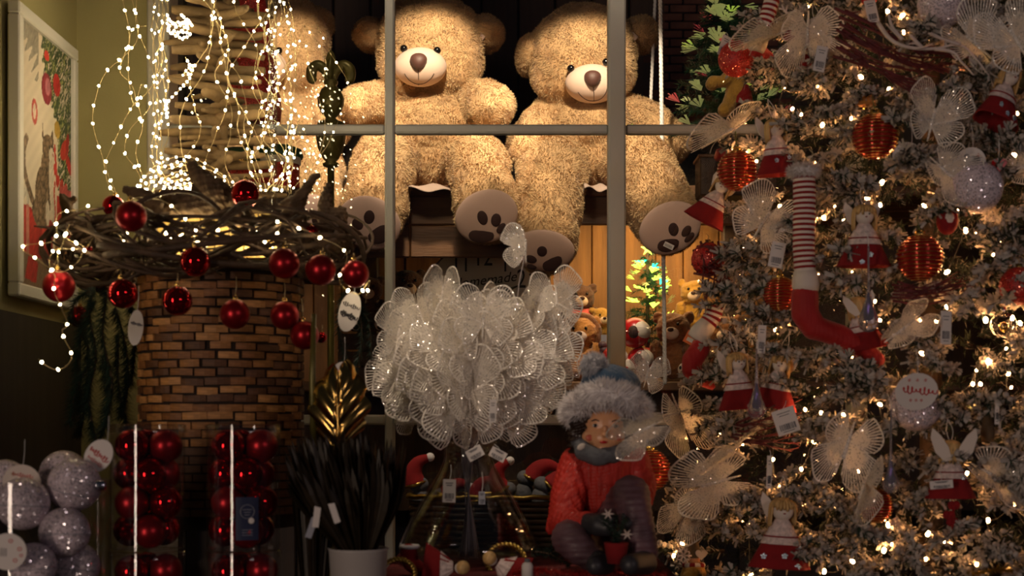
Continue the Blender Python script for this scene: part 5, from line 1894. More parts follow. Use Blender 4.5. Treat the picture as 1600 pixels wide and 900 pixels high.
lying_doll('red skirted lace doll lying before the vase foot', 708, 886, 2.40, 1, .25)
lying_doll('red skirted lace doll lying beside the gold rope loop', 778, 880, 2.43, -1, .35)
t = thing('felt_boot', 'small red felt boot lying beside the white pot', 'ornament', 640, 884, 2.42)
fuse(t, 'boot', [[(638, 862, 0, 13), (642, 880, 0, 13), (655, 890, 0, 12)]], 1.6, 'felt', 3)
q = MB(); a = np.linspace(0, 2 * PI, 20, endpoint=False); q.tube(np.c_[np.cos(a) * 13, np.sin(a) * 13, np.full(20, 30)], 3.5, 6, closed=True); q.build('cuff', 'fluff', t)
for (x, y, d, r, lab) in ((622, 896, 2.34, 26, 'gold rope hoop standing beside the white pot'), (790, 876, 2.52, 30, 'gold rope hoop standing behind the lace dolls')):
    t = thing('gold_hoop', lab, 'hoop', x, y, d)
    a = np.linspace(0, 2 * PI, 60, endpoint=False)
    q = MB()
    for ph in (0, PI):
        q.tube(np.c_[np.cos(a) * (r + 2.4 * np.cos(a * 14 + ph)), 2.4 * np.sin(a * 14 + ph), np.sin(a) * (r * .85 + 2.4 * np.cos(a * 14 + ph))], 2.6, 6, closed=True)
    q.build('twisted_rope', 'tinsel', t)
t = thing('little_bottle', 'tiny white bottle with a dark cap on the red cloth', 'bottle', 824, 898, 2.38)
q = MB(); q.lathe([(0, -10), (9, -10), (9, 14), (7, 18), (4, 20), (0, 20)], 20); q.build('body', 'tagpaper', t)
q = MB(); q.lathe([(4.5, 19), (4.5, 25), (0, 25)], 14); q.build('cap', 'greyscarf', t)
# star-like dark pine pick beside the figurine
garland('small dark pine sprig lying beside the red cloth step', 865, 872, 2.5, [[(830, 862, 0), (860, 866, -.02), (890, 884, -.03)], [(860, 866, -.02), (868, 842, -.01)]], 9, 12)
# tinsel heap along the cloth
t = thing('red_tinsel', 'red glitter tinsel heaped at the feet of the figurine', 'tinsel', 900, 896, 2.40)
r_ = random.Random(8); q = MB()
needle_strip(q, spline([L(t, 800, 897, 0), L(t, 850, 892, -.02), L(t, 900, 896, 0), L(t, 960, 893, -.02), L(t, 1040, 897, 0)], 8), 11, 1500, r_, 1.6)
o = q.build('strands', 'rglit', t, smooth=False); o['kind'] = 'stuff'

# ------------------------------------------------------------------ things on and behind the plush shelf
# clock
t = thing('wall_clock', 'large grey round clock with black numerals below the bears', 'clock', 755, 594, 4.36)
cz = 122
q = MB(); a = np.linspace(0, 2 * PI, 64, endpoint=False)
q.prism(np.c_[np.cos(a) * 92, np.sin(a) * 92 + cz], -4, 4); face = q.build('face', 'clockface', t, smooth=False)
q = MB(); q.tube(np.c_[np.cos(a) * 92, np.zeros(64), np.sin(a) * 92 + cz], 3, 8, closed=True); q.build('rim', 'greyscarf', t)
s = t['_s']
for h_ in range(1, 13):
    an = PI / 2 - h_ * PI / 6
    me = text_mesh(str(h_), 36 * s, 'ink', 'numeral', .0012)
    link('numeral', me, face, V(math.cos(an) * 69, -5, cz + math.sin(an) * 69) * s, (PI / 2, 0, 0), (.85, 1.15, 1))
me = text_mesh('Homemade', 22 * s, 'ink', 'lettering', .0010, .35); link('lettering', me, face, V(0, -5, cz + 33) * s, (PI / 2, -.12, 0))
for (an, ln, wd) in ((-.42 + PI / 2 - PI / 2 + .85, 62, 2.2), (2.3, 40, 2.8)):
    q = MB(); q.tube([(0, -6, cz), (math.cos(an) * ln * .7, -6, cz + math.sin(an) * ln * .7), (math.cos(an) * ln, -6, cz + math.sin(an) * ln)], [wd, wd * 1.4, .5], 8); q.build('hand', 'ink', t)
q = MB(); q.ball((0, -6, cz), 4, 12, 8); q.build('hub', 'ink', t)
for k_ in range(60):
    if k_ % 5: continue
    an = k_ * PI / 30
    q = MB(); q.ball((math.cos(an) * 85, -4, cz + math.sin(an) * 85), (2, 1, 2), 10, 6); q.build('minute_dot', 'ink', t)
q = MB(); q.box((0, 14, 20), (70, 8, 46), rot(-.25, 0, 0)); q.build('stand', 'plank_shade', t, smooth=False)


def plush(label, px, py, d, sz, body, muz='muzzle', shirt=None, tagc=None, turn=0., feet=True, mane=None, cat='plush toy'):
    """sitting plush animal: px,py = point between its feet"""
    t = thing('plush_animal', label, cat, px, py, d, 'little plush animals on the shelf')
    t.rotation_euler = (0, 0, turn)
    mb = MB()
    B = [(0, 4, 32, 25, 20, 32), (0, -2, 78, 27, 23, 25), (-24, 4, 96, 9, 6, 10), (24, 4, 96, 9, 6, 10), (-26, -10, 42, 10, 11, 20), (26, -10, 42, 10, 11, 20), (-22, -16, 12, 13, 20, 11), (22, -16, 12, 13, 20, 11)]
    for (x, y, z, rx, ry, rz) in B:
        mb.ball(V(x, y, z) * sz, np.array((rx, ry, rz)) * sz, 20, 14)
    me = remesh(mb, 1.9, 3, 'body')
    v, n, tr = mesh_arrays(me)
    set_co(me, (v + n * (wnoise(v * .3, 4)[:, 0] * .5)[:, None]) * t['_s'])
    me.materials.append(M[body]); link('body', me, t)
    q = MB(); q.ball(V(0, -22, 70) * sz, np.array((12, 9, 10)) * sz, 18, 12); q.build('muzzle', muz, t)
    q = MB(); q.ball(V(0, -31, 75) * sz, np.array((5, 3.4, 3.6)) * sz, 12, 8); q.build('nose', 'paw', t)
    for sg in (-1, 1):
        q = MB(); q.ball(V(sg * 10, -23, 84) * sz, 2.6 * sz, 10, 8); q.build('eye', 'black', t)
        if feet:
            q = MB(); q.ball(V(sg * 22, -35, 13) * sz, np.array((10, 3, 11)) * sz, 16, 10); so = q.build('sole', 'feltwhite', t)
            q = MB(); q.ball(V(sg * 22, -37.6, 8) * sz, np.array((5.6, 1.4, 4.6)) * sz, 12, 8); q.build('paw_pad', 'ink', so, s=t['_s'])
            for (a, b) in ((-6, 16), (0, 19), (6, 16)):
                q = MB(); q.ball(V(sg * 22 + a, -37.4, b) * sz, np.array((2.0, 1.2, 3.0)) * sz, 10, 6); q.build('paw_pad', 'ink', so, s=t['_s'])
    if shirt:
        q = MB(); q.lathe([(20 * sz, 58 * sz), (27 * sz, 48 * sz), (29 * sz, 30 * sz), (27 * sz, 16 * sz)], 24, (0, 3, 0), sy=.86); q.build('shirt', shirt, t)
    if tagc:
        q = MB(); q.prism([(-9, -10), (9, -10), (9, 10), (-9, 10)], -.5, .5, rot(0, .5, .2), V(30, -22, 62) * sz); tg = q.build('paper_tag', tagc, t, smooth=False)
        q = MB(); q.prism([(-5, -6), (5, -6), (5, 0), (-5, 0)], -1, -.6, rot(0, .5, .2), V(30, -22, 62) * sz); q.build('tag_print', 'tagpaper', tg, smooth=False, s=t['_s'])
    if mane:
        a = np.linspace(0, 2 * PI, 30, endpoint=False)
        q = MB(); q.tube(np.c_[np.cos(a) * 26 * sz, np.full(30, 2 * sz), 78 * sz + np.sin(a) * 26 * sz], 8 * sz, 8, closed=True); q.build('mane', mane, t)
    return t


plush('orange plush lion sitting beside the bouquet on the shelf', 908, 594, 4.38, .95, 'plushorange', turn=-.15, mane='plushbrown')
plush('brown plush bear with an orange tag beside the white rope', 1052, 592, 4.40, 1.0, 'plushbrown', tagc='orange_tag', turn=-.25)
plush('brown plush bear in a pink shirt behind the bouquet', 906, 532, 4.78, .85, 'plushdark', shirt='pinkcloth', turn=.1)
plush('small olive plush bear behind the lion with one raised paw', 940, 545, 4.74, .62, 'plushyellow', turn=.2)
plush('yellow plush bear high behind the rope', 1085, 520, 4.80, .8, 'plushyellow', turn=-.2)
plush('dark plush bear between the thin mullion and clock', 636, 520, 4.56, .95, 'plushdark', turn=.25)
plush('dark plush bear beside the thin mullion behind the baubles', 575, 520, 4.62, .85, 'plushdark', turn=.1)
plush('brown plush bear behind the elf boot at the tree edge', 1130, 592, 4.55, .95, 'plushbrown', turn=-.1)
# boxes that raise the rear row
for (x, y, d, w_, h_, lab) in ((915, 596, 4.78, 120, 66, 'wooden crate raising the pink shirted plush bear'), (1100, 596, 4.80, 130, 72, 'wooden crate raising the yellow plush bear'), (606, 596, 4.60, 150, 74, 'wooden crate raising the two dark plush bears')):
    t = thing('wooden_crate', lab, 'crate', x, y, d)
    for k_ in range(3):
        q = MB(); q.box((0, -24, 10 + k_ * h_ / 3), (w_, 3, h_ / 3 - 3), bev=.6); q.build('slat', 'plank_shade', t, smooth=False)
    q = MB(); q.box((0, 0, h_ - 3), (w_, 50, 4)); q.build('top', 'plank_shade', t, smooth=False)
    for sg in (-1, 1):
        q = MB(); q.box((sg * (w_ / 2 - 3), 0, h_ / 2), (4, 46, h_ - 4)); q.build('side', 'plank_shade', t, smooth=False)

# clear cylinder with red and white santa ornaments
t = thing('clear_canister', 'clear plastic canister of red and white ornaments behind the thick mullion', 'canister', 977, 594, 4.33)
q = MB(); q.lathe([(0, 0), (44, 0), (46, 2), (46, 76)], 40); q.build('wall', 'clear', t)
q = MB(); q.lathe([(48, 70), (48, 80), (0, 81)], 40); q.build('lid', 'clear', t)
for (x, y, r, lab) in ((992, 520, 24, 'red and white painted ball on top of the canister'), (960, 560, 20, 'red and white ball inside the canister behind the mullion'), (1000, 562, 20, 'red ball inside the canister beside the rope'), (975, 575, 18, 'red ball at the canister bottom')):
    b = thing('painted_ball', lab, 'ornament', x, y, 4.31 if y < 530 else 4.32, 'ornaments in the clear canister')
    q = MB(); q.ball((0, 0, 0), r, 24, 16); q.build('ball', 'redpaint', b)
    q = MB(); q.ball((5, -r * .25, 2), (r * .8, r * .8, r * .72), 20, 14); q.build('white_face', 'feltwhite', b)
    q = MB(); q.ball((-3, -r * .62, 0), (r * .45, r * .5, r * .5), 16, 12); q.build('brown_figure', 'paw', b)
    q = MB(); a = np.linspace(0, 2 * PI, 24, endpoint=False); q.tube(np.c_[np.cos(a) * r * 1.0, np.sin(a) * r * 1.0, np.zeros(24)], 1.6, 6, closed=True); q.build('ring', 'rglit', b)
t = thing('purple_trinket', 'purple foil wrapped trinket with grey tag beside the plush lion', 'trinket', 943, 555, 4.34)
q = MB()
for k_ in range(4): q.ball((rnd.uniform(-3, 3), 0, -8 + k_ * 8), (8, 7, 6), 12, 8)
q.build('wrapper', 'trouser', t)
q = MB(); q.prism([(-4, 20), (5, 20), (5, 32), (-4, 32)], -1, 1); q.build('grey_tag', 'greylabel', t, smooth=False)
q = MB(); q.lathe([(14, -38), (14, -8), (0, -8)], 20); q.build('cup', 'clear', t)


M['fibre_tip2'] = mat('fibre_optic_lime', (.5, .62, .12), .35, emit=(.55, .7, .12), estr=.35)


# ------------------------------------------------------------------ small fibre-optic trees
def fibre_tree(label, px, py, d, hgt, wid, seed, palette, star=True, sprays=46, big=1.0, front=True):
    t = thing('fibre_optic_tree', label, 'artificial tree', px, py, d)
    r = random.Random(seed)
    q = MB(); q.tube([(0, 0, 0), (0, 0, hgt)], [4, 2], 8); q.build('trunk', 'vine', t)
    q = MB(); q.lathe([(0, 0), (18, 0), (20, 4), (16, 16), (0, 16)], 20); q.build('pot', 'redpaint', t)
    nd = MB()
    for i in range(int(60 * big * big)):
        u = r.uniform(.12, .98)
        a = r.uniform(0, 2 * PI)
        ln = wid * (1 - u) ** .8 * r.uniform(.8, 1.05) + 5
        b = V(0, 0, hgt * u); e = b + V(math.cos(a) * ln, math.sin(a) * ln, r.uniform(-6, 8))
        needle_strip(nd, spline([b, (b + e) / 2 + V(0, 0, 3), e], 3), 9 * big, int(ln * 1.6) + 12, r, 1.3 * big)
    o = nd.build('needles', 'fibre_green', t, smooth=False); o['kind'] = 'stuff'
    for i in range(sprays):
        u = r.uniform(.14, .95)
        a = r.uniform(PI, 2 * PI) if r.random() < .8 else r.uniform(0, PI)
        ln = wid * (1 - u) ** .8 * r.uniform(.75, 1.02) + 4
        c = V(math.cos(a) * ln, math.sin(a) * ln, hgt * u)
        dirv = V(math.cos(a), math.sin(a), r.uniform(-.3, .9)); dirv /= np.linalg.norm(dirv)
        A, B = frame_of(dirv)
        q = MB()
        for k_ in range(9):
            sp = (k_ / 8 - .5) * 1.5
            dd = dirv + A * sp * .8 + B * r.uniform(-.3, .3); dd /= np.linalg.norm(dd)
            l2 = r.uniform(11, 16) * big
            sd = np.cross(dd, B); sd /= np.linalg.norm(sd) + 1e-9
            q.add([c, c + dd * l2 - sd * 1.7 * big, c + dd * l2 + sd * 1.7 * big], [(0, 1, 2)])
        q.build('light_spray', palette[r.randrange(len(palette))], t, smooth=False)
    if star:
        q = MB()
        for k_ in range(5):
            a = PI / 2 + k_ * 2 * PI / 5
            q.tube([(0, 0, hgt + 6), (math.cos(a) * 11, 0, hgt + 6 + math.sin(a) * 11)], [4, .6], 6)
        q.build('star', 'fibre_tip', t)
    return t


fibre_tree('little glowing fibre-optic tree with a lit star beside the white rope', 1012, 560, 4.62, 165, 56, 4, ['fibre_tip', 'fibre_tip', 'fibre_tip', 'fibre_teal', 'fibre_cool'], True, 50)
fibre_tree('large fibre-optic tree with pale and red sprays behind the flocked tree', 1135, 250, 3.95, 300, 105, 5, ['fibre_cool', 'fibre_cool', 'fibre_cool', 'fibre_cool', 'fibre_tip2', 'fibre_pink'], False, 78, 1.5)
# box that carries the large fibre tree on the bench
t = thing('stand_box', 'dark wooden box under the large fibre-optic tree', 'box', 1150, 292, 4.05)
q = MB(); q.box((0, 0, 12), (120, 60, 60), bev=2); q.build('body', 'plank_shade', t, smooth=False)
q = MB(); q.box((0, 0, 43), (126, 66, 5), bev=1); q.build('lid', 'bench_wood', t, smooth=False)
# yellow plush hanging in the fibre tree
t = thing('yellow_plush', 'yellow plush toy hanging in front of the large fibre-optic tree', 'plush toy', 1145, 150, 3.72)
fuse(t, 'body', [[(1152, 120, 0, 14), (1150, 145, 0, 17)], [(1150, 112, 0, 15), (1130, 128, -.02, 9), (1114, 128, -.03, 10), (1112, 132, -.03, 10)], [(1146, 148, 0, 13), (1138, 165, -.02, 11), (1132, 172, -.03, 11)]], 1.8, 'plushyellow', 4)
q = MB(); q.lathe([(12, 16), (17, 2), (19, -14)], 20, L(t, 1158, 150, .0)); q.build('vest', 'felt', t)

# ------------------------------------------------------------------ white ropes of the swing
for (x0, y0, x1, y1, d, r, lab) in ((1031, -60, 1039, 600, 4.19, 3.2, 'thick white twisted rope hanging beside the tilted bear'), (1026, -60, 1016, 175, 4.42, 2.4, 'thin dim twisted rope behind the thick white one')):
    t = thing('twisted_rope', lab, 'rope', x0, y0, d)
    A, B = L(t, x0, y0, 0), L(t, x1, y1, 0)
    n_ = 240
    u = np.linspace(0, 1, n_)[:, None]
    base = A * (1 - u) + B * u
    for k_ in range(3):
        ph = k_ * 2 * PI / 3
        tt = np.linspace(0, (y1 - y0) / 9.0 * 2 * PI / 3 * 1.4, n_)
        pts = base + np.c_[np.cos(tt + ph) * r * .5, np.sin(tt + ph) * r * .5, np.zeros(n_)]
        q = MB(); q.tube(pts, r * .62, 6); q.build('strand', 'rope', t)

# ------------------------------------------------------------------ flocked Christmas tree
TX, TD = 1455, 2.98          # axis
T0 = np.array(P(TX, HZ, TD))


def trad(z):
    """radius of the tree (m) at height z"""
    return np.interp(z, [.80, .95, 2.1, 3.2], [.53, .50, .31, .03])


def tsurf(px, py, out=.0):
    """distance at which the view ray through a pixel meets the tree's surface, pushed out by `out` metres"""
    d = TD - .3
    for _ in range(12):
        p = P(px, py, d)
        R_ = trad(p.z) + out
        u = min(abs(p.x - T0[0]), R_ * .97)
        d = TD - math.sqrt(R_ * R_ - u * u)
    return d


ct = thing('christmas_tree', 'large snow-flocked Christmas tree covered in warm lights and red and white ornaments', 'Christmas tree', TX, 1093, TD)
ct['label'] = 'large snow-flocked fir tree covered in warm lights and red and white ornaments'
ct['category'] = 'tree'
sT = ct['_s']
q = MB(); q.lathe([(0, 2), (40, 2), (42, 20), (26, 30), (20, 60), (14, 900), (4, 1700), (0, 1700)], 14); q.build('trunk', 'vine', ct)


def sprig(seed, ln=74, flock=.62):
    r = random.Random(seed)
    mb = MB()
    stem_ = spline([(0, 0, 0), (ln * .35, 3, -4), (ln * .7, r.uniform(-4, 4), -4), (ln, r.uniform(-6, 6), 2)], 4)
    twigs = [stem_]
    mb.tube(stem_, np.linspace(2.0, .8, len(stem_)), 4, col=(.07, .045, .03))
    for k_ in range(6):
        u = .25 + .12 * k_
        b = stem_[int(u * (len(stem_) - 1))]
        sg = 1 if k_ % 2 else -1
        l2 = ln * r.uniform(.28, .48) * (1.15 - u * .5)
        e = b + V(l2 * .72, sg * l2 * .7, r.uniform(-10, 12))
        tw = spline([b, (b + e) / 2 + V(0, 0, 2), e], 3)
        twigs.append(tw)
        mb.tube(tw, np.linspace(1.4, .6, len(tw)), 3, col=(.07, .045, .03))
    for tw in twigs:
        k = len(tw)
        L_ = np.sum(np.linalg.norm(np.diff(tw, axis=0), axis=1))
        for i in range(int(L_ * 2.0)):
            u = r.uniform(.05, 1) * (k - 1)
            j = min(int(u), k - 2)
            p = tw[j] + (tw[j + 1] - tw[j]) * (u - j)
            tg = tw[j + 1] - tw[j]; tg /= np.linalg.norm(tg)
            a, b = frame_of(tg)
            th = r.uniform(0, 2 * PI)
            out = math.cos(th) * a + math.sin(th) * b
            d = out + tg * r.uniform(.4, 1.0); d /= np.linalg.norm(d)
            sd = np.cross(d, out + V(.2, .3, .1)); sd /= np.linalg.norm(sd) + 1e-9
            snow = r.random() < flock * (.35 + .65 * u / (k - 1)) * (1.1 if out[2] > -.2 else .6)
            l2 = r.uniform(7, 12)
            if snow:
                c = np.array((.54, .48, .43)) * r.uniform(.75, 1.1); w_ = r.uniform(2.4, 4.0)
                mb.add([p - sd * w_ / 2, p + sd * w_ / 2, p + d * l2 + sd * w_ * .4, p + d * l2 - sd * w_ * .4], [(0, 1, 2, 3)], 0, c)
            else:
                c = np.array((.030, .052, .030)) * r.uniform(.6, 1.3); w_ = 1.4
                mb.add([p - sd * w_ / 2, p + sd * w_ / 2, p + d * l2 * 1.15], [(0, 1, 2)], 0, c)
        # crumbs of flock
        for i in range(int(L_ * .16)):
            u = r.uniform(.3, 1)
            p = tw[min(int(u * (k - 1)), k - 1)] + V(r.uniform(-3, 3), r.uniform(-3, 3), r.uniform(0, 4))
            mb.ball(p, (r.uniform(2.2, 4.2), r.uniform(2.2, 4.2), r.uniform(2, 3.4)), 6, 4, rot(r.random() * 3, r.random() * 3, 0), 0, np.array((.58, .52, .47)) * r.uniform(.8, 1.05))
    return mb


sprigs = [sprig(i, 70 + 8 * (i % 3), (.66, .5, .72, .40)[i % 4]) for i in range(6)]
smesh = [m_.mesh('branch', 'flock', sT, smooth=False, tint=True) for m_ in sprigs]
r_ = random.Random(44)
cnt = 0
tries = 0
placed = []
while cnt < 296 and tries < 4000:
    tries += 1
    z = r_.uniform(.86, 2.10)
    a = r_.uniform(PI * 1.0, PI * 2.0)          # the side towards the street
    if r_.random() > .96: a = r_.uniform(0, PI)
    R_ = trad(z) - .035
    x, y = math.cos(a) * R_, math.sin(a) * R_
    w_ = T0 + np.array((x, y, z - T0[2]))
    px, py = 800 + w_[0] / w_[1] * F, HZ - (w_[2] - H) / w_[1] * F
    if px > 1680 or py > 1000 or py < -70: continue
    if any((px - b_) ** 2 + (py - c_) ** 2 < 26 ** 2 for b_, c_ in placed): continue
    placed.append((px, py))
    o = link('branch', smesh[r_.randrange(6)], ct)
    o.location = (Vector(w_) - ct.location)
    pitch = r_.uniform(-.55, .35)
    o.rotation_euler = Euler((r_.uniform(-.5, .5), -pitch, a + r_.uniform(-.5, .5)))
    o.scale = (r_.uniform(.95, 1.4),) * 3
    cnt += 1
# inner boughs, too many and too hidden to pick apart
inner = MB()
for i in range(1900):
    z = r_.uniform(.80, 2.15)
    a = r_.uniform(PI * .95, PI * 2.05)
    R_ = (trad(z) - .05) * r_.uniform(.30, .97)
    b = V(math.cos(a) * R_, math.sin(a) * R_, z - 0) / sT
    n_ = V(math.cos(a), math.sin(a), r_.uniform(-.5, .3))
    e = b + n_ * r_.uniform(30, 55) + V(r_.uniform(-16, 16), r_.uniform(-16, 16), 0)
    for k_ in range(26):
        u = r_.random()
        p = b + (e - b) * u
        d = n_ + V(r_.uniform(-1, 1), r_.uniform(-1, 1), r_.uniform(-1, 1)); d /= np.linalg.norm(d)
        sd = np.cross(d, (.3, .5, .8)); sd /= np.linalg.norm(sd) + 1e-9
        c = np.array((.022, .034, .020)) * r_.uniform(.5, 1.3) if r_.random() < .87 else np.array((.36, .31, .26)) * r_.uniform(.7, 1.1)
        inner.add([p - sd * 1.3, p + sd * 1.3, p + d * 14], [(0, 1, 2)], 0, c)
me = inner.mesh('inner_boughs', 'flock', sT, smooth=False, tint=True)
o = link('inner_boughs', me, ct, Vector(T0) - ct.location - Vector((0, 0, T0[2]))); o['kind'] = 'stuff'
# ------------------------------------------------------------------ warm light string on the tree
ts = thing('tree_light_string', 'black wired string of warm bulbs wound through the flocked tree', 'string lights', 1400, 450, tsurf(1400, 450))
known = [(1205, 8), (1257, 45), (1273, 55), (1265, 85), (1280, 135), (1225, 135), (1330, 185), (1322, 207), (1238, 170), (1250, 180), (1285, 195), (1387, 18), (1410, 24), (1431, 36), (1444, 34), (1302, 92), (1408, 247), (1322, 215),
         (1218, 322), (1166, 240), (1182, 252), (1238, 350), (1278, 338), (1287, 340), (1319, 346), (1354, 310), (1378, 285), (1444, 322), (1471, 333), (1499, 325), (1509, 360), (1525, 367), (1555, 374), (1565, 378), (1585, 242), (1340, 325), (1194, 364),
         (1212, 516), (1226, 509), (1160, 450), (1172, 462), (1291, 567), (1320, 615), (1441, 552), (1453, 555), (1540, 500), (1544, 565), (1559, 570), (1576, 583), (1520, 600), (1532, 600), (1515, 462), (1546, 480), (1582, 497), (1594, 505), (1572, 508),
         (1127, 678), (1160, 692), (1110, 663), (1258, 640), (1283, 645), (1272, 690), (1252, 733), (1208, 718), (1212, 748), (1220, 760), (1172, 820), (1233, 783), (1255, 787), (1267, 842), (1288, 893), (1174, 899), (1066, 850), (1053, 868),
         (1318, 648), (1320, 665), (1390, 625), (1375, 632), (1388, 820), (1450, 834), (1381, 860), (1332, 877), (1422, 868), (1446, 874), (1394, 851), (1479, 846), (1578, 733), (1546, 756), (1544, 813), (1352, 897), (1568, 462), (1500, 120), (1345, 120), (1480, 425), (1250, 470), (1330, 560)]
r_ = random.Random(66)
allb = list(known)
tries = 0
while len(allb) < 145 and tries < 3000:
    tries += 1
    x, y = r_.uniform(1130, 1600), r_.uniform(-10, 900)
    if x < 1190 - y * .14 + 20: continue
    if any((x - a) ** 2 + (y - b) ** 2 < 22 ** 2 for a, b in allb): continue
    allb.append((x, y))
for i in range(34): allb.append((1606 + (i * 61.8) % 190, 20 + i * 26))
q = MB(); q.ball((0, 0, 0), (1, 1, 1.5), 8, 6); bm_ = q.mesh('bulb', 'bulb_warm')
order = []
for i, (x, y) in enumerate(allb):
    dep = tsurf(x, y, r_.uniform(-.02, .035))
    p = np.array(P(x, y, dep))
    k_ = (2.6 if i < len(known) else 2.0) * r_.uniform(.8, 1.25)
    o = link('bulb', bm_, ts, Vector(p) - ts.location, (r_.uniform(-1, 1), r_.uniform(-1, 1), 0), k_ * ts['_s'])
    order.append(p)
# wire: short black runs between neighbouring bulbs
order = np.array(order)
done = set()
q = MB()
for i in range(len(order)):
    dd = np.linalg.norm(order - order[i], axis=1)
    for j in np.argsort(dd)[1:3]:
        if dd[j] > .13 or (min(i, j), max(i, j)) in done: continue
        done.add((min(i, j), max(i, j)))
        a, b = order[i] + V(0, .006, 0), order[j] + V(0, .006, 0)
        m_ = (a + b) / 2 + V(0, .012, -.012)
        q.tube((spline([a, m_, b], 4) - np.array(ts.location)) / ts['_s'], 1.1, 4)
o = q.build('wire', 'blackwire', ts); o['kind'] = 'stuff'

# ------------------------------------------------------------------ ornaments on the tree
rib_me = None


def ribbed_ball(px, py, r, label, out=.075):
    d = tsurf(px, py, out)
    t = thing('ribbed_glass_ball', label, 'bauble', px, py, d, 'ribbed red glass balls on the tree')
    prof = []
    n_ = 72
    for i in range(n_ + 1):
        a = PI * i / n_
        k_ = 1 + .028 * math.cos(i * PI / 2)
        prof.append((r * math.sin(a) * k_ + .001, r * math.cos(a) * 1.02))
    q = MB(); q.lathe(prof[::-1], 36); q.build('ball', 'ribbed', t)
    q = MB()
    for i in range(2, 17):
        a = PI * i / 18.
        th = np.linspace(0, 2 * PI, 36, endpoint=False)
        q.tube(np.c_[np.cos(th) * r * math.sin(a) * 1.03, np.sin(th) * r * math.sin(a) * 1.03, np.full(36, r * math.cos(a) * 1.02)], .55, 4, closed=True)
    o = q.build('glitter_rings', 'tinsel', t); o['kind'] = 'stuff'
    q = MB(); q.lathe([(r * .22, r * .98), (r * .23, r * 1.16), (r * .12, r * 1.2), (0, r * 1.2)], 14); q.build('cap', 'gold', t)
    q = MB(); q.tube(spline([(0, 0, r * 1.2), (-2, 4, r * 1.2 + 14), (0, 16, r * 1.2 + 28)], 4), .7, 4); q.build('ribbon', 'greenribbon', t)
    return t


M['ribbed'] = mat('ribbed_red_glass', (.46, .030, .016), .12, metal=.55, var=.1, vscale=20)
M['greenribbon'] = mat('green_ribbon', (.10, .16, .03), .5)
ribbed_ball(1367, 213, 35, 'ribbed red glass ball hanging high in the middle of the tree')
ribbed_ball(1152, 267, 31, 'ribbed red glass ball at the tree edge above the big bear paw')
ribbed_ball(1437, 403, 36, 'ribbed copper-red glass ball near the tree centre')
ribbed_ball(1219, 460, 27, 'ribbed red glass ball behind the white cuff of the striped leg')
ribbed_ball(1368, 790, 27, 'ribbed dark red glass ball low in the tree')
ribbed_ball(1016, 735, 32, 'ribbed copper-red glass ball beside the girl figurine', -.03)


def simple_ball(px, py, r, label, m_, group, out=.075, seam=True, cat='bauble', name='glitter_ball'):
    d = tsurf(px, py, out)
    t = thing(name, label, cat, px, py, d, group)
    q = MB(); q.ball((0, 0, 0), r, 32, 20); q.build('ball', m_, t)
    q = MB(); q.lathe([(r * .17, r * .96), (r * .18, r * 1.16), (0, r * 1.18)], 14); q.build('cap', 'gold' if m_ == 'rglit' else 'sequin', t)
    q = MB(); q.tube(spline([(0, 0, r * 1.18), (2, 6, r * 1.4), (0, 18, r * 1.6)], 4), .6, 4); q.build('thread', 'copper', t)
    return t


G_ = 'glitter balls on the tree'
simple_ball(1150, 92, 28, 'red glitter ball hanging before the yellow plush', 'rglit', G_)
simple_ball(1592, 447, 30, 'red glitter ball at the picture edge', 'rglit', G_)
simple_ball(1106, 405, 26, 'red glass ball wrapped in red twigs at the tree edge', 'rglit', G_)
simple_ball(1358, -4, 13, 'small red heart-like ball at the top picture edge', 'rglit', G_)
simple_ball(1472, 6, 38, 'white glitter ball at the top of the tree above the frosted branch', 'wball', G_)
simple_ball(1525, 293, 41, 'white glitter ball with round tag on the upper tree', 'wball', G_)
simple_ball(1431, 632, 41, 'white glitter ball under a printed tag on the lower tree', 'wball', G_)
round_tag('round_tag', 'round white tag with red star above the white glitter ball', 1518, 252, tsurf(1518, 252, .085), 22, rot(0, .1, -.1), [('*', 9, 4, 22, 'redpaint', 0), ('o', -8, 8, 16, 'tagprint', 0)])
round_tag('round_tag', 'round paper tag glowing beside a bulb behind the ribbed ball', 1418, 246, tsurf(1418, 246, .06), 24, rot(0, .3, 0), [('|||', 2, 4, 16, 'tagprint', 0), ('o', 2, 18, 10, 'redpaint', 0)])
round_tag('round_tag', 'white paper tag with red script lying over the white glitter ball', 1432, 612, tsurf(1432, 612, .15), 30, rot(.25, .0, 0), [('~', 4, 2, 22, 'redpaint', .35), ('*  *  *', 0, 16, 13, 'redpaint', 0), ('* * *', 0, -16, 12, 'redpaint', 0)], oval=1.12)

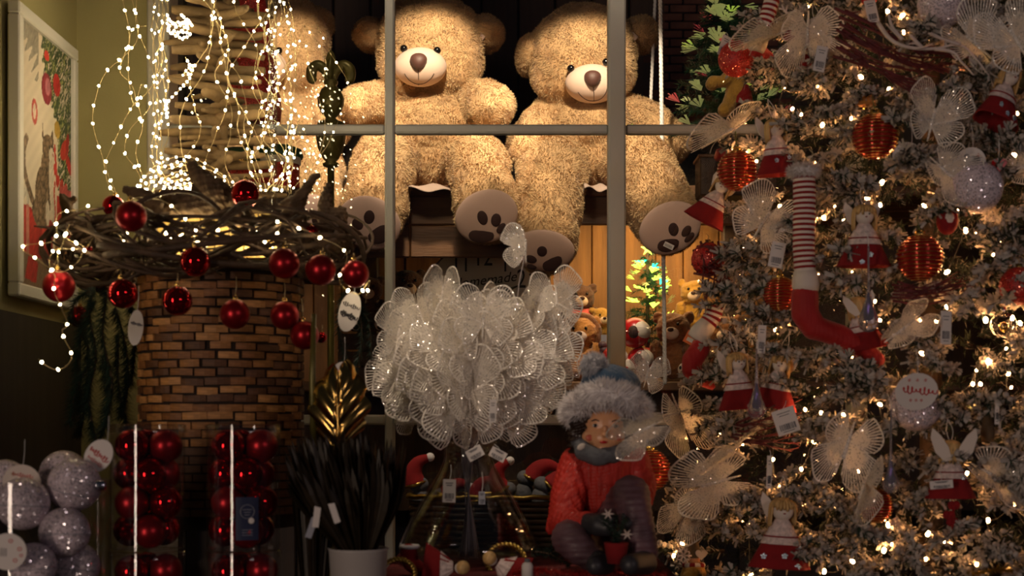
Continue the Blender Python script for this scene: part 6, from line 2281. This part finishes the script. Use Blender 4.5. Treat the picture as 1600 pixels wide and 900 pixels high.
r_ = random.Random(15)
for (x, y, sz, nrm, roll, fold, out, lab) in [
    (1190, 352, 1.15, (.1, -1, .1), .6, .15, .10, 'big open lace butterfly with four wings beside the striped leg'),
    (1262, 46, 1.25, (.1, -1, -.75), 3.0, .35, .10, 'lace butterfly with fanned wing hanging over a price tag near the tree top'),
    (1148, 200, 1.5, (-.2, -1, .1), -2.15, 1.2, .08, 'folded lace butterfly reaching out over the glazing bar'),
    (1212, 55, 1.4, (-.2, -1, .1), -2.0, 1.25, .10, 'folded lace butterfly before the red glitter ball near the top'),
    (1455, 195, 1.2, (.1, -1, .2), .3, .45, .10, 'lace butterfly with raised wings in the upper middle of the tree'),
    (1470, 262, 1.1, (.3, -1, -.2), 2.2, .55, .11, 'lace butterfly hanging head down against the white glitter ball'),
    (1530, 75, 1.3, (.2, -1, .1), -.9, .35, .08, 'lace butterfly spreading beside the frosted branch'),
    (1592, 70, 1.3, (-.3, -1, 0), -.5, .4, .12, 'bluish lace butterfly at the upper picture edge'),
    (1402, 520, 1.1, (.1, -1, .1), .95, .9, .09, 'half folded lace butterfly behind the boot toe'),
    (1326, 688, 1.35, (-.1, -1, -.1), -2.85, .55, .10, 'lace butterfly hanging low beside a glowing bulb'),
    (1352, 752, 1.3, (.1, -1, 0), -2.8, 1.25, .10, 'narrow folded lace butterfly low in the tree'),
    (1545, 740, 1.4, (.1, -1, .1), 2.1, .8, .05, 'wide lace butterfly stretched across the lower tree at the picture edge'),
    (1060, 642, 1.25, (.1, -1, -.2), 2.75, .75, .10, 'fan-winged lace butterfly beside the girl figurine'),
    (1125, 752, 1.4, (-.1, -1, .1), -1.85, .6, .09, 'cream lace butterfly before the flocked branch low at the tree edge'),
    (1078, 788, 1.1, (-.1, -1, -.1), -2.6, .7, .10, 'fan-winged lace butterfly over the gnome'),
    (1600, 260, 1.0, (0, -1, 0), 1.2, .6, .05, 'lace butterfly behind the red heart at the picture edge'),
    (1152, 698, 1.35, (-.2, -1, .1), -2.25, 1.3, .09, 'folded lace butterfly pointing toward the girl figurine'),
    (1010, 590, .7, (0, -1, .1), .3, .3, -.03, 'small lace butterfly beside the pompom hat')]:
    butterfly(x, y, tsurf(x, y, out), sz, lab, 'lace butterflies on the tree', face_dir(nrm, roll), fold)
butterfly(1012, 668, 2.26, 1.1, 'lace butterfly hanging before the girl figurine face', 'lace butterflies on the tree', face_dir((-.25, -1, -.2), -2.0), .8,
          lambda t: spline([V(0, 0, 0), L(t, 1030, 655, .08), L(t, 1075, 640, .2)], 6))


# ---- elf legs
def elf_leg(label, px, py, d, pts, rad, boot, brad, cuff_r, ankle=True, fur=True):
    t = thing('elf_leg', label, 'ornament', px, py, d, 'striped elf legs')
    sp = spline([L(t, *p) for p in pts], 16)
    seg = np.r_[0, np.cumsum(np.linalg.norm(np.diff(sp, axis=0), axis=1))]
    n_ = int(seg[-1] / 4.1)
    uu = np.linspace(0, seg[-1], n_ * 2 + 1)
    pp = np.stack([np.interp(uu, seg, sp[:, i]) for i in range(3)], 1)
    mb = MB(); mb.tube(pp, np.interp(uu / seg[-1], [0, .5, 1], [rad, rad, rad * .95]) + .35 * np.sin(np.arange(len(uu)) * PI / 2), 18)
    # stripes of two cloth colours
    per = 18
    mb.m = [(1 if (f // per // 2) % 2 else 0) for f in range(len(mb.f))]
    mb.build('striped_stocking', ['felt', 'feltwhite'], t)
    if fur:
        q = MB(); a = np.linspace(0, 2 * PI, 24, endpoint=False)
        A, B = frame_of(pp[1] - pp[0])
        q.tube([pp[0] + A * math.cos(x) * rad * .95 + B * math.sin(x) * rad * .95 for x in a], 7, 10, closed=True, col=None); c = q.build('top_cuff', 'fluff', t)
        pm, ca, cc = pile(c.data, 2500, .010, .0016, 3, 60., (0, 0, 0), None, 1., .8, .25); pile_tint(ca, cc, (.80, .72, .68)); pm.materials.append(M['fluffblade']); o = link('cuff_fur', pm, c); o['kind'] = 'stuff'
    if ankle:
        q = MB(); e = pp[-1]; dv = pp[-1] - pp[-3]; dv /= np.linalg.norm(dv)
        q.tube([e - dv * 4, e + dv * 6, e + dv * 18, e + dv * 28], [rad * 1.0, rad * 1.14, rad * 1.22, rad * 1.1], 18); q.build('ankle_cuff', 'feltwhite', t)
    fuse(t, 'velvet_boot', [[(*p, r) for p, r in zip(boot, brad)]], 1.8, 'velvet', 6, .5, .15)
    q = MB(); q.tube(spline([pp[0], pp[0] + V(2, 10, 16), pp[0] + V(6, 20, 26)], 4), .7, 4); q.build('hanger', 'rope', t)
    return t


dE = tsurf(1257, 440, .11)
elf_leg('long striped elf leg with red velvet boot hanging in the middle of the tree', 1257, 265, dE,
    [(1256, 268, 0), (1257, 320, 0), (1256, 380, 0), (1258, 428, 0)], 17.5,
    [(1258, 462, 0), (1258, 490, 0), (1272, 512, -.0), (1310, 524, -.01), (1345, 542, -.015), (1372, 562, -.02)], [21, 21, 19, 17, 15, 11], 22)
dE = tsurf(1105, 520, .08)
elf_leg('short striped elf leg with bent red boot at the tree edge', 1110, 480, dE,
    [(1118, 478, 0), (1112, 496, 0), (1104, 508, 0)], 14,
    [(1094, 545, 0), (1082, 562, 0), (1080, 578, 0), (1098, 592, 0), (1112, 604, 0)], [15, 16, 15, 12, 6], 18, fur=False)
dE = tsurf(1198, 30, .09)
elf_leg('striped elf leg near the top with its boot hidden in the branches', 1200, 5, dE,
    [(1206, 0, 0), (1199, 25, 0), (1190, 52, 0)], 12, [(1184, 78, .02), (1196, 90, .04), (1210, 96, .05)], [13, 11, 8], 15, fur=False)


# ---- lace angel dolls
def angel(label, px, py, size, back=False, out=.10, roll=0., yaw=0., seq=((-12, -38), (10, -34), (14, -50)), legs=False, seqc='sequin', wing=1.0):
    d = tsurf(px, py, out)
    t = thing('angel_doll', label, 'doll', px, py, d, 'angel dolls on the tree')
    t.rotation_euler = (0, roll, yaw)
    z = size
    a = np.linspace(0, 2 * PI, 40, endpoint=False)
    prof = [(6, -4), (14, -14), (26, -34), (37, -56), (38, -58), (35, -58), (20, -36), (0, -20)]
    q = MB(); q.lathe([(r * z, h * z) for r, h in prof], 40, sy=.62)
    vv = q.v[0]; an = np.arctan2(vv[:, 1], vv[:, 0]); k_ = np.clip(-vv[:, 2] / (58 * z), 0, 1)
    vv[:, :2] *= (1 + .05 * np.sin(an * 6) * k_)[:, None]
    sk = q.build('skirt', 'felt', t)
    fr_ = 1 + .06 * np.sin(a * 20)
    q = MB()
    rings = [np.c_[np.cos(a) * r * z, np.sin(a) * r * .66 * z, np.full(40, h * z)] for r, h in ((7, 2), (14, -8), (20, -20))]
    rings.append(np.c_[np.cos(a) * 25 * z * fr_, np.sin(a) * 17 * z * fr_, np.full(40, -29 * z) + np.sin(a * 20) * 1.2])
    q.add(np.vstack(rings), [(j * 40 + i, j * 40 + (i + 1) % 40, (j + 1) * 40 + (i + 1) % 40, (j + 1) * 40 + i) for j in range(3) for i in range(40)]); q.build('lace_collar', 'lace', t)
    q = MB(); th = a; q.tube(np.c_[np.cos(a) * 20.5 * z, np.sin(a) * 14 * z, np.full(40, -20 * z)], 1.0 * z, 5, closed=True); q.build('red_ribbon', 'felt', t)
    q = MB(); q.ball((0, -2 * z, 12 * z), (13 * z, 12 * z, 13.5 * z), 22, 14); hd = q.build('head', 'feltwhite', t)
    if not back:
        for sg in (-1, 1):
            q = MB(); q.ball((sg * 4 * z, -13.2 * z, 12 * z), 1.3 * z, 8, 6); q.build('eye', 'ink', hd, s=t['_s'])
        q = MB(); q.ball((0, -13.6 * z, 8 * z), (1.8 * z, .8 * z, .9 * z), 8, 6); q.build('mouth', 'felt', hd, s=t['_s'])
    # hair as strands swept from the crown
    q = MB(); r = random.Random(int(px))
    for i in range(46):
        an = 2 * PI * i / 46
        if not back and -2.15 < (an - 2 * PI if an > PI else an) < -1.0 and i % 2: continue
        cx, cy = math.cos(an), math.sin(an)
        lift = 0 if (cy > -.45 or back) else .9
        e_z = (-6 if lift == 0 else 15) + r.uniform(-3, 3)
        p0 = V(cx * 2, cy * 2 - 1, 26) * z; p1 = V(cx * 12.5, cy * 11.5 - 1, 21) * z; p2 = V(cx * 15.5, cy * 14 - 1, max(10, e_z)) * z; p3 = V(cx * 16, cy * 14.5 - 1, e_z) * z
        q.tube(spline([p0, p1, p2, p3], 3), np.interp(np.linspace(0, 1, 10), [0, .5, 1], [1.0, 2.2, 1.2]) * z, 5)
    q.build('hair', 'blonde', t)
    for sg in (-1, 1):
        yo = (13 if not back else -17) * z
        w_ = np.array([(2, 0), (10, -2), (20, 8), (25, 24), (23, 34), (14, 26), (6, 14)]) * z * wing
        pl = [(sg * x_, z_) for x_, z_ in w_]
        if sg < 0: pl = pl[::-1]
        q = MB(); q.prism(pl, yo - .8, yo + .8, None, (0, 0, -2 * z)); q.build('wing', 'feltwhite', t, smooth=False)
    for (sx, sz_) in seq:
        k_ = math.sqrt(max(.05, 1 - (sx / 36.) ** 2))
        rr_ = np.interp(-sz_, [4, 14, 34, 56], [6, 14, 26, 37])
        c = V(sx * z, -rr_ * .62 * z * math.sqrt(max(.05, 1 - (sx / rr_) ** 2)) - 1.5, sz_ * z)
        q = MB()
        for j in range(5):
            b = j * 2 * PI / 5 + .3
            q.ball(c + V(math.cos(b) * 2.5, 0, math.sin(b) * 2.5) * z, (1.7 * z, .7 * z, 1.7 * z), 8, 6)
        q.ball(c + V(0, -.8, 0), 1.1 * z, 8, 6)
        q.build('sequin_flower', seqc, sk, s=t['_s'])
    if legs:
        q = MB(); q.tube([(0, 0, -40 * z), (-1, -2, -60 * z), (2, 0, -84 * z)], 1.0 * z, 6); q.build('leg_cord', 'rope', t)
        for k_, (x_, z_) in enumerate(((4, -68), (-3, -82), (2, -92))):
            q = MB(); q.ball((x_ * z - 3, -2, z_ * z), (6 * z, 4 * z, 6.5 * z), 12, 8); q.ball((x_ * z + 4, -2, z_ * z), (6 * z, 4 * z, 6.5 * z), 12, 8); q.tube([(x_ * z, -2, z_ * z), (x_ * z, -2, (z_ - 11) * z)], [8 * z, 1], 8, flat=.5); q.build('felt_heart', 'felt', t)
    for sg in (-1, 1):
        q = MB(); q.tube(spline([V(sg * 2, 0, 26 * z), V(sg * 5, 4, 26 * z + 16), V(0, 14, 26 * z + 34)], 4), .5, 4); q.build('hanging_string', 'rope', t)
    return t


angel('angel doll in red skirt above the striped leg', 1212, 213, 1.05, roll=-.1, yaw=.35, out=.09)
angel('angel doll in red skirt with sequin flowers in the tree centre', 1350, 350, 1.15, seq=((-22, -42), (4, -44), (-8, -54)))
angel('angel doll with white wings and jewelled red skirt at the bottom of the tree', 1222, 812, 1.3, seq=((-22, -44), (2, -42), (22, -34), (18, -54)), roll=.06)
angel('angel doll seen from behind with big white wings on the lower tree', 1485, 716, 1.08, back=True, roll=.0, seq=((14, -28),), legs=True, wing=1.35)
angel('angel doll with lace collar at the upper picture edge', 1572, 132, 1.15, yaw=.5, roll=.35, seq=((-14, -40), (-4, -50), (10, -50)))
angel('angel doll with white lace and straight red dress beside the elf boot', 1152, 578, 1.05, yaw=.4, roll=-.1, seq=())
angel('angel doll hidden behind a crystal drop with lace trim', 1218, 580, 1.0, yaw=-.4, roll=.2, seq=(), out=.05)
angel('angel doll with red skirt peeking out behind the big bear paw', 1124, 300, .9, yaw=-.2, roll=.5, seq=(), out=-.03)
angel('angel doll behind the upper price tag with dark red skirt', 1276, 60, .95, yaw=.2, seq=(), out=.03)
angel('angel doll mostly hidden behind the boot toe', 1342, 490, 1.0, back=True, seq=(), out=.05, roll=-.2)


# ---- crystal drops
def crystal(label, px, py, top, size, out=.12):
    d = tsurf(px, py, out)
    t = thing('crystal_drop', label, 'ornament', px, py, d, 'crystal drops on the tree')
    h_ = py - top
    z = size
    prof = [(.01, -15 * z), (6 * z, -14 * z), (12 * z, -9 * z), (14 * z, -1 * z), (12.5 * z, 7 * z), (8 * z, 18 * z), (4.6 * z, 30 * z), (2.6 * z, 42 * z), (1.7, 60 * z), (1.5, h_), (.01, h_ + 1)]
    q = MB(); q.lathe(prof, 28); q.build('drop', 'crystal', t)
    q = MB(); q.lathe([(.01, 0), (4 * z, 2 * z), (5.4 * z, 8 * z), (3 * z, 22 * z), (1 * z, 38 * z), (.01, 40 * z)], 16); q.build('violet_core', 'violet', t)
    q = MB(); q.tube(spline([(0, 0, h_), (1, 6, h_ + 14), (0, 20, h_ + 26)], 4), .6, 4); q.build('thread', 'rope', t)
    return t


M['violet'] = mat('violet_core', (.16, .10, .42), .15, metal=.6)
crystal('crystal drop on a long clear rod before the red boot toe', 1357, 502, 385, 1.15, .14)
crystal('crystal drop on a clear rod beside the barcode card', 1182, 640, 545, 1.05)
crystal('crystal drop on a long rod in the lower middle of the tree', 1392, 757, 640, .95)
d = tsurf(1568, 505, .06)
t = thing('crystal_ball', 'round clear crystal ball hanging near the picture edge', 'ornament', 1568, 508, d)
q = MB(); q.ball((0, 0, 0), 20, 24, 16); q.build('ball', 'clear', t)
q = MB(); q.ball((0, 0, -3), 8, 12, 8); q.build('bead', 'gold', t)
q = MB(); q.lathe([(4, 22), (4, 28), (0, 28)], 12); q.build('cap', 'sequin', t)

# ---- price tags on the tree
for (x, y, w_, h_, roll, yaw, out, st, lab) in [
    (1282, 92, 18, 40, .18, .1, .13, (4, 10, 36), 'white price tag hanging under the fanned butterfly'),
    (1214, 398, 22, 40, .2, 0, .13, (4, 10, 36), 'white barcode tag beside the striped stocking'),
    (1228, 658, 36, 40, -.32, 0, .12, (2, 10, 32), 'square barcode card hanging below the elf boot'),
    (1471, 757, 36, 13, -.08, 0, .15, (0, 8, 20), 'flat price tag across the back of the winged angel'),
    (1362, 18, 20, 36, -.25, .3, .08, (4, 10, 30), 'grey price tag beside the red twig spray'),
    (1132, 72, 16, 34, .35, .4, .09, (4, 10, 24), 'white tag beside the red glitter ball'),
    (1202, 738, 9, 52, .04, .3, .12, (2, 8, 34), 'narrow white tag above the bottom angel'),
    (1478, 512, 18, 52, .02, .2, .09, (0, 8, 34), 'pale ribbed tag hanging beside the dark branch'),
    (1190, 530, 13, 44, .06, .1, .11, (0, 8, 30), 'pinkish narrow tag above the crystal drop'),
    (1558, 640, 7, 46, .02, .1, .08, (0, 8, 24), 'narrow red edged tag near the picture edge')]:
    price_tag(x, y, tsurf(x, y, out), w_, h_, roll, lab, yaw=yaw, string=st)


# ---- red twig sprays and the frosted branch
def twig_spray(label, px, py, chains, m_, rad, seed, n_sub=7, out=.06, name='twig_spray'):
    d = tsurf(px, py, out)
    t = thing(name, label, 'twig spray', px, py, d)
    r = random.Random(seed)
    for ch in chains:
        sp = spline([L(t, x, y, dd) for x, y, dd in ch], 5)
        q = MB(); q.tube(sp, np.linspace(rad, rad * .45, len(sp)), 6)
        for k_ in range(n_sub):
            j = r.randrange(1, len(sp) - 1)
            b = sp[j]; tg = sp[min(j + 1, len(sp) - 1)] - sp[j - 1]; tg /= np.linalg.norm(tg)
            e = b + tg * r.uniform(12, 30) + V(r.uniform(-12, 12), r.uniform(-12, 4), r.uniform(-12, 12))
            q.tube(spline([b, (b + e) / 2 + V(0, 0, r.uniform(-3, 3)), e], 3), np.linspace(rad * .6, rad * .3, 7), 5)
        q.build('twig', m_, t)
    return t


ch = []
for k_ in range(14):
    y0 = 40 + k_ * 5 + rnd.uniform(-10, 10)
    ch.append([(1310 + rnd.uniform(-10, 20), y0 - 22, 0), (1370, y0 + 8 + rnd.uniform(-8, 8), -.02), (1430, y0 + 34 + rnd.uniform(-10, 10), -.02), (1500 + rnd.uniform(-20, 30), y0 + 36 + rnd.uniform(-12, 16), -.01)])
twig_spray('dark red twig spray sweeping across the upper tree', 1420, 90, ch, 'redtwig', 2.6, 3, 9)
ch = [[(1085 + rnd.uniform(-4, 6), 385 + k_ * 7, 0), (1110, 380 + k_ * 9 + rnd.uniform(-8, 8), -.03), (1140, 400 + k_ * 7 + rnd.uniform(-8, 8), -.01)] for k_ in range(7)] + [[(1095 + k_ * 9, 378, 0), (1100 + k_ * 9, 410, -.03), (1096 + k_ * 9, 455, 0)] for k_ in range(5)]
twig_spray('red twig tangle wrapped around a red ball at the tree edge', 1110, 410, ch, 'redtwig', 2.2, 4, 4, .08)
ch = [[(1400 + rnd.uniform(-10, 10), 440 + k_ * 5, 0), (1450, 448 + k_ * 4 + rnd.uniform(-6, 6), -.02), (1505 + rnd.uniform(-10, 10), 425 + k_ * 6, 0)] for k_ in range(7)]
twig_spray('red twig spray under the copper-red ribbed ball', 1450, 445, ch, 'redtwig', 2.2, 5, 6, .05)
ch = [[(1150 + rnd.uniform(-10, 10), 690 - k_ * 4, 0), (1190, 700 - k_ * 8 + rnd.uniform(-8, 8), -.02), (1235 + rnd.uniform(-10, 10), 705 - k_ * 12, 0)] for k_ in range(8)]
twig_spray('red twig spray behind the barcode card', 1190, 690, ch, 'redtwig', 2.2, 6, 6, .06)
twig_spray('frosted white antler branch curving below the white glitter ball', 1460, 70, [
    [(1372, 36, 0), (1392, 62, -.02), (1420, 74, -.03), (1460, 76, -.03), (1500, 70, -.03), (1525, 92, -.03), (1545, 118, -.02)], [(1410, 62, -.02), (1394, 42, -.02), (1388, 20, -.02)], [(1460, 76, -.03), (1490, 82, -.03), (1502, 98, -.03)], [(1440, 74, -.03), (1425, 58, -.04), (1422, 54, -.04)], [(1500, 70, -.03), (1470, 60, -.04), (1450, 52, -.04)]],
    'antler', 3.4, 7, 1, .13, 'frosted_branch')

# ---- small figures: hearts, gnome, reindeer, penguin
d = tsurf(1561, 257, .09)
t = thing('felt_heart', 'small red heart hanging on a white thread at the picture edge', 'ornament', 1561, 257, d)
hp = [(16 * math.sin(a) ** 3 * .72, (13 * math.cos(a) - 5 * math.cos(2 * a) - 2 * math.cos(3 * a) - math.cos(4 * a)) * .72) for a in np.linspace(0, 2 * PI, 28, endpoint=False)]
q = MB(); q.prism(hp[::-1], -2.5, 2.5); q.build('heart', 'redpaint', t, smooth=False)
q = MB(); q.tube([(0, 0, 8), (0, 0, 46)], .7, 5); q.build('thread', 'rope', t)
d = tsurf(1085, 872, .08)
t = thing('gnome_ornament', 'small brown gnome ornament with a white heart and striped scarf', 'ornament', 1084, 895, d)
q = MB(); q.lathe([(0, -14), (20, -14), (22, -6), (15, 14), (10, 18), (0, 18)], 20); q.build('coat', 'plushyellow', t)
q = MB(); q.ball((0, -2, 22), (10, 9, 9), 14, 10); q.build('head', 'skin', t)
q = MB(); q.lathe([(13, 24), (9, 40), (3, 62), (0, 66)], 18); q.build('pointed_hat', 'twig', t)
q = MB(); a = np.linspace(0, 2 * PI, 24, endpoint=False); q.tube(np.c_[np.cos(a) * 14, np.sin(a) * 12, np.full(24, 12)], 4.5, 8, closed=True)
q.m = [((f // 8) // 2) % 2 for f in range(len(q.f))]; q.build('scarf', ['felt', 'feltwhite'], t)
q = MB(); q.prism([(x_ * .8 + 10, z_ * .8 + 30) for x_, z_ in hp[::-1]], -16, -13); q.build('white_heart', 'feltwhite', t, smooth=False)
q = MB()
for k_ in range(6):
    a = k_ * PI / 3; q.tube([(-18, -14, 28), (-18 + math.cos(a) * 13, -14, 28 + math.sin(a) * 13)], 1.4, 5)
    for sg in (-.5, .5): q.tube([(-18 + math.cos(a) * 7, -14, 28 + math.sin(a) * 7), (-18 + math.cos(a) * 7 + math.cos(a + sg * 2) * 6, -14, 28 + math.sin(a) * 7 + math.sin(a + sg * 2) * 6)], 1.1, 5)
q.build('snowflake', 'antler', t)
d = tsurf(1240, 25, .07)
t = thing('reindeer_ornament', 'pale reindeer ornament with antlers near the tree top', 'ornament', 1240, 35, d)
fuse(t, 'head', [[(1240, 28, 0, 11), (1240, 36, -.015, 8)]], 1.4, 'feltwhite', 4)
q = MB()
for sg in (-1, 1):
    b = V(sg * 6, 0, 12)
    q.tube(spline([b, b + V(sg * 8, 0, 6), b + V(sg * 12, 0, 16)], 4), np.linspace(2.4, 1.4, 9), 6); q.tube([b + V(sg * 6, 0, 5), b + V(sg * 4, 0, 14)], 1.6, 6); q.tube([b + V(sg * 9, 0, 8), b + V(sg * 17, 0, 10)], 1.5, 6)
q.build('antlers', 'antler', t)
q = MB(); q.ball((0, -12, -1), 3.2, 10, 8); q.build('nose', 'redpaint', t)
q = MB(); q.lathe([(8, -8), (17, -26), (0, -26)], 18); q.build('body', 'felt', t)
d = tsurf(1480, 345, .05)
t = thing('red_bird_ornament', 'round dark red bird ornament with pale belly in the branches', 'ornament', 1480, 345, d)
q = MB(); q.ball((0, 0, 0), (17, 15, 22), 20, 14); q.build('body', 'felt', t)
q = MB(); q.ball((0, -7, 2), (10, 9, 13), 16, 12); q.build('belly', 'feltwhite', t)
q = MB(); q.tube([(0, -14, 14), (0, -20, 12)], [3, .5], 8); q.build('beak', 'gold', t)
d = tsurf(1345, 150, .05)
t = thing('bell_ornament', 'small orange wooden bell hanging above the ribbed ball', 'ornament', 1352, 165, d)
q = MB(); q.lathe([(0, 30), (6, 29), (10, 20), (14, 6), (17, 0), (0, 0)], 20); q.build('bell', 'plushorange', t)
q = MB(); q.ball((0, 0, -2), 4, 10, 8); q.build('clapper', 'gold', t)
d = tsurf(1540, 655, .05)
t = thing('brown_figure', 'slim brown wooden figure hanging in the lower tree', 'ornament', 1543, 690, d)
q = MB(); q.lathe([(0, 0), (9, 0), (11, 14), (8, 30), (6, 40), (8, 46), (8, 54), (0, 60)], 16); q.build('body', 'bark', t)
q = MB(); q.tube([(0, 0, 60), (0, 6, 84)], .6, 4); q.build('thread', 'rope', t)
# gold tinsel at the foot
t = thing('gold_tinsel', 'gold tinsel garland lying at the bottom picture edge', 'tinsel', 1560, 892, tsurf(1560, 892, .06))
q = MB(); r_ = random.Random(2); needle_strip(q, spline([L(t, 1510, 898, 0), L(t, 1560, 890, 0), L(t, 1610, 893, 0)], 6), 11, 700, r_, 1.5); o = q.build('strands', 'tinsel', t, smooth=False); o['kind'] = 'stuff'

bpy.data.scenes.remove(TMP)
